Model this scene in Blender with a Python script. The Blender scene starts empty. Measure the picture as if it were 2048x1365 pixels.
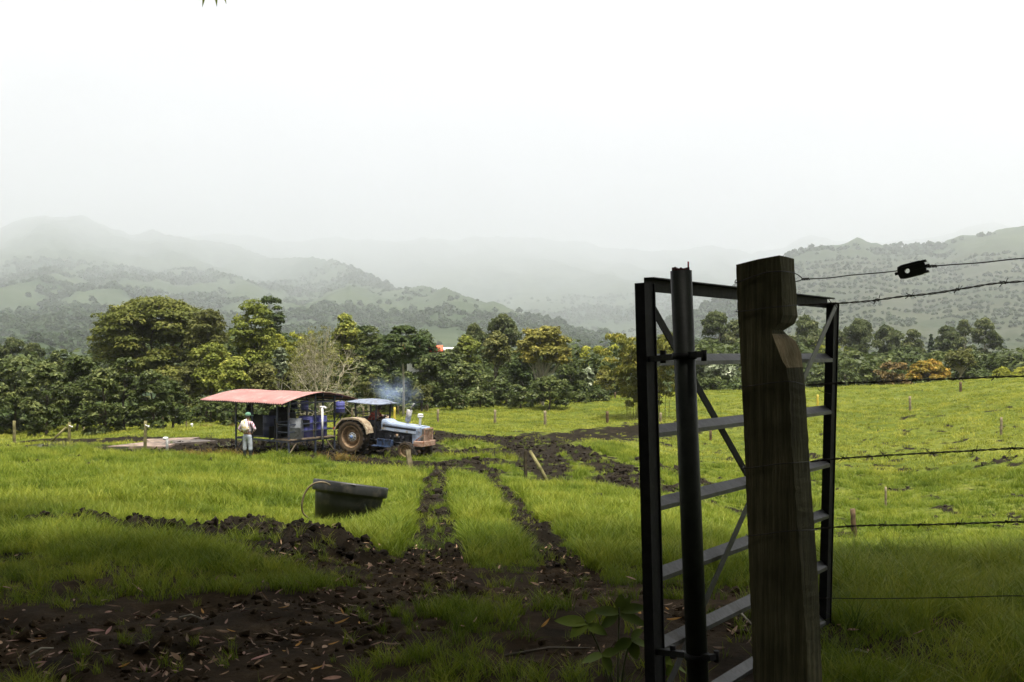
import bpy, bmesh, math, random
import numpy as np
from mathutils import Vector, Matrix

SC = bpy.context.scene
COL = SC.collection
PI = math.pi

# ------------------------------------------------------------------ camera
EYE = 1.6
FPX = 1991.0          # focal length in pixels of the 2048 wide photograph
HOR = 690.0           # its horizon row
cam_d = bpy.data.cameras.new('camera')
cam = bpy.data.objects.new('camera', cam_d)
COL.objects.link(cam)
cam_d.sensor_width = 36.0
cam_d.lens = 36.0 * FPX / 2048.0
cam_d.clip_start = 0.05
cam_d.clip_end = 40000
cam.location = (0, 0, EYE)
cam.rotation_euler = (PI / 2 + math.atan((HOR - 682.5) / FPX), 0, 0)
SC.camera = cam

# ------------------------------------------------------------------ sky, sun, exposure
SUN_EL, SUN_AZ = math.radians(73), math.radians(150)   # azimuth clockwise from +Y (view direction)
world = bpy.data.worlds.new('World')
SC.world = world
world.use_nodes = True
wn, wl = world.node_tree.nodes, world.node_tree.links
wn.clear()
w_out = wn.new('ShaderNodeOutputWorld')
w_bg = wn.new('ShaderNodeBackground')
w_bg.inputs['Strength'].default_value = 0.1
w_sky = wn.new('ShaderNodeTexSky')
w_sky.sky_type = 'NISHITA'
w_sky.sun_disc = False
w_sky.sun_elevation = SUN_EL
w_sky.sun_rotation = SUN_AZ
w_tc = wn.new('ShaderNodeTexCoord')
w_sep = wn.new('ShaderNodeSeparateXYZ')
wl.new(w_tc.outputs['Generated'], w_sep.inputs[0])
# overcast cloud deck: three times brighter overhead than at the horizon
w_ramp = wn.new('ShaderNodeMapRange')
w_ramp.inputs['From Min'].default_value = 0.0
w_ramp.inputs['From Max'].default_value = 1.0
w_ramp.inputs['To Min'].default_value = 3.0
w_ramp.inputs['To Max'].default_value = 7.0
wl.new(w_sep.outputs['Z'], w_ramp.inputs['Value'])
w_map = wn.new('ShaderNodeMapping')
w_map.inputs['Scale'].default_value = (1.6, 1.6, 4.0)
wl.new(w_tc.outputs['Generated'], w_map.inputs['Vector'])
w_noise = wn.new('ShaderNodeTexNoise')
w_noise.inputs['Scale'].default_value = 1.7
w_noise.inputs['Detail'].default_value = 5.0
w_noise.inputs['Roughness'].default_value = 0.5
wl.new(w_map.outputs[0], w_noise.inputs['Vector'])
w_nr = wn.new('ShaderNodeMapRange')
w_nr.inputs['From Min'].default_value = 0.3
w_nr.inputs['From Max'].default_value = 0.7
w_nr.inputs['To Min'].default_value = 0.82
w_nr.inputs['To Max'].default_value = 1.15
wl.new(w_noise.outputs['Fac'], w_nr.inputs['Value'])
w_mul = wn.new('ShaderNodeMath'); w_mul.operation = 'MULTIPLY'
wl.new(w_ramp.outputs[0], w_mul.inputs[0]); wl.new(w_nr.outputs[0], w_mul.inputs[1])
w_col = wn.new('ShaderNodeVectorMath'); w_col.operation = 'SCALE'
w_col.inputs[0].default_value = (1.0, 0.985, 0.985)
wl.new(w_mul.outputs[0], w_col.inputs['Scale'])
w_mix = wn.new('ShaderNodeMix'); w_mix.data_type = 'RGBA'
w_mix.inputs['Factor'].default_value = 0.95
wl.new(w_sky.outputs[0], w_mix.inputs['A'])
wl.new(w_col.outputs[0], w_mix.inputs['B'])
wl.new(w_mix.outputs['Result'], w_bg.inputs['Color'])
wl.new(w_bg.outputs[0], w_out.inputs['Surface'])

sun_d = bpy.data.lights.new('sun', 'SUN')
sun_d.energy = 5.0
sun_d.angle = math.radians(8)
sun_d.color = (1.0, 0.95, 0.86)
sun = bpy.data.objects.new('sun', sun_d)
COL.objects.link(sun)
_sd = Vector((math.sin(SUN_AZ) * math.cos(SUN_EL), math.cos(SUN_AZ) * math.cos(SUN_EL), math.sin(SUN_EL)))
sun.rotation_euler = _sd.to_track_quat('Z', 'Y').to_euler()

vs = SC.view_settings
vs.view_transform = 'Standard'; vs.look = 'None'; vs.gamma = 1.0; vs.exposure = 1.15
vs.use_curve_mapping = False
cy = SC.cycles
cy.max_bounces = 6; cy.diffuse_bounces = 3; cy.glossy_bounces = 2; cy.transmission_bounces = 3
cy.volume_bounces = 3; cy.transparent_max_bounces = 8
cy.use_denoising = True
cy.volume_step_rate = 1.0
cy.volume_max_steps = 128
cy.sample_clamp_indirect = 6.0

# ------------------------------------------------------------------ helpers
def P(px, py, Y):
    """point at depth Y behind a pixel of the 2048 wide photograph"""
    return Vector(((px - 1024.0) / FPX * Y, Y, EYE - (py - HOR) / FPX * Y))

def tag(o, label=None, cat=None, group=None, kind=None):
    if label: o['label'] = label
    if cat: o['category'] = cat
    if group: o['group'] = group
    if kind: o['kind'] = kind
    return o

def empty(name, loc, label, cat, group=None, rz=0.0):
    o = bpy.data.objects.new(name, None)
    o.empty_display_size = 0.2
    o.location = loc; o.rotation_euler = (0, 0, rz)
    COL.objects.link(o)
    return tag(o, label, cat, group)

def mesh_np(name, V, F, k, mat=None, smooth=False, attrs=None):
    """fast mesh from numpy: V (n,3), F (m,k)"""
    me = bpy.data.meshes.new(name)
    V = np.ascontiguousarray(V, dtype=np.float32); F = np.ascontiguousarray(F, dtype=np.int32)
    me.vertices.add(len(V)); me.vertices.foreach_set('co', V.ravel())
    m = len(F)
    me.loops.add(m * k); me.loops.foreach_set('vertex_index', F.ravel())
    me.polygons.add(m)
    me.polygons.foreach_set('loop_start', np.arange(0, m * k, k, dtype=np.int32))
    if smooth:
        me.polygons.foreach_set('use_smooth', np.ones(m, dtype=bool))
    for an, (dom, arr) in (attrs or {}).items():
        a = me.attributes.new(an, 'FLOAT', dom)
        a.data.foreach_set('value', np.ascontiguousarray(arr, dtype=np.float32))
    me.update(calc_edges=True)
    me.validate()
    if mat: me.materials.append(mat)
    return me

def link(name, me, parent=None, loc=None):
    o = bpy.data.objects.new(name, me)
    COL.objects.link(o)
    if parent: o.parent = parent
    if loc is not None: o.location = loc
    return o

class MB:
    """collects shapes into ONE mesh"""
    def __init__(self):
        self.v = []; self.f = []; self.sm = []
    def add(self, vs, fs, smooth=False):
        b = len(self.v)
        self.v += [tuple(p) for p in vs]
        for f in fs:
            self.f.append(tuple(b + i for i in f)); self.sm.append(smooth)
        return self
    def box(self, x0, x1, y0, y1, z0, z1, M=None, bev=0.0):
        if bev <= 0:
            p = [Vector((x, y, z)) for z in (z0, z1) for x, y in ((x0, y0), (x1, y0), (x1, y1), (x0, y1))]
            if M is not None: p = [M @ q for q in p]
            return self.add(p, [(3, 2, 1, 0), (4, 5, 6, 7), (0, 1, 5, 4), (1, 2, 6, 5), (2, 3, 7, 6), (3, 0, 4, 7)])
        bm = bmesh.new()
        bmesh.ops.create_cube(bm, size=1)
        for v in bm.verts:
            v.co = Vector(((x0 + x1) / 2 + v.co.x * (x1 - x0), (y0 + y1) / 2 + v.co.y * (y1 - y0), (z0 + z1) / 2 + v.co.z * (z1 - z0)))
        bmesh.ops.bevel(bm, geom=bm.edges[:], offset=bev, segments=2, profile=0.6, affect='EDGES')
        return self.bm(bm, M)
    def bm(self, bm, M=None, smooth=False):
        bm.verts.ensure_lookup_table(); bm.verts.index_update()
        vs = [(M @ v.co) if M is not None else v.co.copy() for v in bm.verts]
        fs = [tuple(v.index for v in f.verts) for f in bm.faces]
        bm.free()
        return self.add(vs, fs, smooth)
    def bar(self, a, b, w, h, up=(0, 0, 1), w2=None, h2=None):
        """rectangular bar from a to b, w across, h along up"""
        a = Vector(a); b = Vector(b)
        d = (b - a).normalized(); u = Vector(up)
        s = d.cross(u)
        if s.length < 1e-4: s = d.cross(Vector((1, 0, 0)))
        s.normalize(); u = s.cross(d).normalized()
        w2 = w if w2 is None else w2; h2 = h if h2 is None else h2
        p = []
        for c, ww, hh in ((a, w, h), (b, w2, h2)):
            p += [c - s * ww / 2 - u * hh / 2, c + s * ww / 2 - u * hh / 2, c + s * ww / 2 + u * hh / 2, c - s * ww / 2 + u * hh / 2]
        return self.add(p, [(0, 1, 2, 3), (7, 6, 5, 4), (0, 4, 5, 1), (1, 5, 6, 2), (2, 6, 7, 3), (3, 7, 4, 0)])
    def tube(self, pts, rad, seg=8, cap=True, smooth=True):
        pts = [Vector(p) for p in pts]
        n = len(pts)
        if not hasattr(rad, '__len__'): rad = [rad] * n
        vs = []; fs = []
        prev = None
        for i, p in enumerate(pts):
            d = (pts[min(i + 1, n - 1)] - pts[max(i - 1, 0)])
            if d.length < 1e-9: d = Vector((0, 0, 1))
            d.normalize()
            if prev is None:
                s = d.cross(Vector((0, 0, 1)))
                if s.length < 1e-3: s = d.cross(Vector((0, 1, 0)))
            else:
                s = prev - d * prev.dot(d)
                if s.length < 1e-6: s = d.cross(Vector((0, 1, 0.3)))
            s.normalize(); prev = s
            t = d.cross(s)
            for k in range(seg):
                a = 2 * PI * k / seg
                vs.append(p + (s * math.cos(a) + t * math.sin(a)) * rad[i])
        for i in range(n - 1):
            for k in range(seg):
                k2 = (k + 1) % seg
                fs.append((i * seg + k, (i + 1) * seg + k, (i + 1) * seg + k2, i * seg + k2))
        self.add(vs, fs, smooth)
        if cap:
            b = len(self.v) - len(vs)
            self.f.append(tuple(b + k for k in range(seg))); self.sm.append(False)
            self.f.append(tuple(b + (n - 1) * seg + k for k in reversed(range(seg)))); self.sm.append(False)
        return self
    def lathe(self, prof, seg=24, M=None, smooth=True, a0=0.0, a1=2 * PI):
        """profile of (r, z) turned about local Z"""
        full = abs(a1 - a0 - 2 * PI) < 1e-6
        ns = seg if full else seg + 1
        vs = []; fs = []
        for r, z in prof:
            for k in range(ns):
                a = a0 + (a1 - a0) * k / seg
                q = Vector((r * math.cos(a), r * math.sin(a), z))
                vs.append(M @ q if M is not None else q)
        for i in range(len(prof) - 1):
            for k in range(seg):
                k2 = (k + 1) % ns
                fs.append((i * ns + k, i * ns + k2, (i + 1) * ns + k2, (i + 1) * ns + k))
        return self.add(vs, fs, smooth)
    def extrude(self, poly, h, M=None):
        """polygon of (x, z) extruded along local Y from -h/2 to h/2"""
        n = len(poly)
        vs = [Vector((x, -h / 2, z)) for x, z in poly] + [Vector((x, h / 2, z)) for x, z in poly]
        if M is not None: vs = [M @ q for q in vs]
        fs = [tuple(range(n)), tuple(reversed(range(n, 2 * n)))]
        for i in range(n):
            j = (i + 1) % n
            fs.append((i, i + n, j + n, j))
        return self.add(vs, fs)
    def build(self, name, mat, parent=None, loc=None, fix=True):
        me = bpy.data.meshes.new(name)
        me.from_pydata(self.v, [], self.f)
        me.polygons.foreach_set('use_smooth', self.sm)
        if fix:
            bm = bmesh.new(); bm.from_mesh(me)
            bmesh.ops.recalc_face_normals(bm, faces=bm.faces[:])
            bm.to_mesh(me); bm.free()
        me.update()
        if mat: me.materials.append(mat)
        return link(name, me, parent, loc)

# ------------------------------------------------------------------ noise (numpy)
def _hash(ix, iy, s):
    h = (ix.astype(np.int64) * 374761393 + iy.astype(np.int64) * 668265263 + s * 974634777) & 0x7fffffff
    h = ((h ^ (h >> 13)) * 1274126177) & 0x7fffffff
    h = h ^ (h >> 16)
    return (h & 0xffff) / 65535.0
def vnoise(x, y, s=0):
    x = np.asarray(x, dtype=np.float64); y = np.asarray(y, dtype=np.float64)
    ix = np.floor(x); iy = np.floor(y)
    fx = x - ix; fy = y - iy
    ix = ix.astype(np.int64); iy = iy.astype(np.int64)
    fx = fx * fx * (3 - 2 * fx); fy = fy * fy * (3 - 2 * fy)
    a = _hash(ix, iy, s); b = _hash(ix + 1, iy, s); c = _hash(ix, iy + 1, s); d = _hash(ix + 1, iy + 1, s)
    return (a * (1 - fx) + b * fx) * (1 - fy) + (c * (1 - fx) + d * fx) * fy
def fbm(x, y, s=0, o=4, g=0.5):
    t = 0; a = 1; n = 0
    ca, sa = math.cos(0.6), math.sin(0.6)
    for k in range(o):
        t = t + a * vnoise(x, y, s + 17 * k); n += a
        a *= g
        x, y = (x * ca - y * sa) * 2.03, (x * sa + y * ca) * 2.03
    return t / n
def sstep(a, b, x):
    t = np.clip((x - a) / (b - a), 0, 1)
    return t * t * (3 - 2 * t)

# ------------------------------------------------------------------ materials
def new_mat(name):
    m = bpy.data.materials.new(name); m.use_nodes = True
    n = m.node_tree.nodes; l = m.node_tree.links
    return m, n, l, n['Principled BSDF']

def mat(name, c1, c2=None, rough=0.7, scale=8.0, metallic=0.0, bump=0.0, bscale=None, stretch=(1, 1, 1), spec=0.4,
        dirt=None, dirt_amt=0.5, dirt_scale=3.0):
    """colour varies c1..c2 by noise, optional dirt of its own shape, fine bump"""
    m, n, l, b = new_mat(name)
    b.inputs['Roughness'].default_value = rough
    b.inputs['Metallic'].default_value = metallic
    b.inputs['Specular IOR Level'].default_value = spec
    tc = n.new('ShaderNodeTexCoord'); mp = n.new('ShaderNodeMapping')
    mp.inputs['Scale'].default_value = stretch
    l.new(tc.outputs['Object'], mp.inputs[0])
    nz = n.new('ShaderNodeTexNoise'); nz.inputs['Scale'].default_value = scale; nz.inputs['Detail'].default_value = 6
    nz.inputs['Roughness'].default_value = 0.62
    l.new(mp.outputs[0], nz.inputs['Vector'])
    cr = n.new('ShaderNodeValToRGB')
    cr.color_ramp.elements[0].position = 0.32; cr.color_ramp.elements[1].position = 0.68
    cr.color_ramp.elements[0].color = (*c1, 1); cr.color_ramp.elements[1].color = (*(c2 or c1), 1)
    l.new(nz.outputs['Fac'], cr.inputs[0])
    src = cr.outputs[0]
    if dirt:
        n2 = n.new('ShaderNodeTexNoise'); n2.inputs['Scale'].default_value = dirt_scale; n2.inputs['Detail'].default_value = 8
        n2.inputs['Roughness'].default_value = 0.7
        l.new(tc.outputs['Object'], n2.inputs['Vector'])
        r2 = n.new('ShaderNodeMapRange')
        r2.inputs['From Min'].default_value = 0.62 - 0.3 * dirt_amt; r2.inputs['From Max'].default_value = 0.72 - 0.2 * dirt_amt
        l.new(n2.outputs['Fac'], r2.inputs['Value'])
        mx = n.new('ShaderNodeMix'); mx.data_type = 'RGBA'
        l.new(r2.outputs[0], mx.inputs['Factor']); l.new(src, mx.inputs['A']); mx.inputs['B'].default_value = (*dirt, 1)
        src = mx.outputs['Result']
    l.new(src, b.inputs['Base Color'])
    if bump > 0:
        bn = n.new('ShaderNodeTexNoise'); bn.inputs['Scale'].default_value = bscale or scale * 3; bn.inputs['Detail'].default_value = 5
        l.new(mp.outputs[0], bn.inputs['Vector'])
        bp = n.new('ShaderNodeBump'); bp.inputs['Strength'].default_value = bump; bp.inputs['Distance'].default_value = 0.02
        l.new(bn.outputs['Fac'], bp.inputs['Height']); l.new(bp.outputs[0], b.inputs['Normal'])
    return m

def leaf_mat(name, dark, light, trans=0.3, rough=0.55, third=None, k=1.55):
    """leaf colours picked leaf by leaf from the face attribute tint, a little per tree"""
    dark = tuple(c * k for c in dark); light = tuple(c * k for c in light)
    third = tuple(c * k for c in third) if third else None
    m, n, l, b = new_mat(name)
    at = n.new('ShaderNodeAttribute'); at.attribute_name = 'tint'
    oi = n.new('ShaderNodeObjectInfo')
    ad = n.new('ShaderNodeMath'); ad.operation = 'MULTIPLY_ADD'
    l.new(oi.outputs['Random'], ad.inputs[0]); ad.inputs[1].default_value = 0.25
    l.new(at.outputs['Fac'], ad.inputs[2])
    cr = n.new('ShaderNodeValToRGB')
    cr.color_ramp.elements[0].position = 0.1; cr.color_ramp.elements[0].color = (*dark, 1)
    cr.color_ramp.elements[1].position = 0.95; cr.color_ramp.elements[1].color = (*light, 1)
    if third:
        e = cr.color_ramp.elements.new(0.8); e.color = (*third, 1)
    l.new(ad.outputs[0], cr.inputs[0])
    l.new(cr.outputs[0], b.inputs['Base Color'])
    b.inputs['Roughness'].default_value = rough
    b.inputs['Specular IOR Level'].default_value = 0.12
    tr = n.new('ShaderNodeBsdfTranslucent'); l.new(cr.outputs[0], tr.inputs['Color'])
    mx = n.new('ShaderNodeMixShader'); mx.inputs[0].default_value = trans
    l.new(b.outputs[0], mx.inputs[1]); l.new(tr.outputs[0], mx.inputs[2])
    l.new(mx.outputs[0], n['Material Output'].inputs['Surface'])
    return m
def _pxt(px): return math.atan((px - 1024) / FPX)
# ------------------------------------------------------------------ the ground: one sheet from the camera to the horizon
_ctrl = [  # pixel column, row, depth: where the ground shows in the photograph
    (300, 1180, 7), (300, 1100, 9.6), (300, 1040, 14), (300, 960, 24), (300, 920, 36), (300, 897, 42), (300, 868, 54),
    (0, 1330, 5), (0, 1180, 7), (0, 1060, 12.5), (0, 960, 24), (0, 900, 40), (0, 884, 52), (400, 848, 68),
    (-150, 890, 52), (-150, 1000, 18), (150, 873, 58),
    (650, 1180, 7), (695, 1040, 15.4), (500, 922, 37.5), (600, 905, 40), (700, 908, 39.6), (820, 921, 38.2), (650, 850, 66),
    (860, 1150, 8), (870, 1000, 18), (900, 940, 33), (930, 870, 49), (900, 818, 82), (820, 940, 33),
    (1050, 953, 33), (1200, 1000, 22), (1200, 1110, 10.5), (1200, 900, 44), (1215, 852, 66), (1200, 802, 88), (1000, 850, 68),
    (1700, 1130, 10.0), (1710, 1071, 28), (1850, 1030, 32), (1773, 1013, 36), (2002, 872, 50), (1820, 820, 70), (1420, 885, 60),
    (1420, 1000, 30), (1800, 940, 46), (2048, 756, 98), (1700, 775, 102), (1450, 785, 102), (1400, 1110, 10.5), (2048, 1140, 9.6),
    (2048, 1210, 7.6), (1900, 1300, 5.4), (2200, 870, 50), (2200, 756, 98), (2250, 1000, 34), (2200, 1130, 9.6),
    (1290, 836, 70), (1550, 860, 62), (1600, 960, 42)]
_cp = [P(*c) for c in _ctrl]
_cx = [p.x for p in _cp]; _cyy = [p.y for p in _cp]; _cz = [p.z for p in _cp]
for th in (-40, -20, 0, 15, 28, 40):
    for r in (2.0, 3.5, 4.8):
        _cx.append(r * math.sin(math.radians(th))); _cyy.append(r * math.cos(math.radians(th))); _cz.append(0.0)
for th in (-34, -20, -8, 4, 16, 28, 36):
    for r, z in ((170, -8), (260, -13)):
        _cx.append(r * math.sin(math.radians(th))); _cyy.append(r * math.cos(math.radians(th))); _cz.append(z)
_cx = np.array(_cx); _cyy = np.array(_cyy); _cz = np.array(_cz)
def _warp(x, y):
    r = np.hypot(x, y); th = np.arctan2(x, y)
    return np.clip(th, -0.8, 0.8) * 3.0, np.log(np.clip(r, 1.5, 300))
_wx, _wy = _warp(_cx, _cyy)
def _U(d2): return 0.5 * d2 * np.log(d2 + 1e-9)
_n = len(_wx)
_K = _U((_wx[:, None] - _wx[None]) ** 2 + (_wy[:, None] - _wy[None]) ** 2) + 0.004 * np.eye(_n)
_Pm = np.stack([np.ones(_n), _wx, _wy], 1)
_A = np.zeros((_n + 3, _n + 3)); _A[:_n, :_n] = _K; _A[:_n, _n:] = _Pm; _A[_n:, :_n] = _Pm.T
_sol = np.linalg.solve(_A, np.concatenate([_cz, np.zeros(3)]))
def base_z(x, y):
    x = np.atleast_1d(np.asarray(x, float)); y = np.atleast_1d(np.asarray(y, float))
    wx, wy = _warp(x, y)
    z = _sol[_n] + _sol[_n + 1] * wx + _sol[_n + 2] * wy
    for i in range(_n):
        z = z + _sol[i] * _U((wx - _wx[i]) ** 2 + (wy - _wy[i]) ** 2)
    r = np.hypot(x, y); th = np.abs(np.arctan2(x, y))
    back = sstep(0.75, 1.3, th)
    z = z * (1 - back) + back * (-0.02 * np.clip(r - 5, 0, 300))
    return np.where(r < 2, z * (r / 2), z)
def hit(px, py, zoff=0.0):
    """where the ray through a pixel meets the ground"""
    Y = np.exp(np.linspace(math.log(2.5), math.log(180), 1500))
    x = (px - 1024) / FPX * Y; z = EYE - (py - HOR) / FPX * Y
    g = base_z(x, Y) + zoff
    s = z - g
    k = np.where(s <= 0)[0]
    if len(k) == 0: i = len(Y) - 1
    else: i = k[0]
    return float(x[i]), float(Y[i])

# mud: tracks, churned ground and trodden paths; points in photograph pixels, radius in metres
_strokes = [
    # left wheel track and right wheel track
    ([(858, 1170), (866, 1110), (868, 1050), (866, 1000), (872, 960), (888, 930)], 0.27, 1),
    ([(1150, 1165), (1100, 1105), (1050, 1045), (1015, 990), (985, 950), (950, 925)], 0.23, .95),
    # shaded mud by the gate
    ([(-60, 1250), (120, 1265), (300, 1240), (470, 1225), (640, 1215), (800, 1190), (960, 1185), (1120, 1190), (1270, 1205)], 0.38, .85),
    ([(-60, 1330), (140, 1330), (330, 1320), (520, 1290), (660, 1260)], 0.5, 1),
    ([(1040, 1330), (1110, 1290), (1180, 1290)], 0.2, .75),
    ([(1320, 1215), (1420, 1235), (1480, 1250)], 0.3, .9),
    ([(1670, 1205), (1790, 1225), (1900, 1260), (1950, 1270)], 0.10, .9), ([(1660, 1295), (1750, 1310), (1810, 1320)], 0.12, .8),
    # dark bank of turned soil
    ([(-40, 1048), (110, 1056), (210, 1068), (330, 1082), (440, 1075), (520, 1060), (600, 1088), (690, 1112), (780, 1130), (860, 1140)], 0.30, 1),
    ([(255, 1036), (330, 1038), (390, 1034), (440, 1050), (520, 1062)], 0.2, 1),
    ([(470, 1090), (600, 1120), (720, 1145), (830, 1165)], 0.42, .7),
    # churned ground round the shed and the tractor
    ([(-40, 897), (120, 896), (250, 897), (400, 897), (520, 903), (620, 908), (700, 918), (790, 928), (880, 930), (960, 925)], 1.0, 1),
    ([(430, 888), (560, 893), (680, 893), (780, 905)], 2.4, 1), ([(60, 885), (240, 878), (420, 880)], 1.3, .85),
    ([(640, 915), (720, 921), (800, 931), (870, 935)], 1.0, 1),
    ([(740, 930), (850, 940), (960, 945)], .8, .95),
    # tracks running off up the field
    ([(880, 868), (960, 880), (1040, 884), (1120, 874), (1200, 868), (1290, 862)], 2.2, .62),
    ([(930, 905), (1010, 905), (1090, 900), (1140, 905)], 1.6, .7),
    ([(1050, 895), (1110, 925), (1100, 965), (1180, 972), (1260, 985), (1380, 1000)], 0.6, .75),
    ([(1120, 890), (1190, 920), (1240, 945), (1290, 975)], 1.0, .72), ([(1200, 960), (1300, 995), (1400, 1012), (1490, 1024)], 0.5, .85),
    ([(1290, 920), (1370, 950), (1420, 975)], 0.7, .6), ([(1000, 870), (1060, 930), (1090, 950)], 0.7, .6)]
_segs = []
for pts, rad, w in _strokes:
    q = [hit(*p) for p in pts]
    for a, b in zip(q[:-1], q[1:]): _segs.append((a, b, rad, w))
def mud(x, y):
    x = np.atleast_1d(np.asarray(x, float)); y = np.atleast_1d(np.asarray(y, float))
    m = np.zeros_like(x)
    wob = 0.62 + 0.9 * (fbm(x * 1.7, y * 1.7, 5, 4) - 0.5) * 2 * 0.8
    for (ax, ay), (bx, by), rad, w in _segs:
        dx, dy = bx - ax, by - ay
        t = np.clip(((x - ax) * dx + (y - ay) * dy) / (dx * dx + dy * dy + 1e-9), 0, 1)
        d = np.hypot(x - ax - t * dx, y - ay - t * dy) / rad
        m = np.maximum(m, w * np.clip(1.55 - d, 0, 1))
    m = m * np.clip(wob + 0.45, 0, 1.4)
    m = np.clip(m + (fbm(x * 3.1, y * 3.1, 15, 4, .65) - .5) * 1.1 * sstep(0.02, 0.3, m) * (1 - 0.6 * sstep(.7, 1, m)), 0, 1)
    # small bare hoof-trodden spots all over the meadow
    r = np.hypot(x, y)
    sp = fbm(x * 0.9 + 40, y * 0.9, 9, 3)
    m = np.maximum(m, sstep(0.70, 0.78, sp) * 0.8 * (r > 8) * (r < 60))
    m = np.maximum(m, sstep(0.63, 0.72, fbm(x * 1.6 + 11, y * 1.6, 19, 4, .6)) * .62 * (r > 13) * (r < 75) * sstep(2, 8, x))
    near = sstep(9.5, 5.5, r) * (y > 0)
    near = near * sstep(_pxt(1620), _pxt(1480), np.arctan2(x, y)) * (1 - .85 * sstep(_pxt(690), _pxt(760), np.arctan2(x, y)) * sstep(_pxt(1040), _pxt(960), np.arctan2(x, y)) * sstep(6.8, 6.2, r))
    m = np.maximum(m, near * sstep(0.42, 0.62, fbm(x * 0.8 + 7, y * 0.8 + 3, 12, 4)) * 0.95)
    m = m * (1 - .5 * sstep(9.5, 8, r) * sstep(.50, .62, fbm(x * 1.7 + 2, y * 1.7, 46, 4, .6)))
    return np.clip(m, 0, 1)
def relief(x, y, m):
    r = np.hypot(x, y)
    hum = (fbm(x * 0.45, y * 0.45, 3, 3) - 0.5) * 0.22 * sstep(5, 18, r) + (fbm(x * 1.9, y * 1.9, 4, 3) - 0.5) * 0.10
    far = sstep(25, 60, r)
    hum = hum + far * (fbm(x * 0.22, y * 0.5, 8, 3) - 0.5) * 0.55
    clod = (fbm(x * 5, y * 5, 6, 4, 0.62) - 0.5) * 0.26 + (fbm(x * 17, y * 17, 7, 3, .6) - 0.5) * 0.09
    clod = clod * (0.35 + 0.65 * sstep(6.5, 10, r))
    return hum + m * (clod - 0.05)
# the turned-soil bank stands up a little
_bank = [hit(*p) for p in [(-40, 1048), (110, 1056), (210, 1068), (330, 1082), (440, 1072), (520, 1058), (600, 1088), (690, 1112)]]
def bank(x, y):
    h = np.zeros_like(np.asarray(x, float))
    for (ax, ay), (bx, by) in zip(_bank[:-1], _bank[1:]):
        dx, dy = bx - ax, by - ay
        t = np.clip(((x - ax) * dx + (y - ay) * dy) / (dx * dx + dy * dy + 1e-9), 0, 1)
        d = np.hypot(x - ax - t * dx, y - ay - t * dy)
        h = np.maximum(h, np.exp(-(d / 0.33) ** 2))
    return h * 0.20 * (0.4 + 1.2 * fbm(x * 1.3, y * 1.3, 31, 3))
def gz(x, y):
    x = np.atleast_1d(np.asarray(x, float)); y = np.atleast_1d(np.asarray(y, float))
    m = mud(x, y)
    return base_z(x, y) + relief(x, y, m) + bank(x, y)
def gz1(x, y): return float(gz(x, y)[0])
def gp(px, py):
    """ground point under a pixel"""
    x, y = hit(px, py)
    return Vector((x, y, gz1(x, y)))

_th = np.concatenate([np.linspace(-PI, -0.66, 40, endpoint=False), np.linspace(-0.66, 0.66, 460), np.linspace(0.66, PI, 40)[1:]])
_r = np.concatenate([np.exp(np.linspace(math.log(0.4), math.log(3.5), 24, endpoint=False)),
                     np.exp(np.linspace(math.log(3.5), math.log(125), 450, endpoint=False)),
                     np.exp(np.linspace(math.log(125), math.log(18500), 52))])
TH, R = np.meshgrid(_th, _r)
GX = (R * np.sin(TH)).ravel(); GY = (R * np.cos(TH)).ravel()
GM = mud(GX, GY)
GM = GM * (np.hypot(GX, GY) < 130)
GMC = np.maximum(GM, .8 * sstep(15, 10, np.hypot(GX, GY)))
GZ = base_z(GX, GY) + relief(GX, GY, GM) + bank(GX, GY)
_rr = np.hypot(GX, GY)
GZ = np.where(_rr > 260, GZ * (1 - sstep(260, 700, _rr)) + (-50) * sstep(260, 700, _rr), GZ)
nt, nr = len(_th), len(_r)
ii, jj = np.meshgrid(np.arange(nt - 1), np.arange(nr - 1))
b0 = (jj * nt + ii).ravel()
GF = np.stack([b0, b0 + nt, b0 + nt + 1, b0 + 1], 1)

mg, n, l, b = new_mat('pasture_soil')
tc = n.new('ShaderNodeTexCoord')
at = n.new('ShaderNodeAttribute'); at.attribute_name = 'mud'
def _nz(scale, detail=5, rough=0.6, st=(1, 1, 1)):
    mp = n.new('ShaderNodeMapping'); mp.inputs['Scale'].default_value = st
    l.new(tc.outputs['Object'], mp.inputs[0])
    q = n.new('ShaderNodeTexNoise'); q.inputs['Scale'].default_value = scale; q.inputs['Detail'].default_value = detail
    q.inputs['Roughness'].default_value = rough
    l.new(mp.outputs[0], q.inputs['Vector']); return q
def _ramp(src, stops):
    cr = n.new('ShaderNodeValToRGB')
    while len(cr.color_ramp.elements) < len(stops): cr.color_ramp.elements.new(0.5)
    for e, (p, c) in zip(cr.color_ramp.elements, stops): e.position = p; e.color = (*c, 1)
    l.new(src, cr.inputs[0]); return cr
g1 = _ramp(_nz(0.16, 8, 0.65).outputs['Fac'], [(0.3, (0.055, 0.075, 0.012)), (0.5, (0.085, 0.105, 0.017)), (0.7, (0.13, 0.14, 0.03))])
g2 = _ramp(_nz(2.6, 8, 0.7).outputs['Fac'], [(0.34, (0.3, 0.34, 0.3)), (0.5, (0.95, 0.95, 0.9)), (0.68, (1.3, 1.2, 1.1))])
mxg = n.new('ShaderNodeMix'); mxg.data_type = 'RGBA'; mxg.blend_type = 'MULTIPLY'; mxg.inputs['Factor'].default_value = 0.8
l.new(g1.outputs[0], mxg.inputs['A']); l.new(g2.outputs[0], mxg.inputs['B'])
sn_ = _nz(3.0, 9, 0.7)
s2w = _ramp(sn_.outputs['Fac'], [(0.3, (0.006, 0.005, 0.0035)), (0.55, (0.015, 0.012, 0.0078)), (0.75, (0.038, 0.029, 0.019))])
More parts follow.
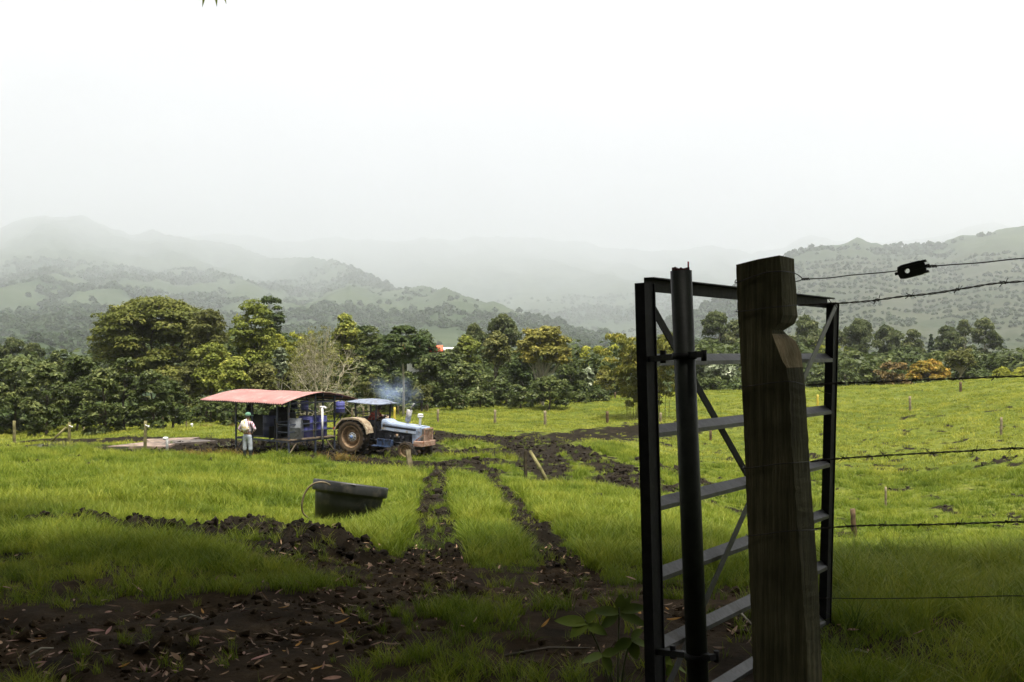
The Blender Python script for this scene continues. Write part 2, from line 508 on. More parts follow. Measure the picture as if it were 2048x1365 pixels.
s1 = _ramp(sn_.outputs['Fac'], [(0.3, (0.014, 0.010, 0.006)), (0.55, (0.042, 0.029, 0.016)), (0.75, (0.105, 0.072, 0.042))])
nb = _nz(9, 6, 0.7)
mm = n.new('ShaderNodeMath'); mm.operation = 'ADD'
ms = n.new('ShaderNodeMath'); ms.operation = 'MULTIPLY_ADD'
l.new(nb.outputs['Fac'], ms.inputs[0]); ms.inputs[1].default_value = 0.5; ms.inputs[2].default_value = -0.25
l.new(at.outputs['Fac'], mm.inputs[0]); l.new(ms.outputs[0], mm.inputs[1])
mr = n.new('ShaderNodeMapRange'); mr.inputs['From Min'].default_value = 0.22; mr.inputs['From Max'].default_value = 0.46
l.new(mm.outputs[0], mr.inputs['Value'])
mx = n.new('ShaderNodeMix'); mx.data_type = 'RGBA'
l.new(mr.outputs[0], mx.inputs['Factor']); l.new(mxg.outputs['Result'], mx.inputs['A'])
adry = n.new('ShaderNodeAttribute'); adry.attribute_name = 'dry'      # leaf-mould under the trees is browner than the wet churned soil
msd = n.new('ShaderNodeMix'); msd.data_type = 'RGBA'
l.new(adry.outputs['Fac'], msd.inputs['Factor']); l.new(s2w.outputs[0], msd.inputs['A']); l.new(s1.outputs[0], msd.inputs['B'])
l.new(msd.outputs['Result'], mx.inputs['B'])
l.new(mx.outputs['Result'], b.inputs['Base Color'])
b.inputs['Roughness'].default_value = 0.95; b.inputs['Specular IOR Level'].default_value = 0.04
bp = n.new('ShaderNodeBump'); bp.inputs['Strength'].default_value = 0.9; bp.inputs['Distance'].default_value = 0.05
l.new(_nz(14, 9, 0.75).outputs['Fac'], bp.inputs['Height']); l.new(bp.outputs[0], b.inputs['Normal'])
ground = link('ground', mesh_np('ground', np.stack([GX, GY, GZ], 1), GF, 4, mg, True, {'mud': ('POINT', GMC), 'dry': ('POINT', sstep(11.0, 8.0, np.hypot(GX, GY) + 2.5 * (fbm(GX, GY, 88, 3) - .5)))}))
tag(ground, 'green pasture with muddy wheel tracks and dark trodden soil', kind='structure')

# ------------------------------------------------------------------ mountains
HK = 2.0      # the slopes lie this much farther out than first laid out
HW_TH = np.linspace(-0.66, 0.66, 620)
HW_R = np.exp(np.linspace(math.log(230), math.log(9000), 340))
def _interp(th, pts): return np.interp(th, [_pxt(p[0]) for p in pts], [p[1] for p in pts])
def hill_z(th, r):
    x = r * np.sin(th); y = r * np.cos(th)
    rid = lambda s, f, st: 1 - np.abs(2 * fbm(th * f + 3 * s + 0.25 * np.log(r), np.log(r) * st + s, int(s * 10), 4, .48) - 1)
    spur = rid(1.3, 8.0, 1.0); spur2 = rid(4.1, 22.0, 2.4)
    sp = (spur - 0.72) * 1.0 + (spur2 - 0.7) * 0.38
    # left massif: its spur comes down to the right and towards the camera
    def massif(rb, rc, ec, w, fall, tilt=1.0):
        rb = _interp(th, rb); rc = _interp(th, rc); zc = _interp(th, ec) / FPX * rc
        eb = -22.0 / rb; e1 = zc / rc
        t = np.clip(np.log(r / rb) / np.log(rc / rb), 0, 1)
        el = eb + (e1 - eb) * t ** tilt
        zz = np.where(r < rb, -22.0, el * np.clip(r, None, rc))
        zz = zz + sp * w * np.clip(t * 3.0, 0, 1) * np.clip(r, None, rc) * 0.033
        return np.where(r > rc, zz - fall * (r - rc), zz)
    A = massif([(-400, 330), (300, 360), (800, 420), (1230, 480)],
               [(-400, 6200), (350, 5900), (500, 4600), (700, 2500), (900, 1250), (1100, 950), (1240, 760), (1400, 700), (2600, 700)],
               [(-400, 215), (0, 205), (90, 225), (300, 198), (480, 178), (700, 150), (830, 112), (950, 84), (1100, 48), (1230, 6), (1400, -40), (2600, -60)], 1.0, 0.42, .62)
    B = massif([(-400, 2300), (600, 2100), (1000, 1300), (1300, 1300), (2600, 2000)],
               [(-400, 8400), (600, 7600), (1100, 7200), (1450, 6600), (2600, 7200)],
               [(-400, 195), (300, 200), (800, 200), (1100, 205), (1300, 196), (1440, 200), (1500, 180), (1620, 200), (2600, 220)], 0.6, 0.0, 0.7)
    C = massif([(-400, 900), (1250, 900), (1400, 560), (1700, 330), (2600, 320)],
               [(-400, 1000), (1250, 1000), (1400, 1000), (1600, 1450), (1900, 1650), (2600, 1750)],
               [(-400, -60), (1200, -50), (1300, 20), (1400, 70), (1480, 120), (1600, 178), (1700, 188), (1850, 198), (2048, 204), (2600, 220)], 0.8, 0.3, 0.8)
    def smax(a, b, k=14.0):
        m = np.maximum(a, b)
        return m + k * np.log1p(np.exp(-np.abs(a - b) / k))
    z = smax(smax(A, B), C)
    return z, sp, x, y
HT, HR = np.meshgrid(HW_TH, HW_R)
hz_, hsp, hx, hy = hill_z(HT, HR)
hfine = (fbm(hx / 38, hy / 38, 71, 4) - 0.5)
hforest = sstep(0.37, 0.56, fbm(hx / 210 + 3, hy / 210, 61, 5, .55) * 0.75 + 0.25 * fbm(hx / 45, hy / 45, 62, 3) - 0.42 * hsp + 0.0)
coffee = sstep(_pxt(1480), _pxt(1580), HT) * sstep(1500, 1150, HR) * sstep(330, 420, HR)
hforest = hforest * (1 - 0.85 * coffee)
hz2 = hz_ + hfine * (6 + 10 * hforest) + hforest * (fbm(hx / 9, hy / 9, 63, 3) - 0.3) * 7
hz2[0, :] -= 20
nt, nr = len(HW_TH), len(HW_R)
ii, jj = np.meshgrid(np.arange(nt - 1), np.arange(nr - 1))
b0 = (jj * nt + ii).ravel()
HF = np.stack([b0, b0 + nt, b0 + nt + 1, b0 + 1], 1)
mh, n, l, b = new_mat('hillside')
tc = n.new('ShaderNodeTexCoord')
at = n.new('ShaderNodeAttribute'); at.attribute_name = 'forest'
a2 = n.new('ShaderNodeAttribute'); a2.attribute_name = 'coffee'
ga = _ramp(_nz(0.006, 8, 0.65).outputs['Fac'], [(0.3, (0.019, 0.030, 0.013)), (0.55, (0.035, 0.050, 0.022)), (0.75, (0.060, 0.072, 0.033))])
fa = _ramp(_nz(0.045, 6, 0.7).outputs['Fac'], [(0.3, (0.008, 0.018, 0.008)), (0.6, (0.022, 0.040, 0.014)), (0.8, (0.04, 0.06, 0.02))])
mx = n.new('ShaderNodeMix'); mx.data_type = 'RGBA'
l.new(at.outputs['Fac'], mx.inputs['Factor']); l.new(ga.outputs[0], mx.inputs['A']); l.new(fa.outputs[0], mx.inputs['B'])
mx2 = n.new('ShaderNodeMix'); mx2.data_type = 'RGBA'
ca_ = _ramp(_nz(0.01, 6, 0.6).outputs['Fac'], [(0.35, (0.022, 0.030, 0.016)), (0.65, (0.05, 0.047, 0.03))])
mc = n.new('ShaderNodeMath'); mc.operation = 'MULTIPLY'; mc.inputs[1].default_value = 0.6
l.new(a2.outputs['Fac'], mc.inputs[0])
l.new(mc.outputs[0], mx2.inputs['Factor']); l.new(mx.outputs['Result'], mx2.inputs['A']); l.new(ca_.outputs[0], mx2.inputs['B'])
l.new(mx2.outputs['Result'], b.inputs['Base Color']); b.inputs['Roughness'].default_value = 0.95
b.inputs['Specular IOR Level'].default_value = 0.1
hills = link('hills', mesh_np('hills', np.stack([hx.ravel() * HK, hy.ravel() * HK, EYE + (hz2.ravel() - EYE) * HK], 1), HF, 4, mh, True,
             {'forest': ('POINT', hforest.ravel()), 'coffee': ('POINT', coffee.ravel())}))
tag(hills, 'green mountain slopes fading up into low cloud', kind='structure')
HTOP = float(hz2.max()) * HK

# ------------------------------------------------------------------ haze
hb = MB().box(-18600, 18600, -400, 18600, -190, HTOP + 12)
hm = bpy.data.materials.new('haze'); hm.use_nodes = True
n = hm.node_tree.nodes; l = hm.node_tree.links; n.clear()
vo = n.new('ShaderNodeOutputMaterial'); vp = n.new('ShaderNodeVolumePrincipled')
vp.inputs['Color'].default_value = (0.935, 0.955, 1.0, 1); vp.inputs['Density'].default_value = 0.00021
vp.inputs['Anisotropy'].default_value = 0.635
l.new(vp.outputs[0], vo.inputs['Volume'])
hm.cycles.homogeneous_volume = True
haze = hb.build('haze', hm)
tag(haze, 'pale mist in the air before the mountains', kind='stuff')
# ------------------------------------------------------------------ trees
LM = {
 'umbrella': leaf_mat('leaf_umbrella', (0.030, 0.042, 0.008), (0.115, 0.115, 0.026), third=(0.080, 0.088, 0.018)),
 'feather': leaf_mat('leaf_feather', (0.045, 0.062, 0.009), (0.20, 0.20, 0.038), third=(0.12, 0.135, 0.022)),
 'broad': leaf_mat('leaf_broad', (0.018, 0.030, 0.007), (0.12, 0.135, 0.045), third=(0.055, 0.070, 0.019), rough=0.42, k=1.35),
 'dark': leaf_mat('leaf_dark', (0.016, 0.030, 0.009), (0.070, 0.088, 0.026), third=(0.042, 0.058, 0.017)),
 'olive': leaf_mat('leaf_olive', (0.036, 0.044, 0.012), (0.125, 0.12, 0.035), third=(0.080, 0.082, 0.022)),
 'yellow': leaf_mat('leaf_yellow', (0.055, 0.060, 0.013), (0.21, 0.185, 0.04), third=(0.125, 0.118, 0.026)),
 'lime': leaf_mat('leaf_lime', (0.10, 0.11, 0.016), (0.34, 0.32, 0.06), third=(0.21, 0.22, 0.03)),
 'olive2': leaf_mat('leaf_bamboo', (0.05, 0.058, 0.012), (0.24, 0.20, 0.035), third=(0.12, 0.12, 0.022)),
 'orange': leaf_mat('leaf_orange', (0.085, 0.075, 0.012), (0.27, 0.165, 0.03), third=(0.16, 0.125, 0.022)),
 'euc': leaf_mat('leaf_euc', (0.028, 0.042, 0.016), (0.12, 0.125, 0.052), third=(0.070, 0.082, 0.03)),
 'pale': leaf_mat('leaf_pale', (0.055, 0.072, 0.03), (0.33, 0.34, 0.25), third=(0.13, 0.15, 0.09)),
 'conifer': leaf_mat('leaf_conifer', (0.014, 0.028, 0.014), (0.05, 0.07, 0.03), third=(0.03, 0.046, 0.02)),
 'rust': leaf_mat('leaf_rust', (0.05, 0.035, 0.012), (0.15, 0.10, 0.035), third=(0.085, 0.06, 0.02)),
}
M_bark = mat('bark', (0.05, 0.04, 0.028), (0.11, 0.09, 0.065), 0.9, 6, bump=0.5, stretch=(1, 1, 0.25))
M_barkp = mat('bark_pale', (0.20, 0.18, 0.13), (0.36, 0.33, 0.26), 0.85, 5, bump=0.3, stretch=(1, 1, 0.25))
M_barkb = mat('bark_bare', (0.26, 0.23, 0.15), (0.42, 0.38, 0.27), 0.9, 5, bump=0.3)
M_cane = mat('cane', (0.10, 0.10, 0.03), (0.2, 0.19, 0.07), 0.6, 5)

def leaf_cloud(rng, clumps, L, W, n_tot, up=0.55, droop=0.0, flat=0.0):
    """rhombus leaves spread through the shells of ellipsoid clumps [(x,y,z,rx,ry,rz)]"""
    C = np.array(clumps, float)
    area = (C[:, 3] * C[:, 4] + C[:, 3] * C[:, 5] + C[:, 4] * C[:, 5])
    cnt = np.maximum(6, (n_tot * area / area.sum())).astype(int)
    idx = np.repeat(np.arange(len(C)), cnt); N = len(idx)
    d = rng.normal(size=(N, 3)); d[:, 2] = np.where(d[:, 2] < -0.25, -d[:, 2] * rng.uniform(0.2, 1, N), d[:, 2])
    d /= np.linalg.norm(d, axis=1)[:, None]
    rad = 0.45 + 0.6 * rng.random(N) ** 0.55
    # ragged outline: lobes per clump
    lob = 1 + 0.18 * np.sin(d[:, 0] * 5 + idx * 1.7) * np.cos(d[:, 1] * 4 + idx * 2.3) + 0.12 * np.sin(d[:, 2] * 9 + idx)
    pos = C[idx, :3] + d * C[idx, 3:6] * (rad * lob)[:, None]
    nrm = d * 0.7 + rng.normal(size=(N, 3)) * 0.45; nrm[:, 2] += up
    nrm /= np.linalg.norm(nrm, axis=1)[:, None]
    ax = rng.normal(size=(N, 3)) + d * 0.6; ax[:, 2] -= droop
    ax -= nrm * np.sum(ax * nrm, 1)[:, None]
    ax /= np.linalg.norm(ax, axis=1)[:, None] + 1e-9
    sd = np.cross(nrm, ax)
    s = rng.uniform(0.65, 1.3, N)[:, None]
    a = ax * L * s * 0.5; w = sd * W * s * 0.5
    bend = nrm * (L * 0.10) * s
    V = np.stack([pos - a - bend, pos + w, pos + a - bend, pos - w], 1).reshape(-1, 3)
    F = np.arange(N * 4).reshape(N, 4)
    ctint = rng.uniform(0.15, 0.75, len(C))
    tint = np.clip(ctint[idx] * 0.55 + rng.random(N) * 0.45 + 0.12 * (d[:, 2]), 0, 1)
    return V, F, tint

def fit_top(cl, H):
    """stretch the clumps so that the crown reaches the tree's full height"""
    top = max(c[2] + c[5] * .9 for c in cl)
    return [(c[0], c[1], c[2] * H / top, c[3], c[4], c[5]) for c in cl]

def crown_obj(rng, parent, clumps, L, W, n, m, name='crown', **k):
    V, F, t = leaf_cloud(rng, clumps, L, W, int(n), **k)
    return link(name, mesh_np(name, V, F, 4, m, False, {'tint': ('FACE', t)}), parent)

def curve_pts(rng, a, b, n=5, wob=0.08, sag=0.0):
    a = np.array(a, float); b = np.array(b, float); Ln = np.linalg.norm(b - a)
    out = []
    o = rng.normal(size=3) * wob * Ln
    for i in range(n):
        t = i / (n - 1)
        p = a + (b - a) * t + o * math.sin(PI * t) + np.array([0, 0, sag * Ln * math.sin(PI * t)])
        out.append(p)
    return out

def ellipsoid_clumps(rng, cz, hw, hh, n, cr, flat=0.75, lower=-0.35, depth=None, jit=0.15):
    """clumps over the surface (and some inside) of a crown ellipsoid centred at height cz"""
    hd = depth or hw
    out = []
    i = 0
    while len(out) < n:
        d = rng.normal(size=3); d /= np.linalg.norm(d)
        if d[2] < lower: continue
        f = rng.uniform(0.72, 1.0) if len(out) > n * 0.25 else rng.uniform(0.2, 0.6)
        c = cr * rng.uniform(0.7, 1.3)
        p = d * np.array([hw - c, hd - c, hh - c * flat]) * f
        p[2] += cz
        p[:2] += rng.normal(size=2) * jit * cr
        out.append((p[0], p[1], p[2], c, c, c * flat))
    return out

def bush_clumps(rng, H, hw, n, cr, lo=0.05, top=1.0):
    """clumps filling a broad crown that reaches down to the ground, with an uneven top"""
    out = []
    for i in range(n):
        f = rng.random() ** 0.8
        c = cr * rng.uniform(0.65, 1.3)
        r = hw * math.sqrt(max(0.05, 1 - max(0, (f - 0.45) / 0.62) ** 2)) * (0.86 + 0.14 * min(1, f / 0.2))
        a = rng.uniform(0, 2 * PI); q = rng.random() ** 0.4
        out.append((math.cos(a) * max(0, r - c * .6) * q, math.sin(a) * max(0, r - c * .6) * q, max(c * 0.5, H * (lo + (top - lo) * f) - c * 0.6), c, c, c * rng.uniform(.55, .8)))
    return out

def trunk_obj(rng, t, h, r, clumps, m, limbs=7, base=0.35, lean=0.0):
    mb = MB()
    top = np.array([lean * h, 0, h])
    pts = curve_pts(rng, (0, 0, -0.25), top, 6, 0.03)
    mb.tube(pts, [r * (1.25 - 0.75 * i / 5) for i in range(6)], 7)
    cl = sorted(clumps, key=lambda c: rng.random())[:limbs]
    for c in cl:
        f = rng.uniform(base, 0.95)
        k = f * 5; i0 = int(min(4, k)); q = pts[i0] + (pts[i0 + 1] - pts[i0]) * (k - i0)
        e = np.array(c[:3]); 
        if e[2] < q[2]: e[2] = q[2] + 0.2
        mb.tube(curve_pts(rng, q, e, 5, 0.07, 0.05), [r * 0.5 * (1 - 0.8 * j / 4) for j in range(5)], 5)
    return mb.build('trunk', m, t, fix=False)

TREE_GROUP = {}
def tree(kind, px, top, hwpx, Y, label, base=None, name=None, cat='tree', group='trees behind the pasture', seed=None, dens=1.0, crown_from=None):
    rng = np.random.default_rng(seed if seed is not None else int(px * 7 + top * 13 + Y))
    x = (px - 1024) / FPX * Y
    g = gz1(x, Y)
    if base is not None: g = EYE - (base - HOR) / FPX * Y
    H = EYE - (top - HOR) / FPX * Y - g
    hw = hwpx / FPX * Y
    nm = name or {'umbrella': 'rain_tree', 'feather': 'acacia_tree', 'broad': 'broadleaf_tree', 'dark': 'dense_tree', 'olive': 'olive_green_tree',
                  'yellow': 'yellowing_tree', 'lime': 'bamboo_clump', 'orange': 'flowering_shrub', 'euc': 'eucalyptus_tree', 'pale': 'silver_leaved_tree',
                  'conifer': 'conifer_tree', 'rust': 'brown_shrub', 'bare': 'bare_tree', 'thin': 'slender_tree', 'tall': 'tall_thin_tree', 'shrub': 'leafy_shrub',
                  'sparse': 'sparse_tree', 'yshrub': 'yellow_green_shrub', 'bamboo': 'bamboo_clump'}[kind]
    t = empty(nm, (x, Y, g), label, cat, group)
    sc = Y / 85.0
    if kind == 'umbrella':
        cl = []
        for i in range(int(120 * dens)):
            a = rng.uniform(0, 2 * PI); rr = math.sqrt(rng.random())
            ex = rr * math.cos(a) * hw * 0.9; ey = rr * math.sin(a) * hw * 0.8
            dome = H * (0.56 + 0.40 * math.sqrt(max(0, 1 - rr * rr)))
            z = dome - rng.choice([0, 0, 0, 0.12, 0.25, 0.40, 0.52]) * H
            c = rng.uniform(0.75, 1.35) * hw * 0.19
            cl.append((ex, ey, z - c * 0.5, c * 1.25, c * 1.25, c * 0.6))
        trunk_obj(rng, t, H * 0.5, hw * 0.055, cl, M_bark, 14, 0.5)
        crown_obj(rng, t, cl, 0.34, 0.18, 44000 * dens, LM['umbrella'], up=0.9)
    elif kind in ('feather', 'olive', 'yellow', 'dark', 'pale'):
        lo = crown_from if crown_from is not None else 0.22
        hh = H * (1 - lo) / 2
        n = int((30 + 8 * hh / hw) * dens)
        cl = ellipsoid_clumps(rng, H - hh, hw, hh, n, hw * 0.34, 0.8, -0.8)
        cl = fit_top(cl, H)
        pale = kind in ('yellow', 'pale')
        trunk_obj(rng, t, H * 0.8, max(0.10, hw * 0.05), cl, M_barkp if pale else M_bark, 9, 0.2)
        A = 4 * PI * hw * hh * 1.25
        L, W = (0.33, 0.16) if kind != 'pale' else (0.5, 0.3)
        L *= max(0.8, sc ** 0.8); W *= max(0.8, sc ** 0.8)
        crown_obj(rng, t, cl, L, W, min(20000, A * (1.9 if kind != 'yellow' else 1.3) * dens / (0.5 * L * W)), LM[kind], up=0.6)
    elif kind in ('broad', 'shrub', 'rust'):
        lo = 0.06
        hh = H * (1 - lo) / 2
        n = int((26 + 10 * hh / hw) * dens)
        cl = bush_clumps(rng, H, hw, int(n * 1.35), hw * 0.27)
        trunk_obj(rng, t, H * 0.7, max(0.07, hw * 0.04), cl, M_bark, 8, 0.15)
        cl = fit_top(cl, H)
        L, W = (0.38, 0.19) if kind != 'rust' else (0.36, 0.2)
        L *= max(0.75, sc ** 0.8); W *= max(0.75, sc ** 0.8)
        A = 4 * PI * hw * hh * 1.25
        crown_obj(rng, t, cl, L, W, min(26000, A * 1.6 * dens / (0.5 * L * W)), LM['rust' if kind == 'rust' else 'broad'], up=0.75, droop=0.5)
    elif kind in ('orange', 'yshrub'):
        cl = []
        for i in range(int(46 * dens)):
            d = rng.normal(size=3); d[2] = abs(d[2]); d /= np.linalg.norm(d)
            c = hw * rng.uniform(0.14, 0.26)
            f = rng.uniform(.85, 1.0)
            cl.append((d[0] * (hw - c) * f, d[1] * (hw - c) * 0.8 * f, max(c * 0.5, d[2] * (H - c * .8) * f), c, c, c * 0.85))
        trunk_obj(rng, t, H * 0.5, hw * 0.04, cl, M_bark, 8, 0.1)
        crown_obj(rng, t, cl, 0.34, 0.2, 9000 * dens, LM['orange' if kind == 'orange' else 'lime'], up=0.4)
    elif kind == 'euc':
        cl = []
        n = int(26 * dens)
        for i in range(n):
            f = rng.random()
            z = H * (0.36 + 0.58 * f)
            prof = math.sin(PI * min(0.97, (0.12 + 0.8 * f))) ** 0.7
            a = rng.uniform(0, 2 * PI); rr = rng.uniform(0.25, 0.85) * hw * prof
            c = hw * rng.uniform(0.22, 0.40)
            cl.append((rr * math.cos(a), rr * math.sin(a), z, c, c, c * rng.uniform(0.8, 1.15)))
        cl.append((0, 0, H - hw * 0.3, hw * .3, hw * .3, hw * .3))
        trunk_obj(rng, t, H * 0.86, max(0.12, hw * 0.055), cl, M_barkp, 11, 0.35)
        L = 0.42 * max(1, sc ** 0.75); W = 0.15 * max(1, sc ** 0.75)
        crown_obj(rng, t, cl, L, W, 8500 * dens, LM['euc'], up=0.25, droop=1.6)
    elif kind == 'conifer':
        cl = []
        for i in range(30):
            f = i / 29; rr = hw * (1.02 - f)
            a = rng.uniform(0, 2 * PI)
            cl.append((rr * 0.5 * math.cos(a), rr * 0.5 * math.sin(a), H * (0.1 + 0.87 * f), rr * 0.6 + .1, rr * 0.6 + .1, H * 0.05))
        trunk_obj(rng, t, H * 0.95, hw * 0.06, cl, M_bark, 3, 0.3)
        crown_obj(rng, t, cl, 0.7, 0.35, 2500, LM['conifer'], droop=1.0)
    elif kind in ('thin', 'tall', 'sparse'):
        cl = []
        if kind == 'tall':      # flat layers on a long bare pole
            for z, w_, k in ((0.97, 0.45, 7), (0.88, 0.95, 14), (0.76, 1.0, 14), (0.66, 0.6, 7)):
                for i in range(k):
                    a = rng.uniform(0, 2 * PI); rr = math.sqrt(rng.random()) * hw * w_
                    c = hw * rng.uniform(0.2, 0.32)
                    cl.append((rr * math.cos(a), rr * math.sin(a), H * (z + rng.uniform(-.03, .03)), c, c, c * 0.35))
            n, L, W, mk, br = 5500, 0.42, 0.22, 'dark', M_barkp
        elif kind == 'thin':    # fan of slender limbs, airy crown
            hh = H * 0.33
            cl = ellipsoid_clumps(rng, H - hh, hw, hh, int(34 * dens), hw * 0.26, 0.7, -0.6)
            n, L, W, mk, br = 8500 * dens, 0.32, 0.17, 'yellow', M_barkp
        else:
            hh = H * 0.42
            cl = ellipsoid_clumps(rng, H - hh, hw, hh, int(24 * dens), hw * 0.28, 0.8, -0.8)
            n, L, W, mk, br = 1500 * dens, 0.34, 0.2, 'olive', M_barkb
        mb = MB()
        r = max(0.09, hw * 0.045)
        top = 0.95 if kind == 'tall' else 0.5
        pts = curve_pts(rng, (0, 0, -0.25), (rng.normal() * .2, 0, H * top), 6, 0.015)
        mb.tube(pts, [r * (1.15 - 0.6 * i / 5) for i in range(6)], 7)
        for c in (cl if kind != 'tall' else cl[::2]):
            if kind == 'tall': q = np.array([0, 0, c[2] - hw * 0.06])
            else:
                k = rng.uniform(1.6, 5.0); i0 = int(min(4, k)); q = pts[i0] + (pts[i0 + 1] - pts[i0]) * (k - i0)
            mb.tube(curve_pts(rng, q, c[:3], 6, 0.06, 0.04), [r * (.42 if kind != 'thin' else .24) * (1 - 0.8 * j / 5) + 0.012 for j in range(6)], 5)
        mb.build('trunk', br, t, fix=False)
        crown_obj(rng, t, cl, L, W, n, LM[mk], up=0.7)
    elif kind == 'bare':
        mb = MB(); tips = []
        def grow(p, d, ln, r, lev):
            d = d / np.linalg.norm(d)
            side = rng.normal(size=3); side -= d * side.dot(d)
            e = p + d * ln; mid = p + d * ln * 0.5 + side * ln * 0.06
            mb.tube([p, mid, e], [r, r * 0.82, r * 0.62], 6 if lev < 2 else 4, cap=False)
            if lev >= 5 or ln < 0.3:
                tips.append(e); return
            k = 3 if lev < 4 else 2
            for i in range(k):
                nd = d + rng.normal(size=3) * (0.55 if lev > 0 else 0.75)
                nd[2] += 0.22 if lev > 0 else 0.1
                nd[1] *= 0.9; nd[0] *= 0.86
                grow(e, nd, ln * rng.uniform(0.62, 0.86), r * 0.60, lev + 1)
            if lev in (1, 2):
                nd = rng.normal(size=3); nd[2] = abs(nd[2]) * .3 - .15
                grow(mid, nd, ln * 0.75, r * 0.5, lev + 2)
        p0 = np.array([0, 0, -0.2]); r0 = 0.2
        mb.tube([p0, (0.05, 0, H * 0.14), (0, 0, H * 0.28)], [r0, r0 * .85, r0 * .75], 8)
        top_ = np.array([0, 0, H * 0.28])
        for i in range(7):
            a = 2 * PI * i / 7 + rng.uniform(-.3, .3); el = rng.uniform(0.25, 1.25)
            grow(top_ * rng.uniform(.7, 1), np.array([.7 * math.cos(a) * math.cos(el), 0.8 * math.sin(a) * math.cos(el), math.sin(el)]), H * rng.uniform(.185, .225), r0 * 0.5, 0)
        for i in range(5):
            a = rng.uniform(0, 2 * PI)
            grow(np.array([0, 0, H * rng.uniform(0.1, 0.25)]), np.array([math.cos(a), math.sin(a), 0.22]), H * 0.17, r0 * 0.3, 2)
        t.scale = (.74, .85, 1.0)
        mb.build('trunk', M_barkb, t, fix=False)
        cl = [(p[0], p[1], p[2], .3, .3, .25) for p in tips[::3]]
        crown_obj(rng, t, cl, 0.2, 0.11, 500, LM['olive'])
    elif kind in ('lime', 'bamboo'):
        cl = []; nc = int((34 if kind == 'bamboo' else 26) * dens)
        mb = MB()
        for i in range(nc):
            a = rng.uniform(0, 2 * PI); b0_ = rng.uniform(0.05, 0.5 if kind == 'bamboo' else 0.3) * hw
            f = rng.uniform(0.55, 1.0)
            p0 = np.array([b0_ * math.cos(a) * 1.3, b0_ * math.sin(a), -0.1])
            reach = hw * rng.uniform(0.15, 0.95) * (1 if kind == 'lime' else 0.8)
            pts = []
            for j in range(7):
                s = j / 6
                pts.append(p0 + np.array([math.cos(a) * reach * s ** 2.4, math.sin(a) * reach * s ** 2.4, H * f * (s - 0.13 * s ** 3) / 0.87]))
            mb.tube(pts, [0.022 * (1.1 - 0.9 * j / 6) * max(1, sc) for j in range(7)], 4, cap=False)
            for j in range(2 if kind == 'bamboo' else 2, 7):
                c = hw * rng.uniform(0.10, 0.19) * (0.55 + 0.09 * j)
                q = pts[j] + rng.normal(size=3) * hw * 0.06
                cl.append((q[0], q[1], q[2], c, c, c * 0.7))
        mb.build('culms', M_cane, t, fix=False)
        crown_obj(rng, t, cl, 0.42, 0.10, (6500 if kind == 'lime' else 9000) * dens, LM['lime' if kind == 'lime' else 'olive2'], name='foliage', droop=1.0, up=0.3)
    return t

W_ = 'at the left edge of the wood'
# big trees left of the shed
tree('umbrella', 318, 583, 128, 86, 'huge dark olive rain tree with layered domed crown, biggest in the wood', base=858)
tree('olive', 415, 618, 52, 82, 'dense olive tree filling the gap right of the huge domed tree', base=852, crown_from=0.15)
tree('feather', 422, 684, 46, 76, 'lower golden olive tree in front of the huge domed tree', base=850, crown_from=0.12)
tree('feather', 502, 601, 54, 82, 'feathery bright yellow green tree rising behind the shed roof', base=848, crown_from=0.14)
tree('dark', 545, 592, 36, 98, 'dark crown peeping out behind the feathery bright green tree', base=840)
tree('olive', 372, 735, 40, 76, 'dark olive tree standing under the right half of the huge domed crown', base=850, crown_from=0.05)
tree('feather', 468, 712, 38, 74, 'golden green tree in front of the feathery bright tree, left of the shed ridge', base=848, crown_from=0.05)
tree('olive', 525, 725, 36, 75, 'olive tree right under the feathery bright green crown', base=846, crown_from=0.05)
tree('olive', 590, 725, 34, 84, 'dull olive tree directly behind the bare branches', base=842, crown_from=0.05)
tree('broad', 655, 735, 44, 84, 'dark tree behind the right half of the bare branches', base=842)
tree('lime', 578, 655, 36, 90, 'arching yellow green bamboo between feathery tree and bare tree', base=838)
tree('pale', 560, 695, 17, 78, 'small tree with silvery white leaves beside the bare tree', base=838, crown_from=0.45)
# broad-leaved edge at the left
lx = [(-45, 728, 62, 57), (28, 716, 56, 60), (92, 722, 48, 56), (150, 712, 52, 62), (205, 738, 44, 57), (250, 716, 50, 60), (300, 742, 44, 58), (345, 760, 34, 60)]
for i, (px, tp, w, Y) in enumerate(lx):
    tree('broad', px, tp, w, Y, 'dark broadleaf tree with big drooping leaves, ' + ['cut by the left frame edge', 'behind the first post from the left', 'behind the second and third posts from the left',
         'behind the braced post on the left', 'just left of the huge domed tree', 'standing low before the huge domed tree', 'under the left half of the huge domed crown', 'last of its row towards the shed'][i], group='broadleaf trees along the left edge', dens=1.1)
tree('euc', 22, 676, 30, 120, 'bluish eucalyptus rising behind the broadleaf row at far left', base=800)
tree('euc', 66, 688, 24, 125, 'smaller bluish eucalyptus behind the broadleaf row at far left', base=800)
tree('broad', 118, 700, 30, 95, 'dark tree top behind the broadleaf row left of the domed tree', base=850)
for px, tp, w, Y, lb in ((415, 790, 40, 66, 'low dark bush behind the left end of the shed roof'), (470, 800, 36, 64, 'low dark bush seen under the shed roof left end'),
                         (540, 790, 40, 70, 'dark bush right behind the shed'), (600, 800, 34, 72, 'dark bush behind the shed ridge under the bare tree')):
    tree('shrub', px, tp, w, Y, lb, cat='bush', group='bushes along the wood edge')
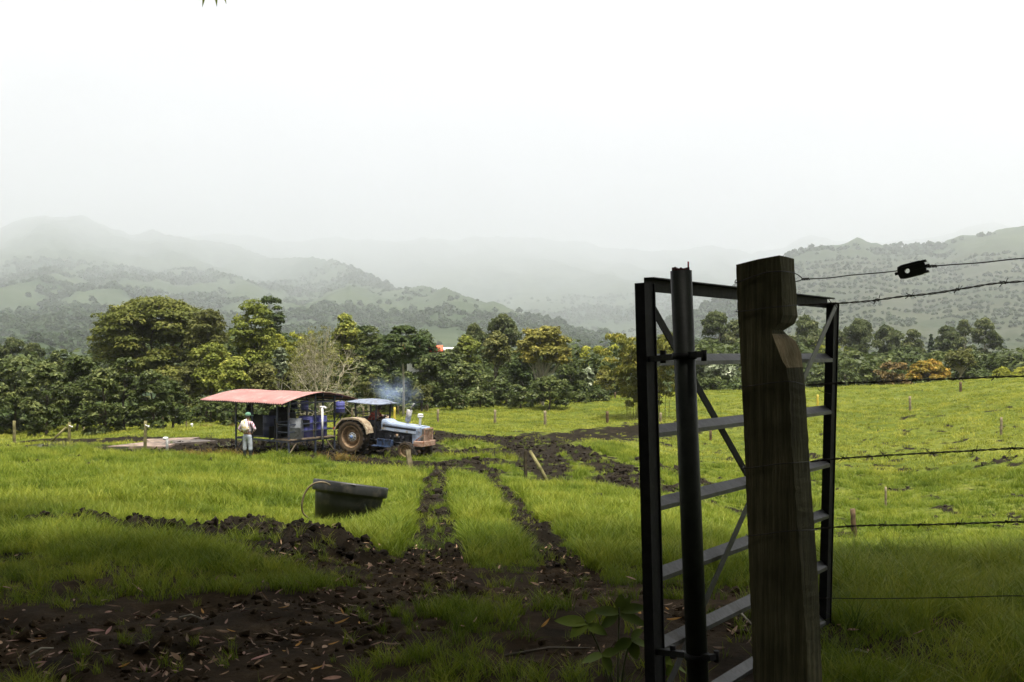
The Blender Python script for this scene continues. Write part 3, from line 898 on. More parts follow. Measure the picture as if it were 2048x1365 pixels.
# middle
tree('bare', 640, 655, 66, 72, 'pale leafless tree with spreading tangled branches behind the shed', base=852)
tree('feather', 692, 627, 38, 92, 'fresh green tree with upright top right of the bare tree', base=835, crown_from=0.1)
tree('dark', 718, 652, 28, 96, 'dark slim crown between the fresh green tree and the glossy one', base=836, crown_from=.1)
tree('olive', 612, 668, 30, 96, 'olive tree top behind the left half of the bare branches', base=840, crown_from=.1)
tree('broad', 905, 694, 32, 90, 'leafy tree in front of the white house wall', base=828)
tree('broad', 742, 652, 36, 86, 'dark glossy tree between the fresh green tree and the tall pole tree', base=836)
tree('dark', 775, 668, 34, 92, 'dense dark tree behind the tall pole tree', base=830)
tree('tall', 806, 656, 46, 74, 'tall tree with long bare pale trunk and flat layered crown', base=838)
tree('dark', 846, 660, 36, 98, 'round dark tree top left of the red roofed house', base=830)
tree('broad', 868, 705, 48, 84, 'dark broadleaf tree below the red roof', base=830)
tree('broad', 735, 725, 46, 80, 'dark undergrowth tree behind the exhaust smoke', base=838)
tree('broad', 800, 742, 42, 82, 'dark undergrowth tree behind the pole tree trunk', base=835)
tree('sparse', 740, 745, 23, 70, 'small pale half bare tree above the tractor canopy', base=835)
tree('olive', 845, 768, 27, 78, 'rounded olive bush right of the exhaust smoke', base=828, cat='bush', name='olive_bush', crown_from=0.02)
tree('feather', 937, 671, 30, 96, 'pale green rounded tree right of the white house wall', base=830)
tree('euc', 948, 648, 30, 122, 'dark billowy eucalyptus behind the pale green rounded tree', base=800, dens=1.6)
tree('euc', 1006, 628, 36, 126, 'tallest dark eucalyptus in the middle of the wood', base=800, dens=1.8)
tree('olive', 992, 662, 34, 92, 'olive tree with forked bare trunk left of the yellowing tree', base=822, crown_from=0.42)
tree('broad', 930, 722, 46, 88, 'dark glossy tree under the pale rounded tree', base=828)
tree('broad', 985, 748, 40, 86, 'dark tree behind the forked trunk', base=822)
tree('thin', 1086, 649, 62, 84, 'large yellowing tree with airy crown and fan of slender limbs', base=818, dens=1.3)
tree('dark', 1050, 700, 42, 100, 'dark tree behind the slender limbs of the yellowing tree', base=815)
tree('broad', 1140, 725, 40, 96, 'dark tree right below the yellowing crown', base=812)
tree('broad', 1098, 752, 44, 80, 'pale green big leaved shrub in front of the yellowing tree', base=814, cat='shrub', name='leafy_shrub')
tree('lime', 1180, 690, 44, 108, 'bright yellow bamboo grove right of the yellowing tree', base=806)
tree('dark', 1238, 682, 34, 112, 'dark tree top behind the bamboo beside the gate', base=800)
tree('pale', 1168, 735, 26, 98, 'silvery leaved tree below the bright yellow bamboo', base=808)
tree('yellow', 1212, 738, 28, 92, 'small yellow tinged tree left of the bamboo by the gate', base=806, crown_from=0.15)
tree('broad', 1232, 752, 32, 98, 'dark shrub behind the small yellow tinged tree', base=806)
for px, tp, w, Y, lb in ((905, 778, 32, 80, 'olive dark bush left of the braced post in the wood edge'), (960, 780, 34, 82, 'dark bush behind the braced post in the wood edge'),
                         (1040, 770, 30, 82, 'dark bush left of the big leaved shrub'), (1150, 780, 28, 86, 'dark bush right of the big leaved shrub'),
                         (1195, 778, 26, 88, 'low dark bush under the small yellow tinged tree'), (690, 790, 40, 74, 'dark bush behind the right end of the shed roof'),
                         (770, 790, 40, 78, 'dark bush behind the tractor canopy front')):
    tree('shrub', px, tp, w, Y, lb, cat='bush', group='bushes along the wood edge')
tree('bamboo', 1290, 668, 76, 70, 'yellow bamboo clump standing in the pasture behind the gate', base=836, group='', dens=1.1)
# seen through and beside the gate
tree('euc', 1345, 668, 34, 135, 'rounded olive tree seen between gate stile and pipe post', base=780)
tree('euc', 1440, 625, 40, 160, 'dark hazy eucalyptus between pipe post and wooden post', base=770, dens=1.5)
tree('euc', 1480, 640, 34, 150, 'olive eucalyptus half behind the wooden post', base=770, dens=1.3)
tree('dark', 1405, 690, 34, 128, 'round green tree under the dark hazy eucalyptus', base=785)
tree('pale', 1440, 722, 36, 112, 'whitish leaved tree under the second gate rail', base=785, crown_from=0.1)
tree('shrub', 1425, 752, 40, 106, 'green shrub at the pasture edge below the whitish tree', cat='shrub', base=788)
tree('shrub', 1365, 756, 34, 106, 'green shrub at the pasture edge between stile and pipe', cat='shrub', base=788)
tree('euc', 1622, 640, 44, 165, 'tall pale olive eucalyptus right behind the wooden post', base=765, dens=1.4)
tree('euc', 1658, 655, 30, 175, 'olive eucalyptus seen through the top of the gate', base=765)
tree('euc', 1718, 638, 34, 175, 'tall domed eucalyptus right of the far gate stile', base=765, dens=1.5)
tree('euc', 1778, 655, 34, 180, 'wide olive eucalyptus second right of the far gate stile', base=765, dens=1.3)
tree('euc', 1822, 660, 26, 182, 'lower olive eucalyptus third right of the far gate stile', base=765)
tree('conifer', 1862, 670, 17, 178, 'narrow pointed tree between the eucalypts', base=765)
tree('euc', 1898, 655, 30, 176, 'dark green eucalyptus right of the narrow pointed tree', base=765, dens=1.5)
tree('euc', 1928, 640, 24, 200, 'thin hazy eucalyptus behind the white trunked one', base=765, dens=.6)
tree('euc', 1970, 636, 30, 180, 'eucalyptus with bright white forked trunk at the right', base=765, dens=.9)
tree('lime', 1655, 690, 30, 150, 'yellow green bamboo behind the gate brace', base=775)
for i, (px, tp, w, Y) in enumerate([(1560, 725, 40, 120), (1655, 728, 34, 120), (1705, 702, 38, 128), (1755, 712, 36, 124), (1815, 692, 50, 132), (1870, 702, 38, 130), (1975, 708, 42, 126), (2020, 705, 44, 130), (2075, 715, 42, 130)]):
    tree('broad', px, tp, w, Y, 'grey green broadleaf tree on the right, ' + ['hidden mostly by the wooden post', 'between the wooden post and far gate stile', 'just right of the far gate stile', 'before the wide olive eucalyptus',
         'tallest of the row, behind the orange shrub', 'behind the right side of the orange shrub', 'below the white trunked eucalyptus', 'right of the white trunked eucalyptus', 'at the right frame edge'][i], group='broadleaf trees along the right edge')
for i, (px, tp, w, Y) in enumerate([(1640, 735, 30, 110), (1690, 736, 28, 108), (1735, 730, 30, 110)]):
    tree('shrub', px, tp, w, Y, 'green shrub on the right pasture edge, ' + ['left of the far gate stile', 'touching the far gate stile', 'left of the brown bush'][i], cat='shrub', group='shrubs along the right edge')
tree('rust', 1785, 722, 36, 108, 'brownish bush left of the orange flowering shrub', cat='bush')
tree('orange', 1857, 717, 46, 100, 'round orange yellow flowering shrub at the pasture edge', cat='shrub', base=760)
tree('sparse', 1922, 690, 34, 104, 'pale half bare tree right of the orange shrub', base=762, dens=2.2)
tree('shrub', 1935, 712, 36, 112, 'green bush behind the pale half bare tree', cat='bush')
tree('yshrub', 2005, 734, 22, 108, 'small round yellow green shrub far right', cat='shrub', base=760)
tree('yshrub', 2050, 730, 26, 112, 'yellow green shrub cut by the right frame edge', cat='shrub', base=758)
# belt of further wood behind the front trees: one mass
rng = np.random.default_rng(77)
cl = []
for i in range(1300):
    px = rng.uniform(-250, 2300); Y = rng.uniform(100, 150) * (1.15 if px > 1300 else 1)
    x = (px - 1024) / FPX * Y
    tpx = np.interp(px, [-250, 150, 330, 560, 700, 900, 1100, 1250, 1450, 1700, 2300], [725, 735, 660, 690, 690, 710, 705, 710, 690, 715, 715]) + rng.uniform(0, 90)
    z = EYE - (tpx - HOR) / FPX * Y
    c = rng.uniform(1.1, 2.4)
    cl.append((x, Y, z, c, c, c * 0.75))
V, F, tt = leaf_cloud(rng, cl, 0.75, 0.45, 90000, up=0.7)
wood = link('far_wood', mesh_np('far_wood', V, F, 4, LM['broad'], False, {'tint': ('FACE', tt)}))
tag(wood, 'dense dark wood closing the gaps behind the front trees', kind='stuff')
cl = []
for i in range(520):
    px = rng.uniform(-200, 2300)
    Y = np.interp(px, [-200, 0, 400, 700, 1000, 1250, 1450, 2300], [60, 60, 70, 78, 86, 96, 110, 112]) + rng.uniform(0, 10)
    x = (px - 1024) / FPX * Y
    c = rng.uniform(0.5, 1.1)
    cl.append((x, Y, gz1(x, Y) + rng.uniform(0.2, 1.1), c, c, c * 0.8))
V, F, tt = leaf_cloud(rng, cl, 0.45, 0.24, 26000, up=0.6)
ug = link('undergrowth', mesh_np('undergrowth', V, F, 4, LM['dark'], False, {'tint': ('FACE', tt)}))
tag(ug, 'low tangled undergrowth at the foot of the wood', kind='stuff')
# ------------------------------------------------------------------ shade trees over the camera (their shade lies on the foreground)
rng = np.random.default_rng(5)
M_shade = leaf_mat('leaf_shade', (0.02, 0.035, 0.012), (0.06, 0.08, 0.028), third=(0.035, 0.055, 0.018), trans=0.2, k=1.0)
def shade_tree(x, y, label):
    g = gz1(x, y)
    t = empty('shade_tree', (x, y, g), label, 'tree', 'tall shade trees over the gate')
    cl = []
    for i in range(285):
        a = rng.uniform(0, 2 * PI); r = 11.5 * math.sqrt(rng.random())
        wx, wy = x + r * math.cos(a), y + 1.0 + r * math.sin(a) * 1.25
        wy = min(wy, 13.0) - (2 * rng.random() if wy > 12 else 0)
        zmin = max(5.4, EYE + 0.385 * max(0, wy + 1.3) + 1.5) - g
        z = zmin + rng.uniform(0, 2.6)
        c = rng.uniform(1.0, 1.7)
        cl.append((wx - x, wy - y, z, c, c, 0.6 * c))
    trunk_obj(rng, t, 6.5, 0.32, cl, M_bark, 16, 0.45)
    V, F, tt = leaf_cloud(rng, cl, 0.42, 0.22, 21000, up=0.8)
    link('crown', mesh_np('crown', V, F, 4, M_shade, False, {'tint': ('FACE', tt)}), t)
    return t
st_main = None
for x, y, lb in ((-9.5, -2.5, 'tall shade tree standing left behind the viewpoint, a leaf tip hanging into view'), (8.5, -3.5, 'tall shade tree standing right behind the viewpoint'),
                 (-19, 3.0, 'tall shade tree outside the left frame edge'),
                 (0.5, -7, 'tall shade tree straight behind the viewpoint'), (-1.5, 5.5, '')):
    if lb:
        t = shade_tree(x, y, lb)
        st_main = st_main or t
# unseen belt of leaves added behind the viewpoint to darken the faces towards it
cl = []
for i in range(320):
    a = rng.uniform(math.radians(125), math.radians(285)); r = rng.uniform(11, 15)
    cl.append((r * math.sin(a) * 1.5, r * math.cos(a), rng.uniform(-.5, 7.5), 1.5, 1.5, 1.2))
V, F, tt = leaf_cloud(rng, cl, .5, .28, 30000, up=.4)
th_ = link('shade_screen', mesh_np('shade_screen', V, F, 4, M_shade, False, {'tint': ('FACE', tt)})); tag(th_, 'unseen leaf screen added behind the viewpoint to darken the foreground', kind='stuff')
# the leaf tip that hangs into the top of the view
base = P(424, -95, 5.0)
tw = MB(); loc0 = st_main.location
tw.tube([P(300, -560, 5.2) - loc0, P(380, -260, 5.1) - loc0, base - loc0], [0.012, 0.007, 0.004], 6)
twig = tw.build('twig', M_bark, st_main, fix=False)
M_tipleaf = leaf_mat('leaf_tip', (0.20, 0.27, 0.02), (0.30, 0.36, 0.04), trans=0.65, k=1.0)
def leaf_blade(a, b, w, nrm, n=7, fold=0.18, curl=0.0):
    """one lance-shaped leaf from a to b as a folded strip"""
    a = Vector(a); b = Vector(b); d = (b - a); L = d.length; d.normalize()
    s = d.cross(Vector(nrm)).normalized(); u = s.cross(d).normalized()
    vs = []; fs = []
    for i in range(n):
        t = i / (n - 1)
        ww = w * math.sin(PI * min(1, 0.06 + t * 0.94)) ** 0.8 * (1 - 0.35 * t) + 0.0005
        c = a + d * L * t + u * (curl * L * (t * t))
        vs += [c - s * ww + u * ww * fold * 2, c, c + s * ww + u * ww * fold * 2]
    for i in range(n - 1):
        k = i * 3
        fs += [(k, k + 1, k + 4, k + 3), (k + 1, k + 2, k + 5, k + 4)]
    return vs, fs
for tip, w in (((404, 14), 0.019), ((433, 13), 0.020), ((452, 8), 0.017), ((418, -10), 0.01), ((470, -25), 0.01)):
    lf = MB(); vs_, fs_ = leaf_blade(base - loc0, P(tip[0], tip[1], 4.95) - loc0, w, (0, -1, 0.3))
    lf.add(vs_, fs_, True); lf.build('leaf', M_tipleaf, twig, fix=False)

# ------------------------------------------------------------------ metal gate, its pipe post, the wooden post and the wires
M_gate = mat('gate_paint', (0.010, 0.010, 0.011), (0.020, 0.020, 0.021), 0.6, 14, bump=0.12, spec=0.12, dirt=(0.03, 0.025, 0.02), dirt_amt=0.15)
M_rail = mat('gate_rail_steel', (0.038, 0.039, 0.041), (0.08, 0.081, 0.083), 0.48, 9, metallic=0.35, bump=0.15, spec=0.6, dirt=(0.03, 0.025, 0.02), dirt_amt=0.25, dirt_scale=5)
M_pipe = mat('pipe_paint', (0.010, 0.012, 0.010), (0.022, 0.026, 0.020), 0.5, 10, bump=0.12, spec=0.2)
ND, FD = 4.0, 5.62
NT, NB = P(1289, 567, ND), P(1312, 1452, ND)
FT, FB = P(1665, 606, FD), P(1648, 1240, FD)
gate = empty('metal_gate', Vector(((NT.x + FT.x) / 2, (NT.y + FT.y) / 2, 0.0)), 'black welded steel farm gate with cross braces swung open behind the wooden post', 'gate')
go = gate.location
along = (FT - NT); along.z = 0; along.normalize()
acr = Vector((along.y, -along.x, 0))          # towards the camera
def stile(a, b, w, name='stile'):
    mb = MB()
    mb.bar(a - go, b - go, w, 0.045, up=acr)
    mb.bar(a - go + acr * 0.0226 + along * (w * 0.42), b - go + acr * 0.0226 + along * (w * 0.42), 0.006, 0.012, up=acr)
    return mb.build(name, M_gate, gate)
stile(NT, NB, 0.078); stile(FT, FB + Vector((0, 0, -0.02)), 0.066)
nst, fst = (NT, NB), (FT, FB)
fr = [0.0, 0.173, 0.336, 0.502, 0.662, 0.823, 0.995]
for i, f in enumerate(fr):
    a = NT.lerp(NB, f) + along * 0.036; b = FT.lerp(FB, min(1, f)) - along * 0.03
    if i == 0: a = a + Vector((0, 0, 0.0)); 
    d = (b - a).normalized()
    mb = MB()
    up0 = Vector((0, 0, 1))
    hh, dd, th = (0.046, 0.046, 0.005)
    # angle iron: sloping face catching the sky, short lip below it
    if i == 0:
        prof = [(0.024, 0.024), (-0.024, 0.024), (-0.024, -0.032), (-0.019, -0.032), (-0.019, 0.019), (0.024, 0.019)]
        prof = [(-0.024, 0.026), (0.024, 0.026), (0.024, 0.020), (-0.018, 0.020), (-0.018, -0.03), (-0.024, -0.03)]
    else:
        prof = [(-0.016, 0.024), (0.022, -0.006), (0.022, -0.024), (0.016, -0.024), (0.016, -0.009), (-0.020, 0.019)]
    vs_ = []
    for c in (a, b):
        for u, w in prof: vs_.append(c + acr * u + up0 * w - go)
    k = len(prof)
    fs_ = [tuple(range(k)), tuple(reversed(range(k, 2 * k)))] + [(j, j + k, (j + 1) % k + k, (j + 1) % k) for j in range(k)]
    mb.add(vs_, fs_)
    mb.build('top_rail' if i == 0 else 'rail', M_gate if i == 0 else M_rail, gate)
off = acr * -0.030
mb = MB(); mb.bar(NT + off + Vector((0, 0, -.02)) + along * 0.03 - go, FB + off + Vector((0, 0, .10)) - go, 0.005, 0.040, up=Vector((0, 0, 1)))
mb.build('brace', M_gate, gate)
off = acr * 0.030
mb = MB(); mb.bar(FT + off - along * 0.02 + Vector((0, 0, -.01)) - go, NB + off + Vector((0, 0, .12)) - go, 0.005, 0.036, up=Vector((0, 0, 1)))
mb.build('brace', M_rail, gate)
for f, s in ((0.173, 1), (0.823, -1)):   # weld plates where braces cross the rails
    pass

PD = 3.78
PT, PB = P(1362, 542, PD), P(1401, 1500, PD)
pp = empty('pipe_post', Vector((PB.x, PB.y, 0)), 'round black steel pipe post carrying the gate hinges', 'post')
po = pp.location
mb = MB(); mb.tube([PT - po, PT.lerp(PB, .5) - po, PB - po], 0.0405, 28, cap=True); mb.build('pipe', M_pipe, pp)
mb = MB(); rr_ = random.Random(4)
ring = []
for k in range(18):
    a = 2 * PI * k / 18
    ring.append((0.030 + 0.006 * rr_.random(), a, rr_.uniform(0.002, 0.016)))
vs_ = [PT - po + Vector((r * math.cos(a), r * math.sin(a), 0.001)) for r, a, h in ring] + [PT - po + Vector((r * math.cos(a), r * math.sin(a), h)) for r, a, h in ring] + [PT - po + Vector((0, 0, 0.006))]
mb.add(vs_, [(k, (k + 1) % 18, (k + 1) % 18 + 18, k + 18) for k in range(18)] + [(k + 18, (k + 1) % 18 + 18, 36) for k in range(18)])
M_redtape = mat('red_plastic', (0.30, 0.01, 0.02), (0.45, 0.015, 0.03), 0.5, 20)
mb.build('torn_cap', mat('torn_cap', (0.03, 0.008, 0.008), (0.10, 0.012, 0.014), 0.8, 30), pp)
mb = MB(); mb.box(-0.0028, 0.0028, -0.002, 0.002, 0, 0.034, Matrix.Translation(PT - po + Vector((0.026, -0.01, 0.0)))); mb.build('red_tag', M_redtape, pp)
for f, big in ((0.1775, 1), (0.803, 1)):   # hinge straps around the pipe, reaching to the gate stile
    c = PT.lerp(PB, f)
    mb = MB()
    mb.tube([c - po + Vector((0, 0, -0.012)), c - po + Vector((0, 0, 0.012))], 0.047, 24)
    q = NT.lerp(NB, 0.1727 if f < .5 else 0.83)
    mb.bar(c - po + (c - q).normalized() * 0.092, q - po, 0.03, 0.022)
    mb.tube([c - po + Vector((0.072, -.01, -0.02)), c - po + Vector((0.072, -.01, 0.022))], 0.011, 6)
    mb.tube([q.lerp(c, .45) - po + Vector((0, 0, -0.02)), q.lerp(c, .45) - po + Vector((0, 0, 0.03))], 0.012, 8)
    mb.build('hinge', M_gate, pp)

# wooden post: square sawn, chewed out on its right edge below the second wire
def wood_mat(name, c1, c2, c3):
    m, n, l, b = new_mat(name)
    tc = n.new('ShaderNodeTexCoord'); mp = n.new('ShaderNodeMapping'); mp.inputs['Scale'].default_value = (22, 22, 0.9)
    l.new(tc.outputs['Object'], mp.inputs[0])
    a = n.new('ShaderNodeTexNoise'); a.inputs['Scale'].default_value = 3; a.inputs['Detail'].default_value = 9; a.inputs['Roughness'].default_value = .7
    l.new(mp.outputs[0], a.inputs['Vector'])
    cr = n.new('ShaderNodeValToRGB'); cr.color_ramp.elements[0].position = .3; cr.color_ramp.elements[0].color = (*c1, 1)
    cr.color_ramp.elements[1].position = .72; cr.color_ramp.elements[1].color = (*c3, 1)
    e = cr.color_ramp.elements.new(.5); e.color = (*c2, 1)
    l.new(a.outputs['Fac'], cr.inputs[0])
    n2 = n.new('ShaderNodeTexNoise'); n2.inputs['Scale'].default_value = 5; n2.inputs['Detail'].default_value = 7
    l.new(tc.outputs['Object'], n2.inputs['Vector'])
    r2 = n.new('ShaderNodeValToRGB'); r2.color_ramp.elements[0].position = .35; r2.color_ramp.elements[0].color = (.45, .46, .40, 1)
    r2.color_ramp.elements[1].position = .65; r2.color_ramp.elements[1].color = (1, 1, .95, 1)
    l.new(n2.outputs['Fac'], r2.inputs[0])
    mx = n.new('ShaderNodeMix'); mx.data_type = 'RGBA'; mx.blend_type = 'MULTIPLY'; mx.inputs['Factor'].default_value = 1
    l.new(cr.outputs[0], mx.inputs['A']); l.new(r2.outputs[0], mx.inputs['B'])
    l.new(mx.outputs['Result'], b.inputs['Base Color'])
    b.inputs['Roughness'].default_value = .9; b.inputs['Specular IOR Level'].default_value = .15
    bp = n.new('ShaderNodeBump'); bp.inputs['Strength'].default_value = 1.0; bp.inputs['Distance'].default_value = .014
    l.new(a.outputs['Fac'], bp.inputs['Height']); l.new(bp.outputs[0], b.inputs['Normal'])
    return m
M_postwood = wood_mat('weathered_post', (0.042, 0.039, 0.022), (0.098, 0.090, 0.050), (0.185, 0.168, 0.105))
M_rawwood = wood_mat('chewed_wood', (0.22, 0.17, 0.10), (0.36, 0.285, 0.18), (0.48, 0.40, 0.28))
WD = 3.25
# outline of the front face, then its right-hand edge that is turned away, as rows (pixel row: left, corner, right)
rows = [(520, 1472, 1559, 1588), (545, 1473, 1562, 1590), (580, 1474, 1563, 1593), (612, 1475, 1565, 1594), (630, 1476, 1566, 1596), (646, 1477, 1560, 1590), (653, 1477.5, 1552, 1578),
        (660, 1478, 1545, 1566), (668, 1478.5, 1544, 1573), (680, 1479, 1549, 1589), (692, 1479.5, 1554, 1596), (708, 1480, 1560, 1602), (724, 1481, 1566, 1604), (736, 1482, 1574, 1606), (760, 1483, 1577, 1609),
        (820, 1486, 1580, 1613), (900, 1489, 1584, 1617), (980, 1492, 1590, 1622), (1060, 1495, 1596, 1628), (1140, 1498, 1602, 1633), (1220, 1501, 1608, 1638), (1300, 1504, 1613, 1640), (1400, 1508, 1618, 1644), (1480, 1510, 1621, 1647)]
vs_ = []; fs_ = []; msel = []
wp = empty('wooden_post', Vector((P(1560, 1480, WD).x, WD + .06, 0)), 'thick square weathered wooden gate post with a chewed notch below its top', 'post')
wo = wp.location
rr_ = random.Random(9)
sub = []
for (r0, r1) in zip(rows[:-1], rows[1:]):
    k = max(1, int((r1[0] - r0[0]) / 10))
    for j in range(k):
        t = j / k
        sub.append(tuple(a + (b - a) * t for a, b in zip(r0, r1)))
sub.append(rows[-1])
for ri, (py, l_, c_, r_) in enumerate(sub):
    jit = lambda: rr_.uniform(-1.2, 1.2)
    front_y = WD; back_y = WD + 0.125
    tl = 10 if ri == 0 else 0
    pl = P(l_ + jit() * .5, py + tl, front_y); pm = P((l_ + c_) / 2, py + tl * 0.3 + (-4 if ri == 0 else 0), front_y - 0.002); pc = P(c_ + jit(), py - (9 if ri == 0 else 0), front_y + 0.004)
    pc2 = P(c_ + (r_ - c_) * .5 + jit(), py - (10 if ri == 0 else 0), front_y + 0.055)
    pr = P(r_ + jit() * .5, py - (6 if ri == 0 else 0), back_y)
    pr.z = pc.z + (rr_.uniform(-.001, .001)); pc2.z = pc.z
    pbl = Vector((pl.x + 0.05, back_y + 0.02, pl.z))
    vs_ += [pl - wo, pm - wo, pc - wo, pc2 - wo, pr - wo, pbl - wo]
for i in range(len(sub) - 1):
    py = sub[i][0]
    for k in range(6):
        k2 = (k + 1) % 6
        fs_.append((i * 6 + k, (i + 1) * 6 + k, (i + 1) * 6 + k2, i * 6 + k2))
        msel.append(1 if (k in (2, 3) and 664 <= py <= 734) else 0)
fs_.append((0, 1, 2, 3, 4, 5)); msel.append(0)
me = bpy.data.meshes.new('timber'); me.from_pydata([tuple(v) for v in vs_], [], fs_)
me.materials.append(M_postwood); me.materials.append(M_rawwood)
me.polygons.foreach_set('material_index', msel)
bm = bmesh.new(); bm.from_mesh(me); bmesh.ops.recalc_face_normals(bm, faces=bm.faces[:]); bm.to_mesh(me); bm.free()
link('timber', me, wp)

M_wire = mat('wire', (0.022, 0.019, 0.017), (0.05, 0.042, 0.036), 0.55, 40, metallic=0.5)
M_ins = mat('insulator_plastic', (0.008, 0.008, 0.009), (0.012, 0.012, 0.013), 0.4, 30)
END = Vector((2.75, 2.22, 0.0))
def wire_path(pts2048, ext_up):
    """post attachment to beyond the frame"""
    q = [P(px, py, WD + 0.06 + (2.9 - WD - .06) * (px - 1600) / 448.0) for px, py in pts2048]
    d = (q[-1] - q[-2]); d.z = 0
    e = END.copy(); e.z = q[-1].z + ext_up
    k = 9
    return q + [q[-1].lerp(e, (i + 1) / k) - Vector((0, 0, .012 * math.sin(PI * (i + 1) / k))) for i in range(k)]
def smooth_path(q, step=0.02):
    out = []
    n = len(q)
    for i in range(n - 1):
        p0 = q[max(0, i - 1)]; p1 = q[i]; p2 = q[i + 1]; p3 = q[min(n - 1, i + 2)]
        k = max(2, int((p2 - p1).length / step))
        for j in range(k):
            t = j / k
            out.append(0.5 * ((2 * p1) + (p2 - p0) * t + (2 * p0 - 5 * p1 + 4 * p2 - p3) * t * t + (-p0 + 3 * p1 - 3 * p2 + p3) * t ** 3))
    out.append(q[-1]); return out
def wrap(mb, py, z_right, rad, strands=1):
    """wire passed round the post"""
    row = min(rows, key=lambda r: abs(r[0] - py))
    loop = [P(row[3] + 6, z_right, WD + .10), P(row[3] + 1, z_right, WD + .09), P(row[2] + 2, py + 1, WD - .004), P((row[1] + row[2]) / 2 + 15, py + 4, WD - .006),
            P((row[1] + row[2]) / 2 - 20, py + 9, WD - .006), P(row[1] - 1, py + 12, WD - .004), P(row[1] - 1, py + 8, WD + .07)]
    mb.tube(smooth_path(loop, .01), rad, 6)
def barbed(name, pts, label, wrap_rows, ext=0.05, bstep=0.125, r=0.0017, seed=1, tail=None):
    rg = random.Random(seed)
    q = smooth_path(wire_path(pts, ext), 0.006)
    t = empty(name, q[0], label, 'barbed wire', 'barbed wires running right from the wooden post')
    o = t.location
    mb = MB()
    s = 0
    for ph in (0, PI):
        strand = []
        s = 0
        for i, p in enumerate(q):
            if i: s += (p - q[i - 1]).length
            d = (q[min(i + 1, len(q) - 1)] - q[max(0, i - 1)]).normalized()
            sd = d.cross(Vector((0, 0, 1))).normalized(); up = sd.cross(d)
            a = s / 0.034 * 2 * PI * 0.5 + ph
            strand.append(p - o + (sd * math.cos(a) + up * math.sin(a)) * (r * 1.15))
        mb.tube(strand, r, 5)
    for py, zr in wrap_rows:
        m2 = MB(); wrap(m2, py, zr, r * 0.9)
        mb.add([v_ for v_ in (Vector(v) - o for v in m2.v)], m2.f, True)
    mb.build('strands', M_wire, t, fix=False)
    s = 0; nxt = 0.10
    for i in range(1, len(q)):
        s += (q[i] - q[i - 1]).length
        if s > nxt:
            nxt += bstep * rg.uniform(0.85, 1.15)
            d = (q[i] - q[i - 1]).normalized(); sd = d.cross(Vector((0, 0, 1))).normalized(); up = sd.cross(d)
            bb = MB()
            a0 = rg.uniform(0, PI)
            for kk in range(2):
                a = a0 + kk * 1.4
                rad = sd * math.cos(a) + up * math.sin(a)
                c = q[i] - o + d * (0.004 * kk)
                coil = [c - rad * 0.0 + d * 0.0]
                pts_ = [c - rad * 0.014 - d * 0.006 + up * 0.002]
                for h in range(9):
                    b_ = a + PI + h * PI / 4
                    pts_.append(c + (sd * math.cos(b_) + up * math.sin(b_)) * 0.0046 + d * (h * 0.0011))
                pts_.append(c + rad * 0.015 + d * 0.016)
                bb.tube(pts_, 0.00115, 4)
            bb.build('barb', M_wire, t, fix=False)
    if tail:
        tb = MB(); tb.tube([P(px, py, WD + .12) - o for px, py in tail], 0.0013, 5); tb.build('loose_end', M_wire, t, fix=False)
    return t
# plain electric wire with its strain insulator
q = wire_path([(1604, 559), (1660, 556), (1700, 551), (1760, 546), (1796, 542)], 0)[:5]
q2 = wire_path([(1866, 533), (1900, 530), (1960, 526), (2048, 517)], 0.05)
t = empty('plain_wire', q[0], 'smooth single wire at the very top, interrupted by a strain insulator', 'wire'); o = t.location
mb = MB(); mb.tube([p - o for p in smooth_path(q)], 0.0019, 6); mb.tube([p - o for p in smooth_path(q2)], 0.0019, 6); 
m2 = MB(); row = rows[1]
m2.tube(smooth_path([P(1606, 558, WD + .1), P(1590, 547, WD + .09), P(1563, 543, WD - .004), P(1530, 546, WD - .006), P(1500, 556, WD - .006), P(1472, 566, WD - .004), P(1472, 560, WD + .07)], .01), 0.0017, 6)
m2.tube(smooth_path([P(1606, 559, WD + .1), P(1598, 562, WD + .1), P(1588, 564, WD + .13)], .01), 0.0017, 6)
mb.add([Vector(v) - o for v in m2.v], m2.f, True)
mb.build('strand', M_wire, t, fix=False)
def coil(a, b, turns, r, rad):
    d = b - a; L = d.length; d.normalize(); sd = d.cross(Vector((0, 0, 1))).normalized(); up = sd.cross(d)
    return [a + d * L * i / (turns * 8) + (sd * math.cos(i * PI / 4) + up * math.sin(i * PI / 4)) * r for i in range(turns * 8 + 1)]
mb = MB(); mb.tube([p - o for p in coil(q[0], q[0] + (q[1] - q[0]).normalized() * 0.026, 5, .0034, .0016)], .0016, 5); mb.build('splice', M_wire, t, fix=False)
mb = MB()
mb.tube([p - o for p in coil(q2[0] - (q2[1] - q2[0]).normalized() * .014, q2[0] + (q2[1] - q2[0]).normalized() * 0.012, 6, .0036, .0017)], .0017, 5)
mb.build('splice', M_wire, t, fix=False)
# insulator: ribbed block with a round hole
ia, ib = P(1797, 547, 3.16), P(1852, 533, 3.12)
dx = (ib - ia).normalized(); nrm = Vector((0.3, -1, 0.15)); nrm = (nrm - dx * nrm.dot(dx)).normalized(); dz = nrm.cross(dx)
if dz.z < 0: dz = -dz
M4 = Matrix.Translation((ia + ib) / 2) @ Matrix((dx, -nrm, dz)).transposed().to_4x4()
t = empty('strain_insulator', (ia + ib) / 2, 'small black ribbed strain insulator with a round hole on the top wire', 'insulator'); o = t.location
mb = MB()
L2, H2 = (ib - ia).length / 2, 0.0225
T = Matrix.Translation(-o) @ M4
hole_c, hr = -L2 * 0.32, 0.0075
N = 28
outer = []
for k in range(N):   # rounded rectangle around the hole
    a = 2 * PI * k / N
    c, s_ = math.cos(a), math.sin(a)
    f = (abs(c / L2) ** 6 + abs(s_ / H2) ** 6) ** (-1 / 6)
    outer.append((c * f, s_ * f))
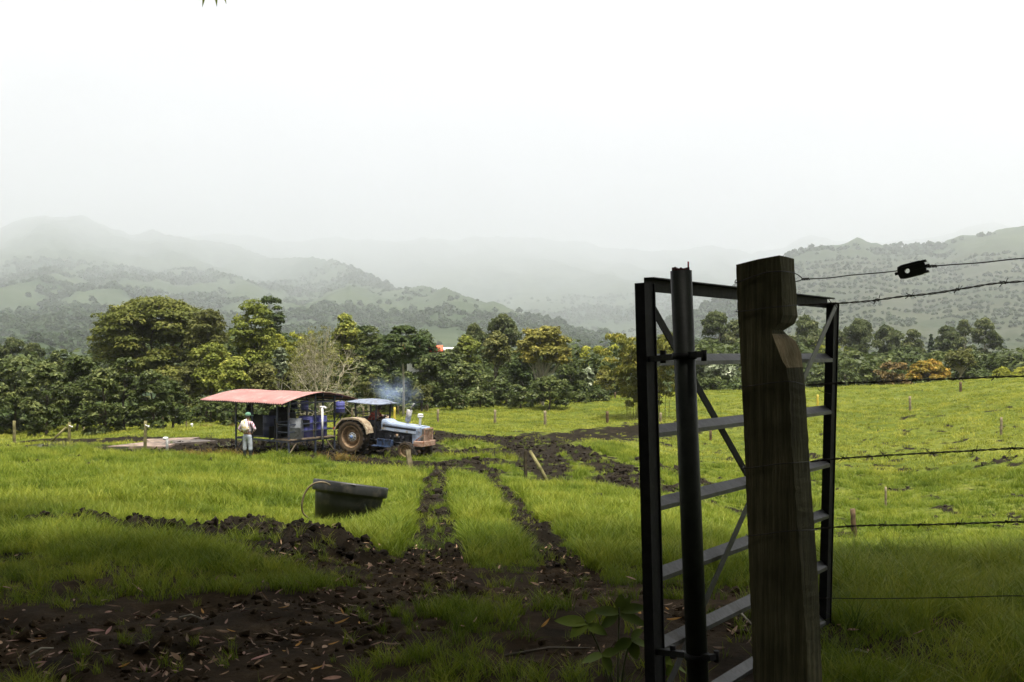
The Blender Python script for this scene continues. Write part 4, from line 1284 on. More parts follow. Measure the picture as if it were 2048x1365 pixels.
inner = [(hole_c + hr * math.cos(2 * PI * k / N), hr * math.sin(2 * PI * k / N)) for k in range(N)]
vs_ = []
for y in (-0.011, 0.011):
    vs_ += [T @ Vector((x, y, z)) for x, z in outer] + [T @ Vector((x, y, z)) for x, z in inner]
fs_ = []
for k in range(N):
    j = (k + 1) % N
    fs_ += [(k, j, N + j, N + k), (2 * N + k, 3 * N + k, 3 * N + j, 2 * N + j), (k, 2 * N + k, 2 * N + j, j), (N + k, N + j, 3 * N + j, 3 * N + k)]
mb.add(vs_, fs_)
mb.build('body', M_ins, t)
for z in (0.017, 0.0, -0.017):
    if z == 0.0: x0 = L2 * 0.1
    else: x0 = -L2 * .7
    mb = MB(); mb.box(x0, L2 * 1.14, -0.0145, 0.0145, z - .0035, z + .0035, T); mb.build('rib', M_ins, t)
mb = MB(); mb.tube([T @ Vector((-L2 * 1.02, 0, 0)), T @ Vector((-L2 * 1.25, 0, 0))], .005, 8); mb.build('wire_eye', M_wire, t); mb = MB(); mb.tube([T @ Vector((L2 * 1.0, 0, 0)), T @ Vector((L2 * 1.28, 0, 0))], .006, 8)
mb.build('wire_eye', M_wire, t)

barbed('barbed_wire', [(1596, 611), (1660, 608), (1735, 603), (1800, 594), (1860, 588), (1930, 577), (1985, 568), (2048, 563)], 'uppermost and thickest barbed wire, just under the smooth top wire', [(612, 610)], .06, seed=2)
barbed('barbed_wire', [(1610, 771), (1670, 767), (1740, 765), (1830, 761), (1930, 757), (2048, 753)], 'second barbed wire from the top, level with the far pasture edge', [(762, 770)], .05, seed=3,
       tail=[(1617, 771), (1626, 768), (1634, 772), (1637, 780), (1645, 784), (1655, 787), (1661, 788)])
barbed('barbed_wire', [(1620, 924), (1660, 919), (1730, 914), (1830, 908), (1925, 903), (2048, 897)], 'third barbed wire from the top, crossing the middle of the pasture', [(925, 924)], .05, seed=5)
barbed('barbed_wire', [(1628, 1058), (1680, 1054), (1740, 1051), (1840, 1050), (1940, 1047), (2048, 1044)], 'lowest barbed wire, level with the tall grass at the right', [(1060, 1060)], .05, seed=8)
q = wire_path([(1638, 1196), (1750, 1197), (1900, 1195), (2048, 1192)], .04)
t = empty('plain_wire', q[0], 'thin smooth wire at the bottom, low over the dark grass', 'wire'); o = t.location
mb = MB(); mb.tube([p - o for p in smooth_path(q)], .0015, 5); mb.build('strand', M_wire, t, fix=False)
# the next post that holds the wires, just outside the right frame edge
mb = MB(); mb.box(-.07, .07, -.07, .07, -.4, 2.05, bev=.008)
ep = mb.build('wooden_post', M_postwood, None, Vector((END.x, END.y + .075, gz1(END.x, END.y))))
tag(ep, 'square wooden fence post outside the right frame edge holding the wire ends', 'post')
# ------------------------------------------------------------------ grass, clods and small litter, scattered as instances on points
def scatter(name, pos, yaw, tilt, scale, protos, idx, label):
    me = bpy.data.meshes.new(name)
    me.vertices.add(len(pos)); me.vertices.foreach_set('co', np.ascontiguousarray(pos, dtype=np.float32).ravel())
    rot = np.zeros((len(pos), 3), dtype=np.float32); rot[:, 0] = tilt; rot[:, 1] = np.roll(tilt, 7); rot[:, 2] = yaw
    a = me.attributes.new('rot', 'FLOAT_VECTOR', 'POINT'); a.data.foreach_set('vector', rot.ravel())
    a = me.attributes.new('scl', 'FLOAT', 'POINT'); a.data.foreach_set('value', np.ascontiguousarray(scale, dtype=np.float32))
    a = me.attributes.new('pick', 'INT', 'POINT'); a.data.foreach_set('value', np.ascontiguousarray(idx, dtype=np.int32))
    o = link(name, me)
    ng = bpy.data.node_groups.new(name, 'GeometryNodeTree')
    ng.interface.new_socket('Geometry', in_out='INPUT', socket_type='NodeSocketGeometry')
    ng.interface.new_socket('Geometry', in_out='OUTPUT', socket_type='NodeSocketGeometry')
    N, L = ng.nodes, ng.links
    gi = N.new('NodeGroupInput'); go_ = N.new('NodeGroupOutput')
    iop = N.new('GeometryNodeInstanceOnPoints'); jn = N.new('GeometryNodeJoinGeometry')
    for p in reversed(protos):
        oi = N.new('GeometryNodeObjectInfo'); oi.inputs['Object'].default_value = p; oi.inputs['As Instance'].default_value = True
        L.new(oi.outputs['Geometry'], jn.inputs[0])
    def na(nm, ty):
        q = N.new('GeometryNodeInputNamedAttribute'); q.data_type = ty; q.inputs['Name'].default_value = nm; return q.outputs['Attribute']
    L.new(gi.outputs[0], iop.inputs['Points']); L.new(jn.outputs[0], iop.inputs['Instance'])
    iop.inputs['Pick Instance'].default_value = True
    L.new(na('pick', 'INT'), iop.inputs['Instance Index'])
    e2r = N.new('FunctionNodeEulerToRotation'); L.new(na('rot', 'FLOAT_VECTOR'), e2r.inputs[0])
    L.new(e2r.outputs[0], iop.inputs['Rotation']); L.new(na('scl', 'FLOAT'), iop.inputs['Scale'])
    L.new(iop.outputs[0], go_.inputs[0])
    md = o.modifiers.new('scatter', 'NODES'); md.node_group = ng
    return tag(o, label, kind='stuff')

def grass_mat(name, dark, mid, light):
    m, n, l, b = new_mat(name)
    oi = n.new('ShaderNodeObjectInfo')
    at = n.new('ShaderNodeAttribute'); at.attribute_name = 'tint'
    nz = n.new('ShaderNodeTexNoise'); nz.inputs['Scale'].default_value = 0.5; nz.inputs['Detail'].default_value = 8; nz.inputs['Roughness'].default_value = 0.7
    l.new(oi.outputs['Location'], nz.inputs['Vector'])
    s = n.new('ShaderNodeMath'); s.operation = 'MULTIPLY_ADD'; s.inputs[1].default_value = 0.35
    l.new(oi.outputs['Random'], s.inputs[0])
    s2 = n.new('ShaderNodeMath'); s2.operation = 'MULTIPLY_ADD'; s2.inputs[1].default_value = 2.0; s2.inputs[2].default_value = -0.85
    l.new(nz.outputs['Fac'], s2.inputs[0]); l.new(s2.outputs[0], s.inputs[2])
    s3 = n.new('ShaderNodeMath'); s3.operation = 'MULTIPLY_ADD'; s3.inputs[1].default_value = 0.6
    l.new(at.outputs['Fac'], s3.inputs[0]); l.new(s.outputs[0], s3.inputs[2])
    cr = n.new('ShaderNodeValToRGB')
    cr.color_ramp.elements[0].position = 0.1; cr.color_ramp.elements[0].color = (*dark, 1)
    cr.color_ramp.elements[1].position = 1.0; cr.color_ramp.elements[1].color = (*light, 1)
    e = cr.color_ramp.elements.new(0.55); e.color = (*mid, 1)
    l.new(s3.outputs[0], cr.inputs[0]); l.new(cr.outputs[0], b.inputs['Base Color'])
    b.inputs['Roughness'].default_value = 0.5; b.inputs['Specular IOR Level'].default_value = 0.2
    tr = n.new('ShaderNodeBsdfTranslucent'); l.new(cr.outputs[0], tr.inputs['Color'])
    mx = n.new('ShaderNodeMixShader'); mx.inputs[0].default_value = 0.35
    l.new(b.outputs[0], mx.inputs[1]); l.new(tr.outputs[0], mx.inputs[2])
    l.new(mx.outputs[0], n['Material Output'].inputs['Surface'])
    return m
M_grass = grass_mat('grass_blades', (0.045, 0.078, 0.006), (0.138, 0.192, 0.014), (0.295, 0.312, 0.038))
M_grassf = grass_mat('grass_short', (0.06, 0.09, 0.010), (0.248, 0.280, 0.030), (0.455, 0.43, 0.075))
M_weed = grass_mat('weed_red', (0.05, 0.06, 0.012), (0.14, 0.10, 0.02), (0.24, 0.14, 0.03))

def tuft(name, rng, nb, h, w, spread, lean, m, seg=3):
    V = []; F = []; T = []
    for i in range(nb):
        a = rng.uniform(0, 2 * PI); r = spread * math.sqrt(rng.random())
        b0 = np.array([r * math.cos(a), r * math.sin(a), -0.03])
        hh = h * rng.uniform(0.5, 1.15); la = rng.uniform(0, 2 * PI); ln = hh * lean * rng.uniform(0.3, 1.3)
        ww = w * rng.uniform(0.7, 1.2); fa = rng.uniform(0, PI)
        sd = np.array([math.cos(fa), math.sin(fa), 0])
        k0 = len(V); t_ = rng.uniform(0, 0.5)
        for j in range(seg + 1):
            s = j / seg
            c = b0 + np.array([math.cos(la) * ln * s * s, math.sin(la) * ln * s * s, (hh + .03) * (s - 0.22 * s * s * lean)])
            q = ww * (1 - s ** 1.6) * 0.5 + 0.0004
            V += [c - sd * q, c + sd * q]
        for j in range(seg):
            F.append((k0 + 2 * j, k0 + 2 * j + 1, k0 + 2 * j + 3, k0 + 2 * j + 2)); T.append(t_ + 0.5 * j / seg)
    me = mesh_np(name, np.array(V), np.array(F), 4, m, False, {'tint': ('FACE', np.array(T))})
    return bpy.data.objects.new(name, me)      # used only as the shape to scatter

rng = np.random.default_rng(11)
def polar_points(r0, r1, dens, th0=-0.62, th1=0.62):
    area = 0.5 * (th1 - th0) * (r1 * r1 - r0 * r0)
    n = int(area * dens)
    r = np.sqrt(rng.uniform(r0 * r0, r1 * r1, n)); th = rng.uniform(th0, th1, n)
    return r * np.sin(th), r * np.cos(th)
near_p = [tuft('grass_tuft', rng, 22, 0.17, 0.0065, 0.055, 0.75, M_grass) for i in range(3)] + [tuft('grass_tuft', rng, 16, 0.09, 0.006, 0.06, 0.9, M_grass) for i in range(2)] \
    + [tuft('grass_tuft', rng, 26, 0.36, 0.008, 0.08, 0.8, M_grass, 4) for i in range(2)]
mid_p = [tuft('grass_tuft', rng, 24, 0.19, 0.011, 0.12, 0.7, M_grass) for i in range(3)] + [tuft('grass_tuft', rng, 20, 0.12, 0.012, 0.13, 0.9, M_grass) for i in range(2)]
far_p = [tuft('grass_tuft', rng, 22, 0.13, 0.024, 0.28, 0.8, M_grassf, 2) for i in range(3)]
PX = []; PZ = []; PS = []; PI_ = []
def keep_mask(x, y, lo=0.16, hi=0.36, surv=0.07):
    m = mud(x, y)
    p = 1 - sstep(lo, hi, m + (rng.random(len(x)) - .5) * .22)
    return (rng.random(len(x)) < np.maximum(p, surv)), m
def add_grass(r0, r1, dens, kind, size, pf=None):
    x, y = polar_points(r0, r1, dens)
    k, m = keep_mask(x, y)
    if pf is not None: k &= rng.random(len(x)) < pf(x, y)
    x, y, m = x[k], y[k], m[k]
    z = gz(x, y) + np.where(m > .3, 0.01, 0)
    clump = fbm(x * 0.8, y * 0.8, 21, 3)
    s = size * rng.uniform(0.65, 1.3, len(x)) * (0.55 + 0.95 * clump) * np.where(m > .2, 0.6, 1)
    if kind == 'near':
        idx = np.where(clump + rng.normal(0, .1, len(x)) > 0.47, rng.integers(0, 3, len(x)), rng.integers(3, 5, len(x)))
    elif kind == 'tall': idx = rng.integers(5, 7, len(x))
    elif kind == 'mid': idx = np.where(clump + rng.normal(0, .1, len(x)) > 0.45, rng.integers(7, 10, len(x)), rng.integers(10, 12, len(x)))
    else: idx = rng.integers(12, 15, len(x))
    PX.append(np.stack([x, y, z], 1)); PS.append(s); PI_.append(idx)
def right_of(x, y):
    th = np.arctan2(x, y)
    return th
path_sparse = lambda x, y: 0.05 + 0.6 * sstep(0.46, 0.70, fbm(x * 1.3 + 9, y * 1.3, 44, 3))
add_grass(2.6, 8, 330, 'near', 0.72, path_sparse)
add_grass(7, 9.5, 200, 'near', 0.85, lambda x, y: 0.3 + 0.7 * sstep(.38, .58, fbm(x * 1.3 + 9, y * 1.3, 44, 3)))
add_grass(9, 17, 200, 'near', 1.15)
add_grass(14, 27, 62, 'mid', 1.05)
add_grass(27, 48, 26, 'mid', 1.15)
add_grass(48, 80, 7.5, 'far', 1.05)
add_grass(80, 118, 4.0, 'far', 1.15)
# tall grass along the fence line at the right, and in patches left of the tracks
add_grass(7.5, 12.5, 60, 'tall', 0.85, lambda x, y: sstep(_pxt(1640), _pxt(1720), np.arctan2(x, y)) * sstep(.38, .55, fbm(x * .9, y * .9, 51, 3)))
add_grass(3.0, 8.5, 240, 'near', 0.85, lambda x, y: sstep(_pxt(1500), _pxt(1640), np.arctan2(x, y)) * (.35 + .65 * sstep(.38, .55, fbm(x * 1.5, y * 1.5, 54, 3))))
add_grass(4.3, 6.7, 170, 'near', 0.62, lambda x, y: sstep(_pxt(690), _pxt(760), np.arctan2(x, y)) * sstep(_pxt(1040), _pxt(960), np.arctan2(x, y)))
add_grass(3.2, 8, 34, 'tall', 0.75, lambda x, y: sstep(_pxt(1560), _pxt(1700), np.arctan2(x, y)))
add_grass(8, 22, 9, 'tall', 0.75, lambda x, y: sstep(.5, .65, fbm(x * .5 + 5, y * .5, 52, 3)))
pos = np.concatenate(PX); scl = np.concatenate(PS); pick = np.concatenate(PI_)
keep = np.ones(len(pos), bool)
for ex, ey, er in ((1.12, 3.35, .16), (.72, 3.85, .10), (-10.0, 37.0, .75)): keep &= np.hypot(pos[:, 0] - ex, pos[:, 1] - ey) > er
pos, scl, pick = pos[keep], scl[keep], pick[keep]
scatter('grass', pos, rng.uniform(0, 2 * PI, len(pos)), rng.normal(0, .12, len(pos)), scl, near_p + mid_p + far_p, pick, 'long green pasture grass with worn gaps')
# soil crumbs in the mud
def clod(seed, m=None):
    r = np.random.default_rng(seed)
    bm = bmesh.new(); bmesh.ops.create_icosphere(bm, subdivisions=1, radius=1)
    for v in bm.verts: v.co *= r.uniform(.6, 1.25); v.co.z *= .7
    me = bpy.data.meshes.new('clod'); bm.to_mesh(me); bm.free(); me.materials.append(m or M_soil)
    return bpy.data.objects.new('clod', me)
M_soil = mat('soil_clod', (0.022, 0.0155, 0.009), (0.06, 0.042, 0.024), 0.95, 6, spec=.05)
M_wet = mat('wet_soil_clod', (0.007, 0.0055, 0.004), (0.024, 0.018, 0.012), 0.9, 6, spec=.08)
x1, y1 = polar_points(3.2, 16, 170); x2, y2 = polar_points(16, 50, 16)
x = np.concatenate([x1, x2]); y = np.concatenate([y1, y2]); far_ = np.concatenate([np.zeros(len(x1)), np.ones(len(x2))])
m = mud(x, y); k = rng.random(len(x)) < sstep(.25, .7, m)
x, y, far_ = x[k], y[k], far_[k]
s = np.minimum(.05, rng.gamma(1.5, 0.008, len(x))) * (1 + 2.6 * far_) + 0.006
s *= np.where(bank(x, y) > .05, 1.4, 1.0)
scatter('soil_clods', np.stack([x, y, gz(x, y) + s * .15], 1), rng.uniform(0, 6.28, len(x)), rng.normal(0, .6, len(x)), s, [clod(1), clod(2), clod(3), clod(4, M_wet), clod(5, M_wet), clod(6, M_wet)], rng.integers(0, 3, len(x)) + 3 * (np.hypot(x, y) > 9.3), 'dark crumbs of turned wet soil')
# reddish weeds at the mud's edge by the shed
wp_ = [tuft('weed_tuft', rng, 26, 0.34, 0.02, 0.22, 0.9, M_weed) for i in range(2)]
wx = []; 
for px, py, n_, sp in ((430, 912, 30, .9), (455, 908, 20, .7), (692, 921, 16, .35), (425, 857, 14, 1.0)):
    c = gp(px, py)
    for i in range(n_): wx.append((c.x + rng.normal(0, sp), c.y + rng.normal(0, sp * .5)))
wx = np.array(wx)
scatter('weeds', np.stack([wx[:, 0], wx[:, 1], gz(wx[:, 0], wx[:, 1])], 1), rng.uniform(0, 6.28, len(wx)), rng.normal(0, .15, len(wx)), rng.uniform(.6, 1.2, len(wx)), wp_, rng.integers(0, 2, len(wx)), 'reddish dry weeds at the edge of the mud by shed and tractor')

# forest on the mountain sides and rows of coffee bushes on the right slope
def blob(seed, m, n=26):
    r = np.random.default_rng(seed)
    V, F, t = leaf_cloud(r, [(0, 0, .55, .5, .5, .5), (.25, .1, .35, .4, .4, .35), (-.25, -.1, .4, .4, .4, .35)], .55, .4, n * 3, up=.6)
    return bpy.data.objects.new('forest_crown', mesh_np('forest_crown', V, F, 4, m, False, {'tint': ('FACE', t)}))
M_forest = leaf_mat('leaf_forest', (0.012, 0.024, 0.009), (0.055, 0.08, 0.028), third=(0.03, 0.05, 0.016), k=1.2)
fp = [blob(i, M_forest) for i in range(3)]
nF = 60000
th = rng.uniform(-.56, .56, nF); r = np.exp(rng.uniform(math.log(260), math.log(2600), nF))
from_i = (np.interp(th, HW_TH, np.arange(len(HW_TH)))).astype(int); ri = np.interp(np.log(r), np.log(HW_R), np.arange(len(HW_R)))
r0i = np.clip(ri.astype(int), 0, len(HW_R) - 2); fr_ = ri - r0i
zz = hz2[r0i, from_i] * (1 - fr_) + hz2[r0i + 1, from_i] * fr_
fo = hforest[r0i, from_i]; co = coffee[r0i, from_i]
k = rng.random(nF) < np.where(co > .4, .05, 1) * np.maximum(fo ** 1.5, 0.006)
fpos = np.stack([r * np.sin(th), r * np.cos(th), zz], 1)[k]
fpos = np.stack([fpos[:, 0] * HK, fpos[:, 1] * HK, EYE + (fpos[:, 2] - EYE) * HK - 2], 1)
rf = np.hypot(fpos[:, 0], fpos[:, 1])
fs = rng.uniform(4, 10, len(fpos)) * np.clip(rf / 1400, .9, 1.6)
scatter('hill_forest', fpos, rng.uniform(0, 6.28, len(fpos)), rng.normal(0, .1, len(fpos)), fs, fp, rng.integers(0, 3, len(fpos)), 'distant forest filling the gullies of the mountain sides')
# coffee rows
cth = []; crr = []
for row_r in np.exp(np.linspace(math.log(340), math.log(1250), 30)):
    nn = int(0.30 * 46)
    for t_ in np.linspace(_pxt(1470), _pxt(2120), 62):
        cth.append(t_ + rng.normal(0, .0009) + .0026 * (int(row_r) % 2)); crr.append(row_r * (1 + rng.normal(0, .003)))
cth = np.array(cth); crr = np.array(crr)
ti = np.interp(cth, HW_TH, np.arange(len(HW_TH))).astype(int); ri = np.interp(np.log(crr), np.log(HW_R), np.arange(len(HW_R)))
r0i = np.clip(ri.astype(int), 0, len(HW_R) - 2); fr_ = ri - r0i
zz = hz2[r0i, ti] * (1 - fr_) + hz2[r0i + 1, ti] * fr_
k = (coffee[r0i, ti] > .35) & (hforest[r0i, ti] < .55) & (fbm(cth * 30, np.log(crr) * 6, 91, 3) > .33)
cpos = np.stack([crr * np.sin(cth) * HK, crr * np.cos(cth) * HK, EYE + (zz - EYE) * HK - .5], 1)[k]
cs = rng.uniform(.8, 1.25, len(cpos)) * 0.0030 * np.hypot(cpos[:, 0], cpos[:, 1])
scatter('plantation', cpos, rng.uniform(0, 6.28, len(cpos)), rng.normal(0, .05, len(cpos)), cs, fp, rng.integers(0, 3, len(cpos)), 'dotted rows of planted bushes on the right mountain side')
# ------------------------------------------------------------------ tractor
M_blue = mat('tractor_blue_paint', (0.185, 0.235, 0.335), (0.26, 0.315, 0.41), 0.42, 4, bump=0.05, spec=0.5, dirt=(0.16, 0.12, 0.08), dirt_amt=0.35, dirt_scale=6)
M_blue2 = mat('canopy_blue_paint', (0.12, 0.145, 0.20), (0.185, 0.21, 0.265), 0.5, 6, dirt=(0.08, 0.08, 0.09), dirt_amt=0.45, dirt_scale=5)
M_tyre = mat('tyre_rubber', (0.012, 0.011, 0.010), (0.028, 0.023, 0.018), 0.85, 10, dirt=(0.07, 0.048, 0.028), dirt_amt=0.35, dirt_scale=3.5, spec=.2)
M_tyremud = mat('muddy_sidewall', (0.035, 0.025, 0.016), (0.085, 0.06, 0.036), 0.9, 8, dirt=(0.03, 0.022, 0.014), dirt_amt=0.4, dirt_scale=4, spec=.1)
M_rim = mat('muddy_rim', (0.15, 0.095, 0.05), (0.25, 0.17, 0.10), 0.75, 9, dirt=(0.08, 0.045, 0.02), dirt_amt=0.4, dirt_scale=7, spec=.2)
M_hub = mat('hub_blue', (0.10, 0.18, 0.40), (0.22, 0.32, 0.52), 0.5, 10)
M_cream = mat('fender_cream', (0.25, 0.20, 0.13), (0.36, 0.30, 0.21), 0.6, 6, dirt=(0.14, 0.075, 0.04), dirt_amt=0.45, dirt_scale=5, spec=.3)
M_rust = mat('rusty_pink_paint', (0.28, 0.18, 0.13), (0.38, 0.27, 0.21), 0.7, 7, dirt=(0.16, 0.06, 0.03), dirt_amt=0.5, dirt_scale=6, spec=.2)
M_engine = mat('engine_black', (0.010, 0.011, 0.014), (0.03, 0.03, 0.035), 0.6, 12, spec=.3)
M_engblue = mat('engine_blue', (0.03, 0.055, 0.13), (0.07, 0.11, 0.20), 0.55, 9, dirt=(0.02, 0.016, 0.012), dirt_amt=0.5)
M_steel = mat('dull_steel', (0.16, 0.16, 0.16), (0.30, 0.29, 0.28), 0.5, 10, metallic=.4, dirt=(0.06, 0.045, 0.03), dirt_amt=.4)
M_white = mat('white_paint', (0.62, 0.62, 0.60), (0.78, 0.78, 0.76), 0.55, 8, dirt=(0.25, 0.22, 0.18), dirt_amt=0.25)
M_black = mat('black_matt', (0.008, 0.008, 0.009), (0.016, 0.016, 0.017), 0.7, 12, spec=.2)
M_seat = mat('seat_vinyl', (0.012, 0.012, 0.012), (0.02, 0.018, 0.016), 0.6, 10)

TY = 39.6
tloc = P(711, 908, TY)
tz = tloc.z
yaw = math.radians(-27); pitch = math.radians(3.2)
TR = bpy.data.objects.new('tractor', None); COL.objects.link(TR)
TR.location = (tloc.x + .25, tloc.y + 0.75, tz - 0.02); TR.rotation_euler = (0, pitch, yaw)
tag(TR, 'muddy light blue old farm tractor with canopy, hitched to the milking shed', 'tractor')
def full_wheel(name, x, y, r, w, lugs, rim_r, near):
    M0 = Matrix.Translation((x, y, r)) @ Matrix.Rotation(PI / 2, 4, 'X')
    s = 1 if near else -1          # outward along local Z
    h = w / 2
    mb = MB()
    prof = [(rim_r, -h * .82), (rim_r + (r - rim_r) * .3, -h), (rim_r + (r - rim_r) * .7, -h * .98), (r * .93, -h * .88), (r * .955, -h * .5), (r * .96, 0), (r * .955, h * .5), (r * .93, h * .88), (rim_r + (r - rim_r) * .7, h * .98), (rim_r + (r - rim_r) * .3, h), (rim_r, h * .82), (rim_r - .03, 0), (rim_r, -h * .82)]
    mb.lathe(prof, 40, M0)
    t = mb.build(name, M_tyre, TR)
    t.data.materials.append(M_tyremud)
    for p in t.data.polygons:
        c = p.center
        if math.hypot(c.x - x, c.z - r) < rim_r + (r - rim_r) * .62: p.material_index = 1
    lg = MB(); cen = M0 @ Vector((0, 0, 0))
    for k in range(lugs):
        for sg in (-1, 1):
            a = 2 * PI * (k + (0.5 if sg > 0 else 0)) / lugs; a2 = a + 3.0 / lugs
            p0 = M0 @ Vector((r * .97 * math.cos(a), r * .97 * math.sin(a), sg * h * .02)); p1 = M0 @ Vector((r * .93 * math.cos(a2), r * .93 * math.sin(a2), sg * h * 1.0))
            up = (p0 + p1) / 2 - cen; up.y = 0
            lg.bar(p0, p1, w * .09, r * .085, up=up)
    l_ = lg.build('tread_lugs', M_tyre, t, fix=False); l_['kind'] = 'stuff'
    rm = MB()
    rm.lathe([(rim_r * 1.03, s * h * .86), (rim_r * .97, s * h * .90), (rim_r * .90, s * h * .80), (rim_r * .86, s * h * .15), (rim_r * .66, s * h * .10), (rim_r * .63, s * h * .34), (rim_r * .44, s * h * .42), (rim_r * .40, s * h * .30), (.002, s * h * .30)], 36, M0)
    rm.build('rim', M_rim, t)
    hb_ = MB()
    hb_.lathe([(rim_r * .40, s * h * .31), (rim_r * .40, s * h * .40), (rim_r * .20, s * h * .44), (rim_r * .18, s * h * .60), (.002, s * h * .62)], 24, M0)
    ho = hb_.build('hub', M_white if r > .5 else M_rim, t)
    if r > .5 and near:
        bl = MB()
        bl.lathe([(rim_r * .17, s * h * .61), (rim_r * .16, s * h * .68), (.002, s * h * .70)], 20, M0)
        bl.build('hub_cap', M_hub, t)
        bb = MB()
        for k in range(8):
            a = 2 * PI * k / 8
            q = M0 @ Vector((rim_r * .31 * math.cos(a), rim_r * .31 * math.sin(a), s * h * .38)); q2 = M0 @ Vector((rim_r * .31 * math.cos(a), rim_r * .31 * math.sin(a), s * h * .50))
            bb.tube([q, q2], .022, 6)
        b_ = bb.build('wheel_bolts', M_black, t); b_['kind'] = 'stuff'
    return t
RW = 0.70
full_wheel('rear_wheel', 0, -0.80, RW, 0.46, 22, 0.44, True)
full_wheel('rear_wheel', 0, 0.80, RW, 0.46, 22, 0.44, False)
full_wheel('front_wheel', 2.42, -0.66, 0.37, 0.24, 16, 0.22, True)
full_wheel('front_wheel', 2.42, 0.66, 0.37, 0.24, 16, 0.22, False)
# fenders: arched sheet with an outer lip
for sy in (-1, 1):
    mb = MB()
    pts = [(-0.80, 0.93), (-0.66, 1.18), (-0.44, 1.40), (0.0, 1.465), (0.36, 1.45), (0.62, 1.30), (0.76, 1.08), (0.80, 0.92)]
    y0, y1 = sy * 0.60, sy * 1.03
    for (xa, za), (xb, zb) in zip(pts[:-1], pts[1:]):
        mb.bar((xa, (y0 + y1) / 2, za), (xb, (y0 + y1) / 2, zb), abs(y1 - y0), 0.022, up=(0, 0, 1))
        mb.bar((xa, y1, za - .03), (xb, y1, zb - .03), 0.025, 0.06, up=(0, 0, 1))
    mb.extrude([(x, z) for x, z in pts] + [(0.62, .86), (-.62, .86)], 0.02, Matrix.Translation((0, sy * .595, 0)))
    f = mb.build('fender', M_cream, TR)
    tl = MB(); tl.box(-.86, -.80, sy * .98 - .05, sy * .98 + .05, .92, 1.02, bev=.01); tl.build('tail_lamp', mat('tail_lamp', (.2, .02, .01), (.3, .04, .02), .3), f)
# rear axle, gearbox, engine, front axle
mb = MB(); mb.box(-0.35, 0.9, -0.22, 0.22, 0.52, 1.0, bev=.04); mb.tube([(0, -.62, RW), (0, .62, RW)], 0.13, 14); mb.build('rear_axle', M_engine, TR)
mb = MB(); mb.box(0.9, 2.55, -0.24, 0.24, 0.50, 0.98, bev=.03); mb.box(1.15, 2.3, -0.30, 0.30, 0.62, 0.92, bev=.03)
for k in range(4): mb.tube([(1.45 + k * .2, -.31, .72), (1.45 + k * .2, -.36, .86)], .035, 8)
mb.tube([(1.35, -.33, .60), (2.2, -.33, .60)], .03, 8)
mb.build('engine_block', M_engine, TR)
mb = MB(); mb.tube([(1.75, -.34, .80), (1.75, -.34, .94)], .05, 12); mb.build('oil_filter', M_cream, TR)
mb = MB(); mb.bar((2.42, -.6, .40), (2.42, .6, .40), .12, .12); mb.tube([(2.42, -.55, .3), (2.42, -.55, .62)], .05, 8); mb.tube([(2.42, .55, .3), (2.42, .55, .62)], .05, 8); mb.bar((1.3, -.2, .55), (2.4, -.5, .42), .05, .05)
mb.build('front_axle', M_engine, TR)
mb = MB(); mb.lathe([(.001, .07), (.05, .06), (.05, -.02), (.001, -.03)], 12, Matrix.Translation((2.05, -.40, .52)) @ Matrix.Rotation(PI / 2, 4, 'X')); mb.build('work_lamp', M_white, TR)
# step and battery box frame, blue
mb = MB()
for a, b_ in (((0.98, -.55, .42), (1.62, -.55, .42)), ((0.98, -.55, .70), (1.62, -.55, .70)), ((.98, -.55, .42), (.98, -.55, .70)), ((1.30, -.55, .42), (1.30, -.55, .70)), ((1.62, -.55, .42), (1.62, -.55, .70))):
    mb.bar(a, b_, .035, .035)
mb.box(1.0, 1.6, -.53, -.32, .44, .68); mb.bar((.80, -.6, .42), (1.0, -.55, .42), .25, .03)
mb.build('step_frame', M_engblue, TR)
# hood: rounded box with a scooped cowl, side slot and a nose falling to the front
hx0, hx1 = 0.98, 2.78
mb = MB()
sect = []
for t in np.linspace(0, 1, 10):
    x = hx0 + (hx1 - hx0) * t
    top = 1.36 - 0.04 * t + (0.12 * math.exp(-((t - .06) / .12) ** 2)); bot = 1.02 - .02 * t; hw_ = .33 - .02 * t
    rnd = .09
    ring = [(-hw_, bot), (-hw_ - .012, (bot + top) / 2 - .02), (-hw_, top - rnd), (-hw_ + rnd * .35, top - rnd * .3), (-hw_ + rnd * 1.1, top), (0, top + .015), (hw_ - rnd * 1.1, top), (hw_ - rnd * .35, top - rnd * .3), (hw_, top - rnd), (hw_ + .012, (bot + top) / 2 - .02), (hw_, bot)]
    sect.append([(x, y, z) for y, z in ring])
n_ = len(sect[0])
vs_ = [p for s_ in sect for p in s_]
fs_ = [(i * n_ + k, i * n_ + k + 1, (i + 1) * n_ + k + 1, (i + 1) * n_ + k) for i in range(len(sect) - 1) for k in range(n_ - 1)]
fs_ += [tuple(range(n_)), tuple(reversed(range((len(sect) - 1) * n_, len(sect) * n_)))]
fs_ += [(i * n_, (i + 1) * n_, (i + 1) * n_ + n_ - 1, i * n_ + n_ - 1) for i in range(len(sect) - 1)]
mb.add(vs_, fs_)
hood = mb.build('hood', M_blue, TR)
mb = MB(); mb.bar((1.06, -.345, 1.205), (2.60, -.325, 1.165), .02, .062); mb.build('side_slot', M_black, hood)
mb = MB(); mb.bar((1.02, -.352, 1.10), (2.60, -.333, 1.065), .025, .085); mb.bar((1.02, -.346, 1.30), (2.62, -.326, 1.262), .012, .02); mb.build('side_trim', mat('pale_blue_trim', (.28, .33, .44), (.36, .41, .5), .4, 6, dirt=(.2, .16, .1), dirt_amt=.3), hood)
mb = MB(); mb.extrude([(2.42, 1.06), (2.82, 1.30), (2.86, 1.26), (2.80, .62), (2.46, .62)], .62); nose = mb.build('nose', M_blue, TR)
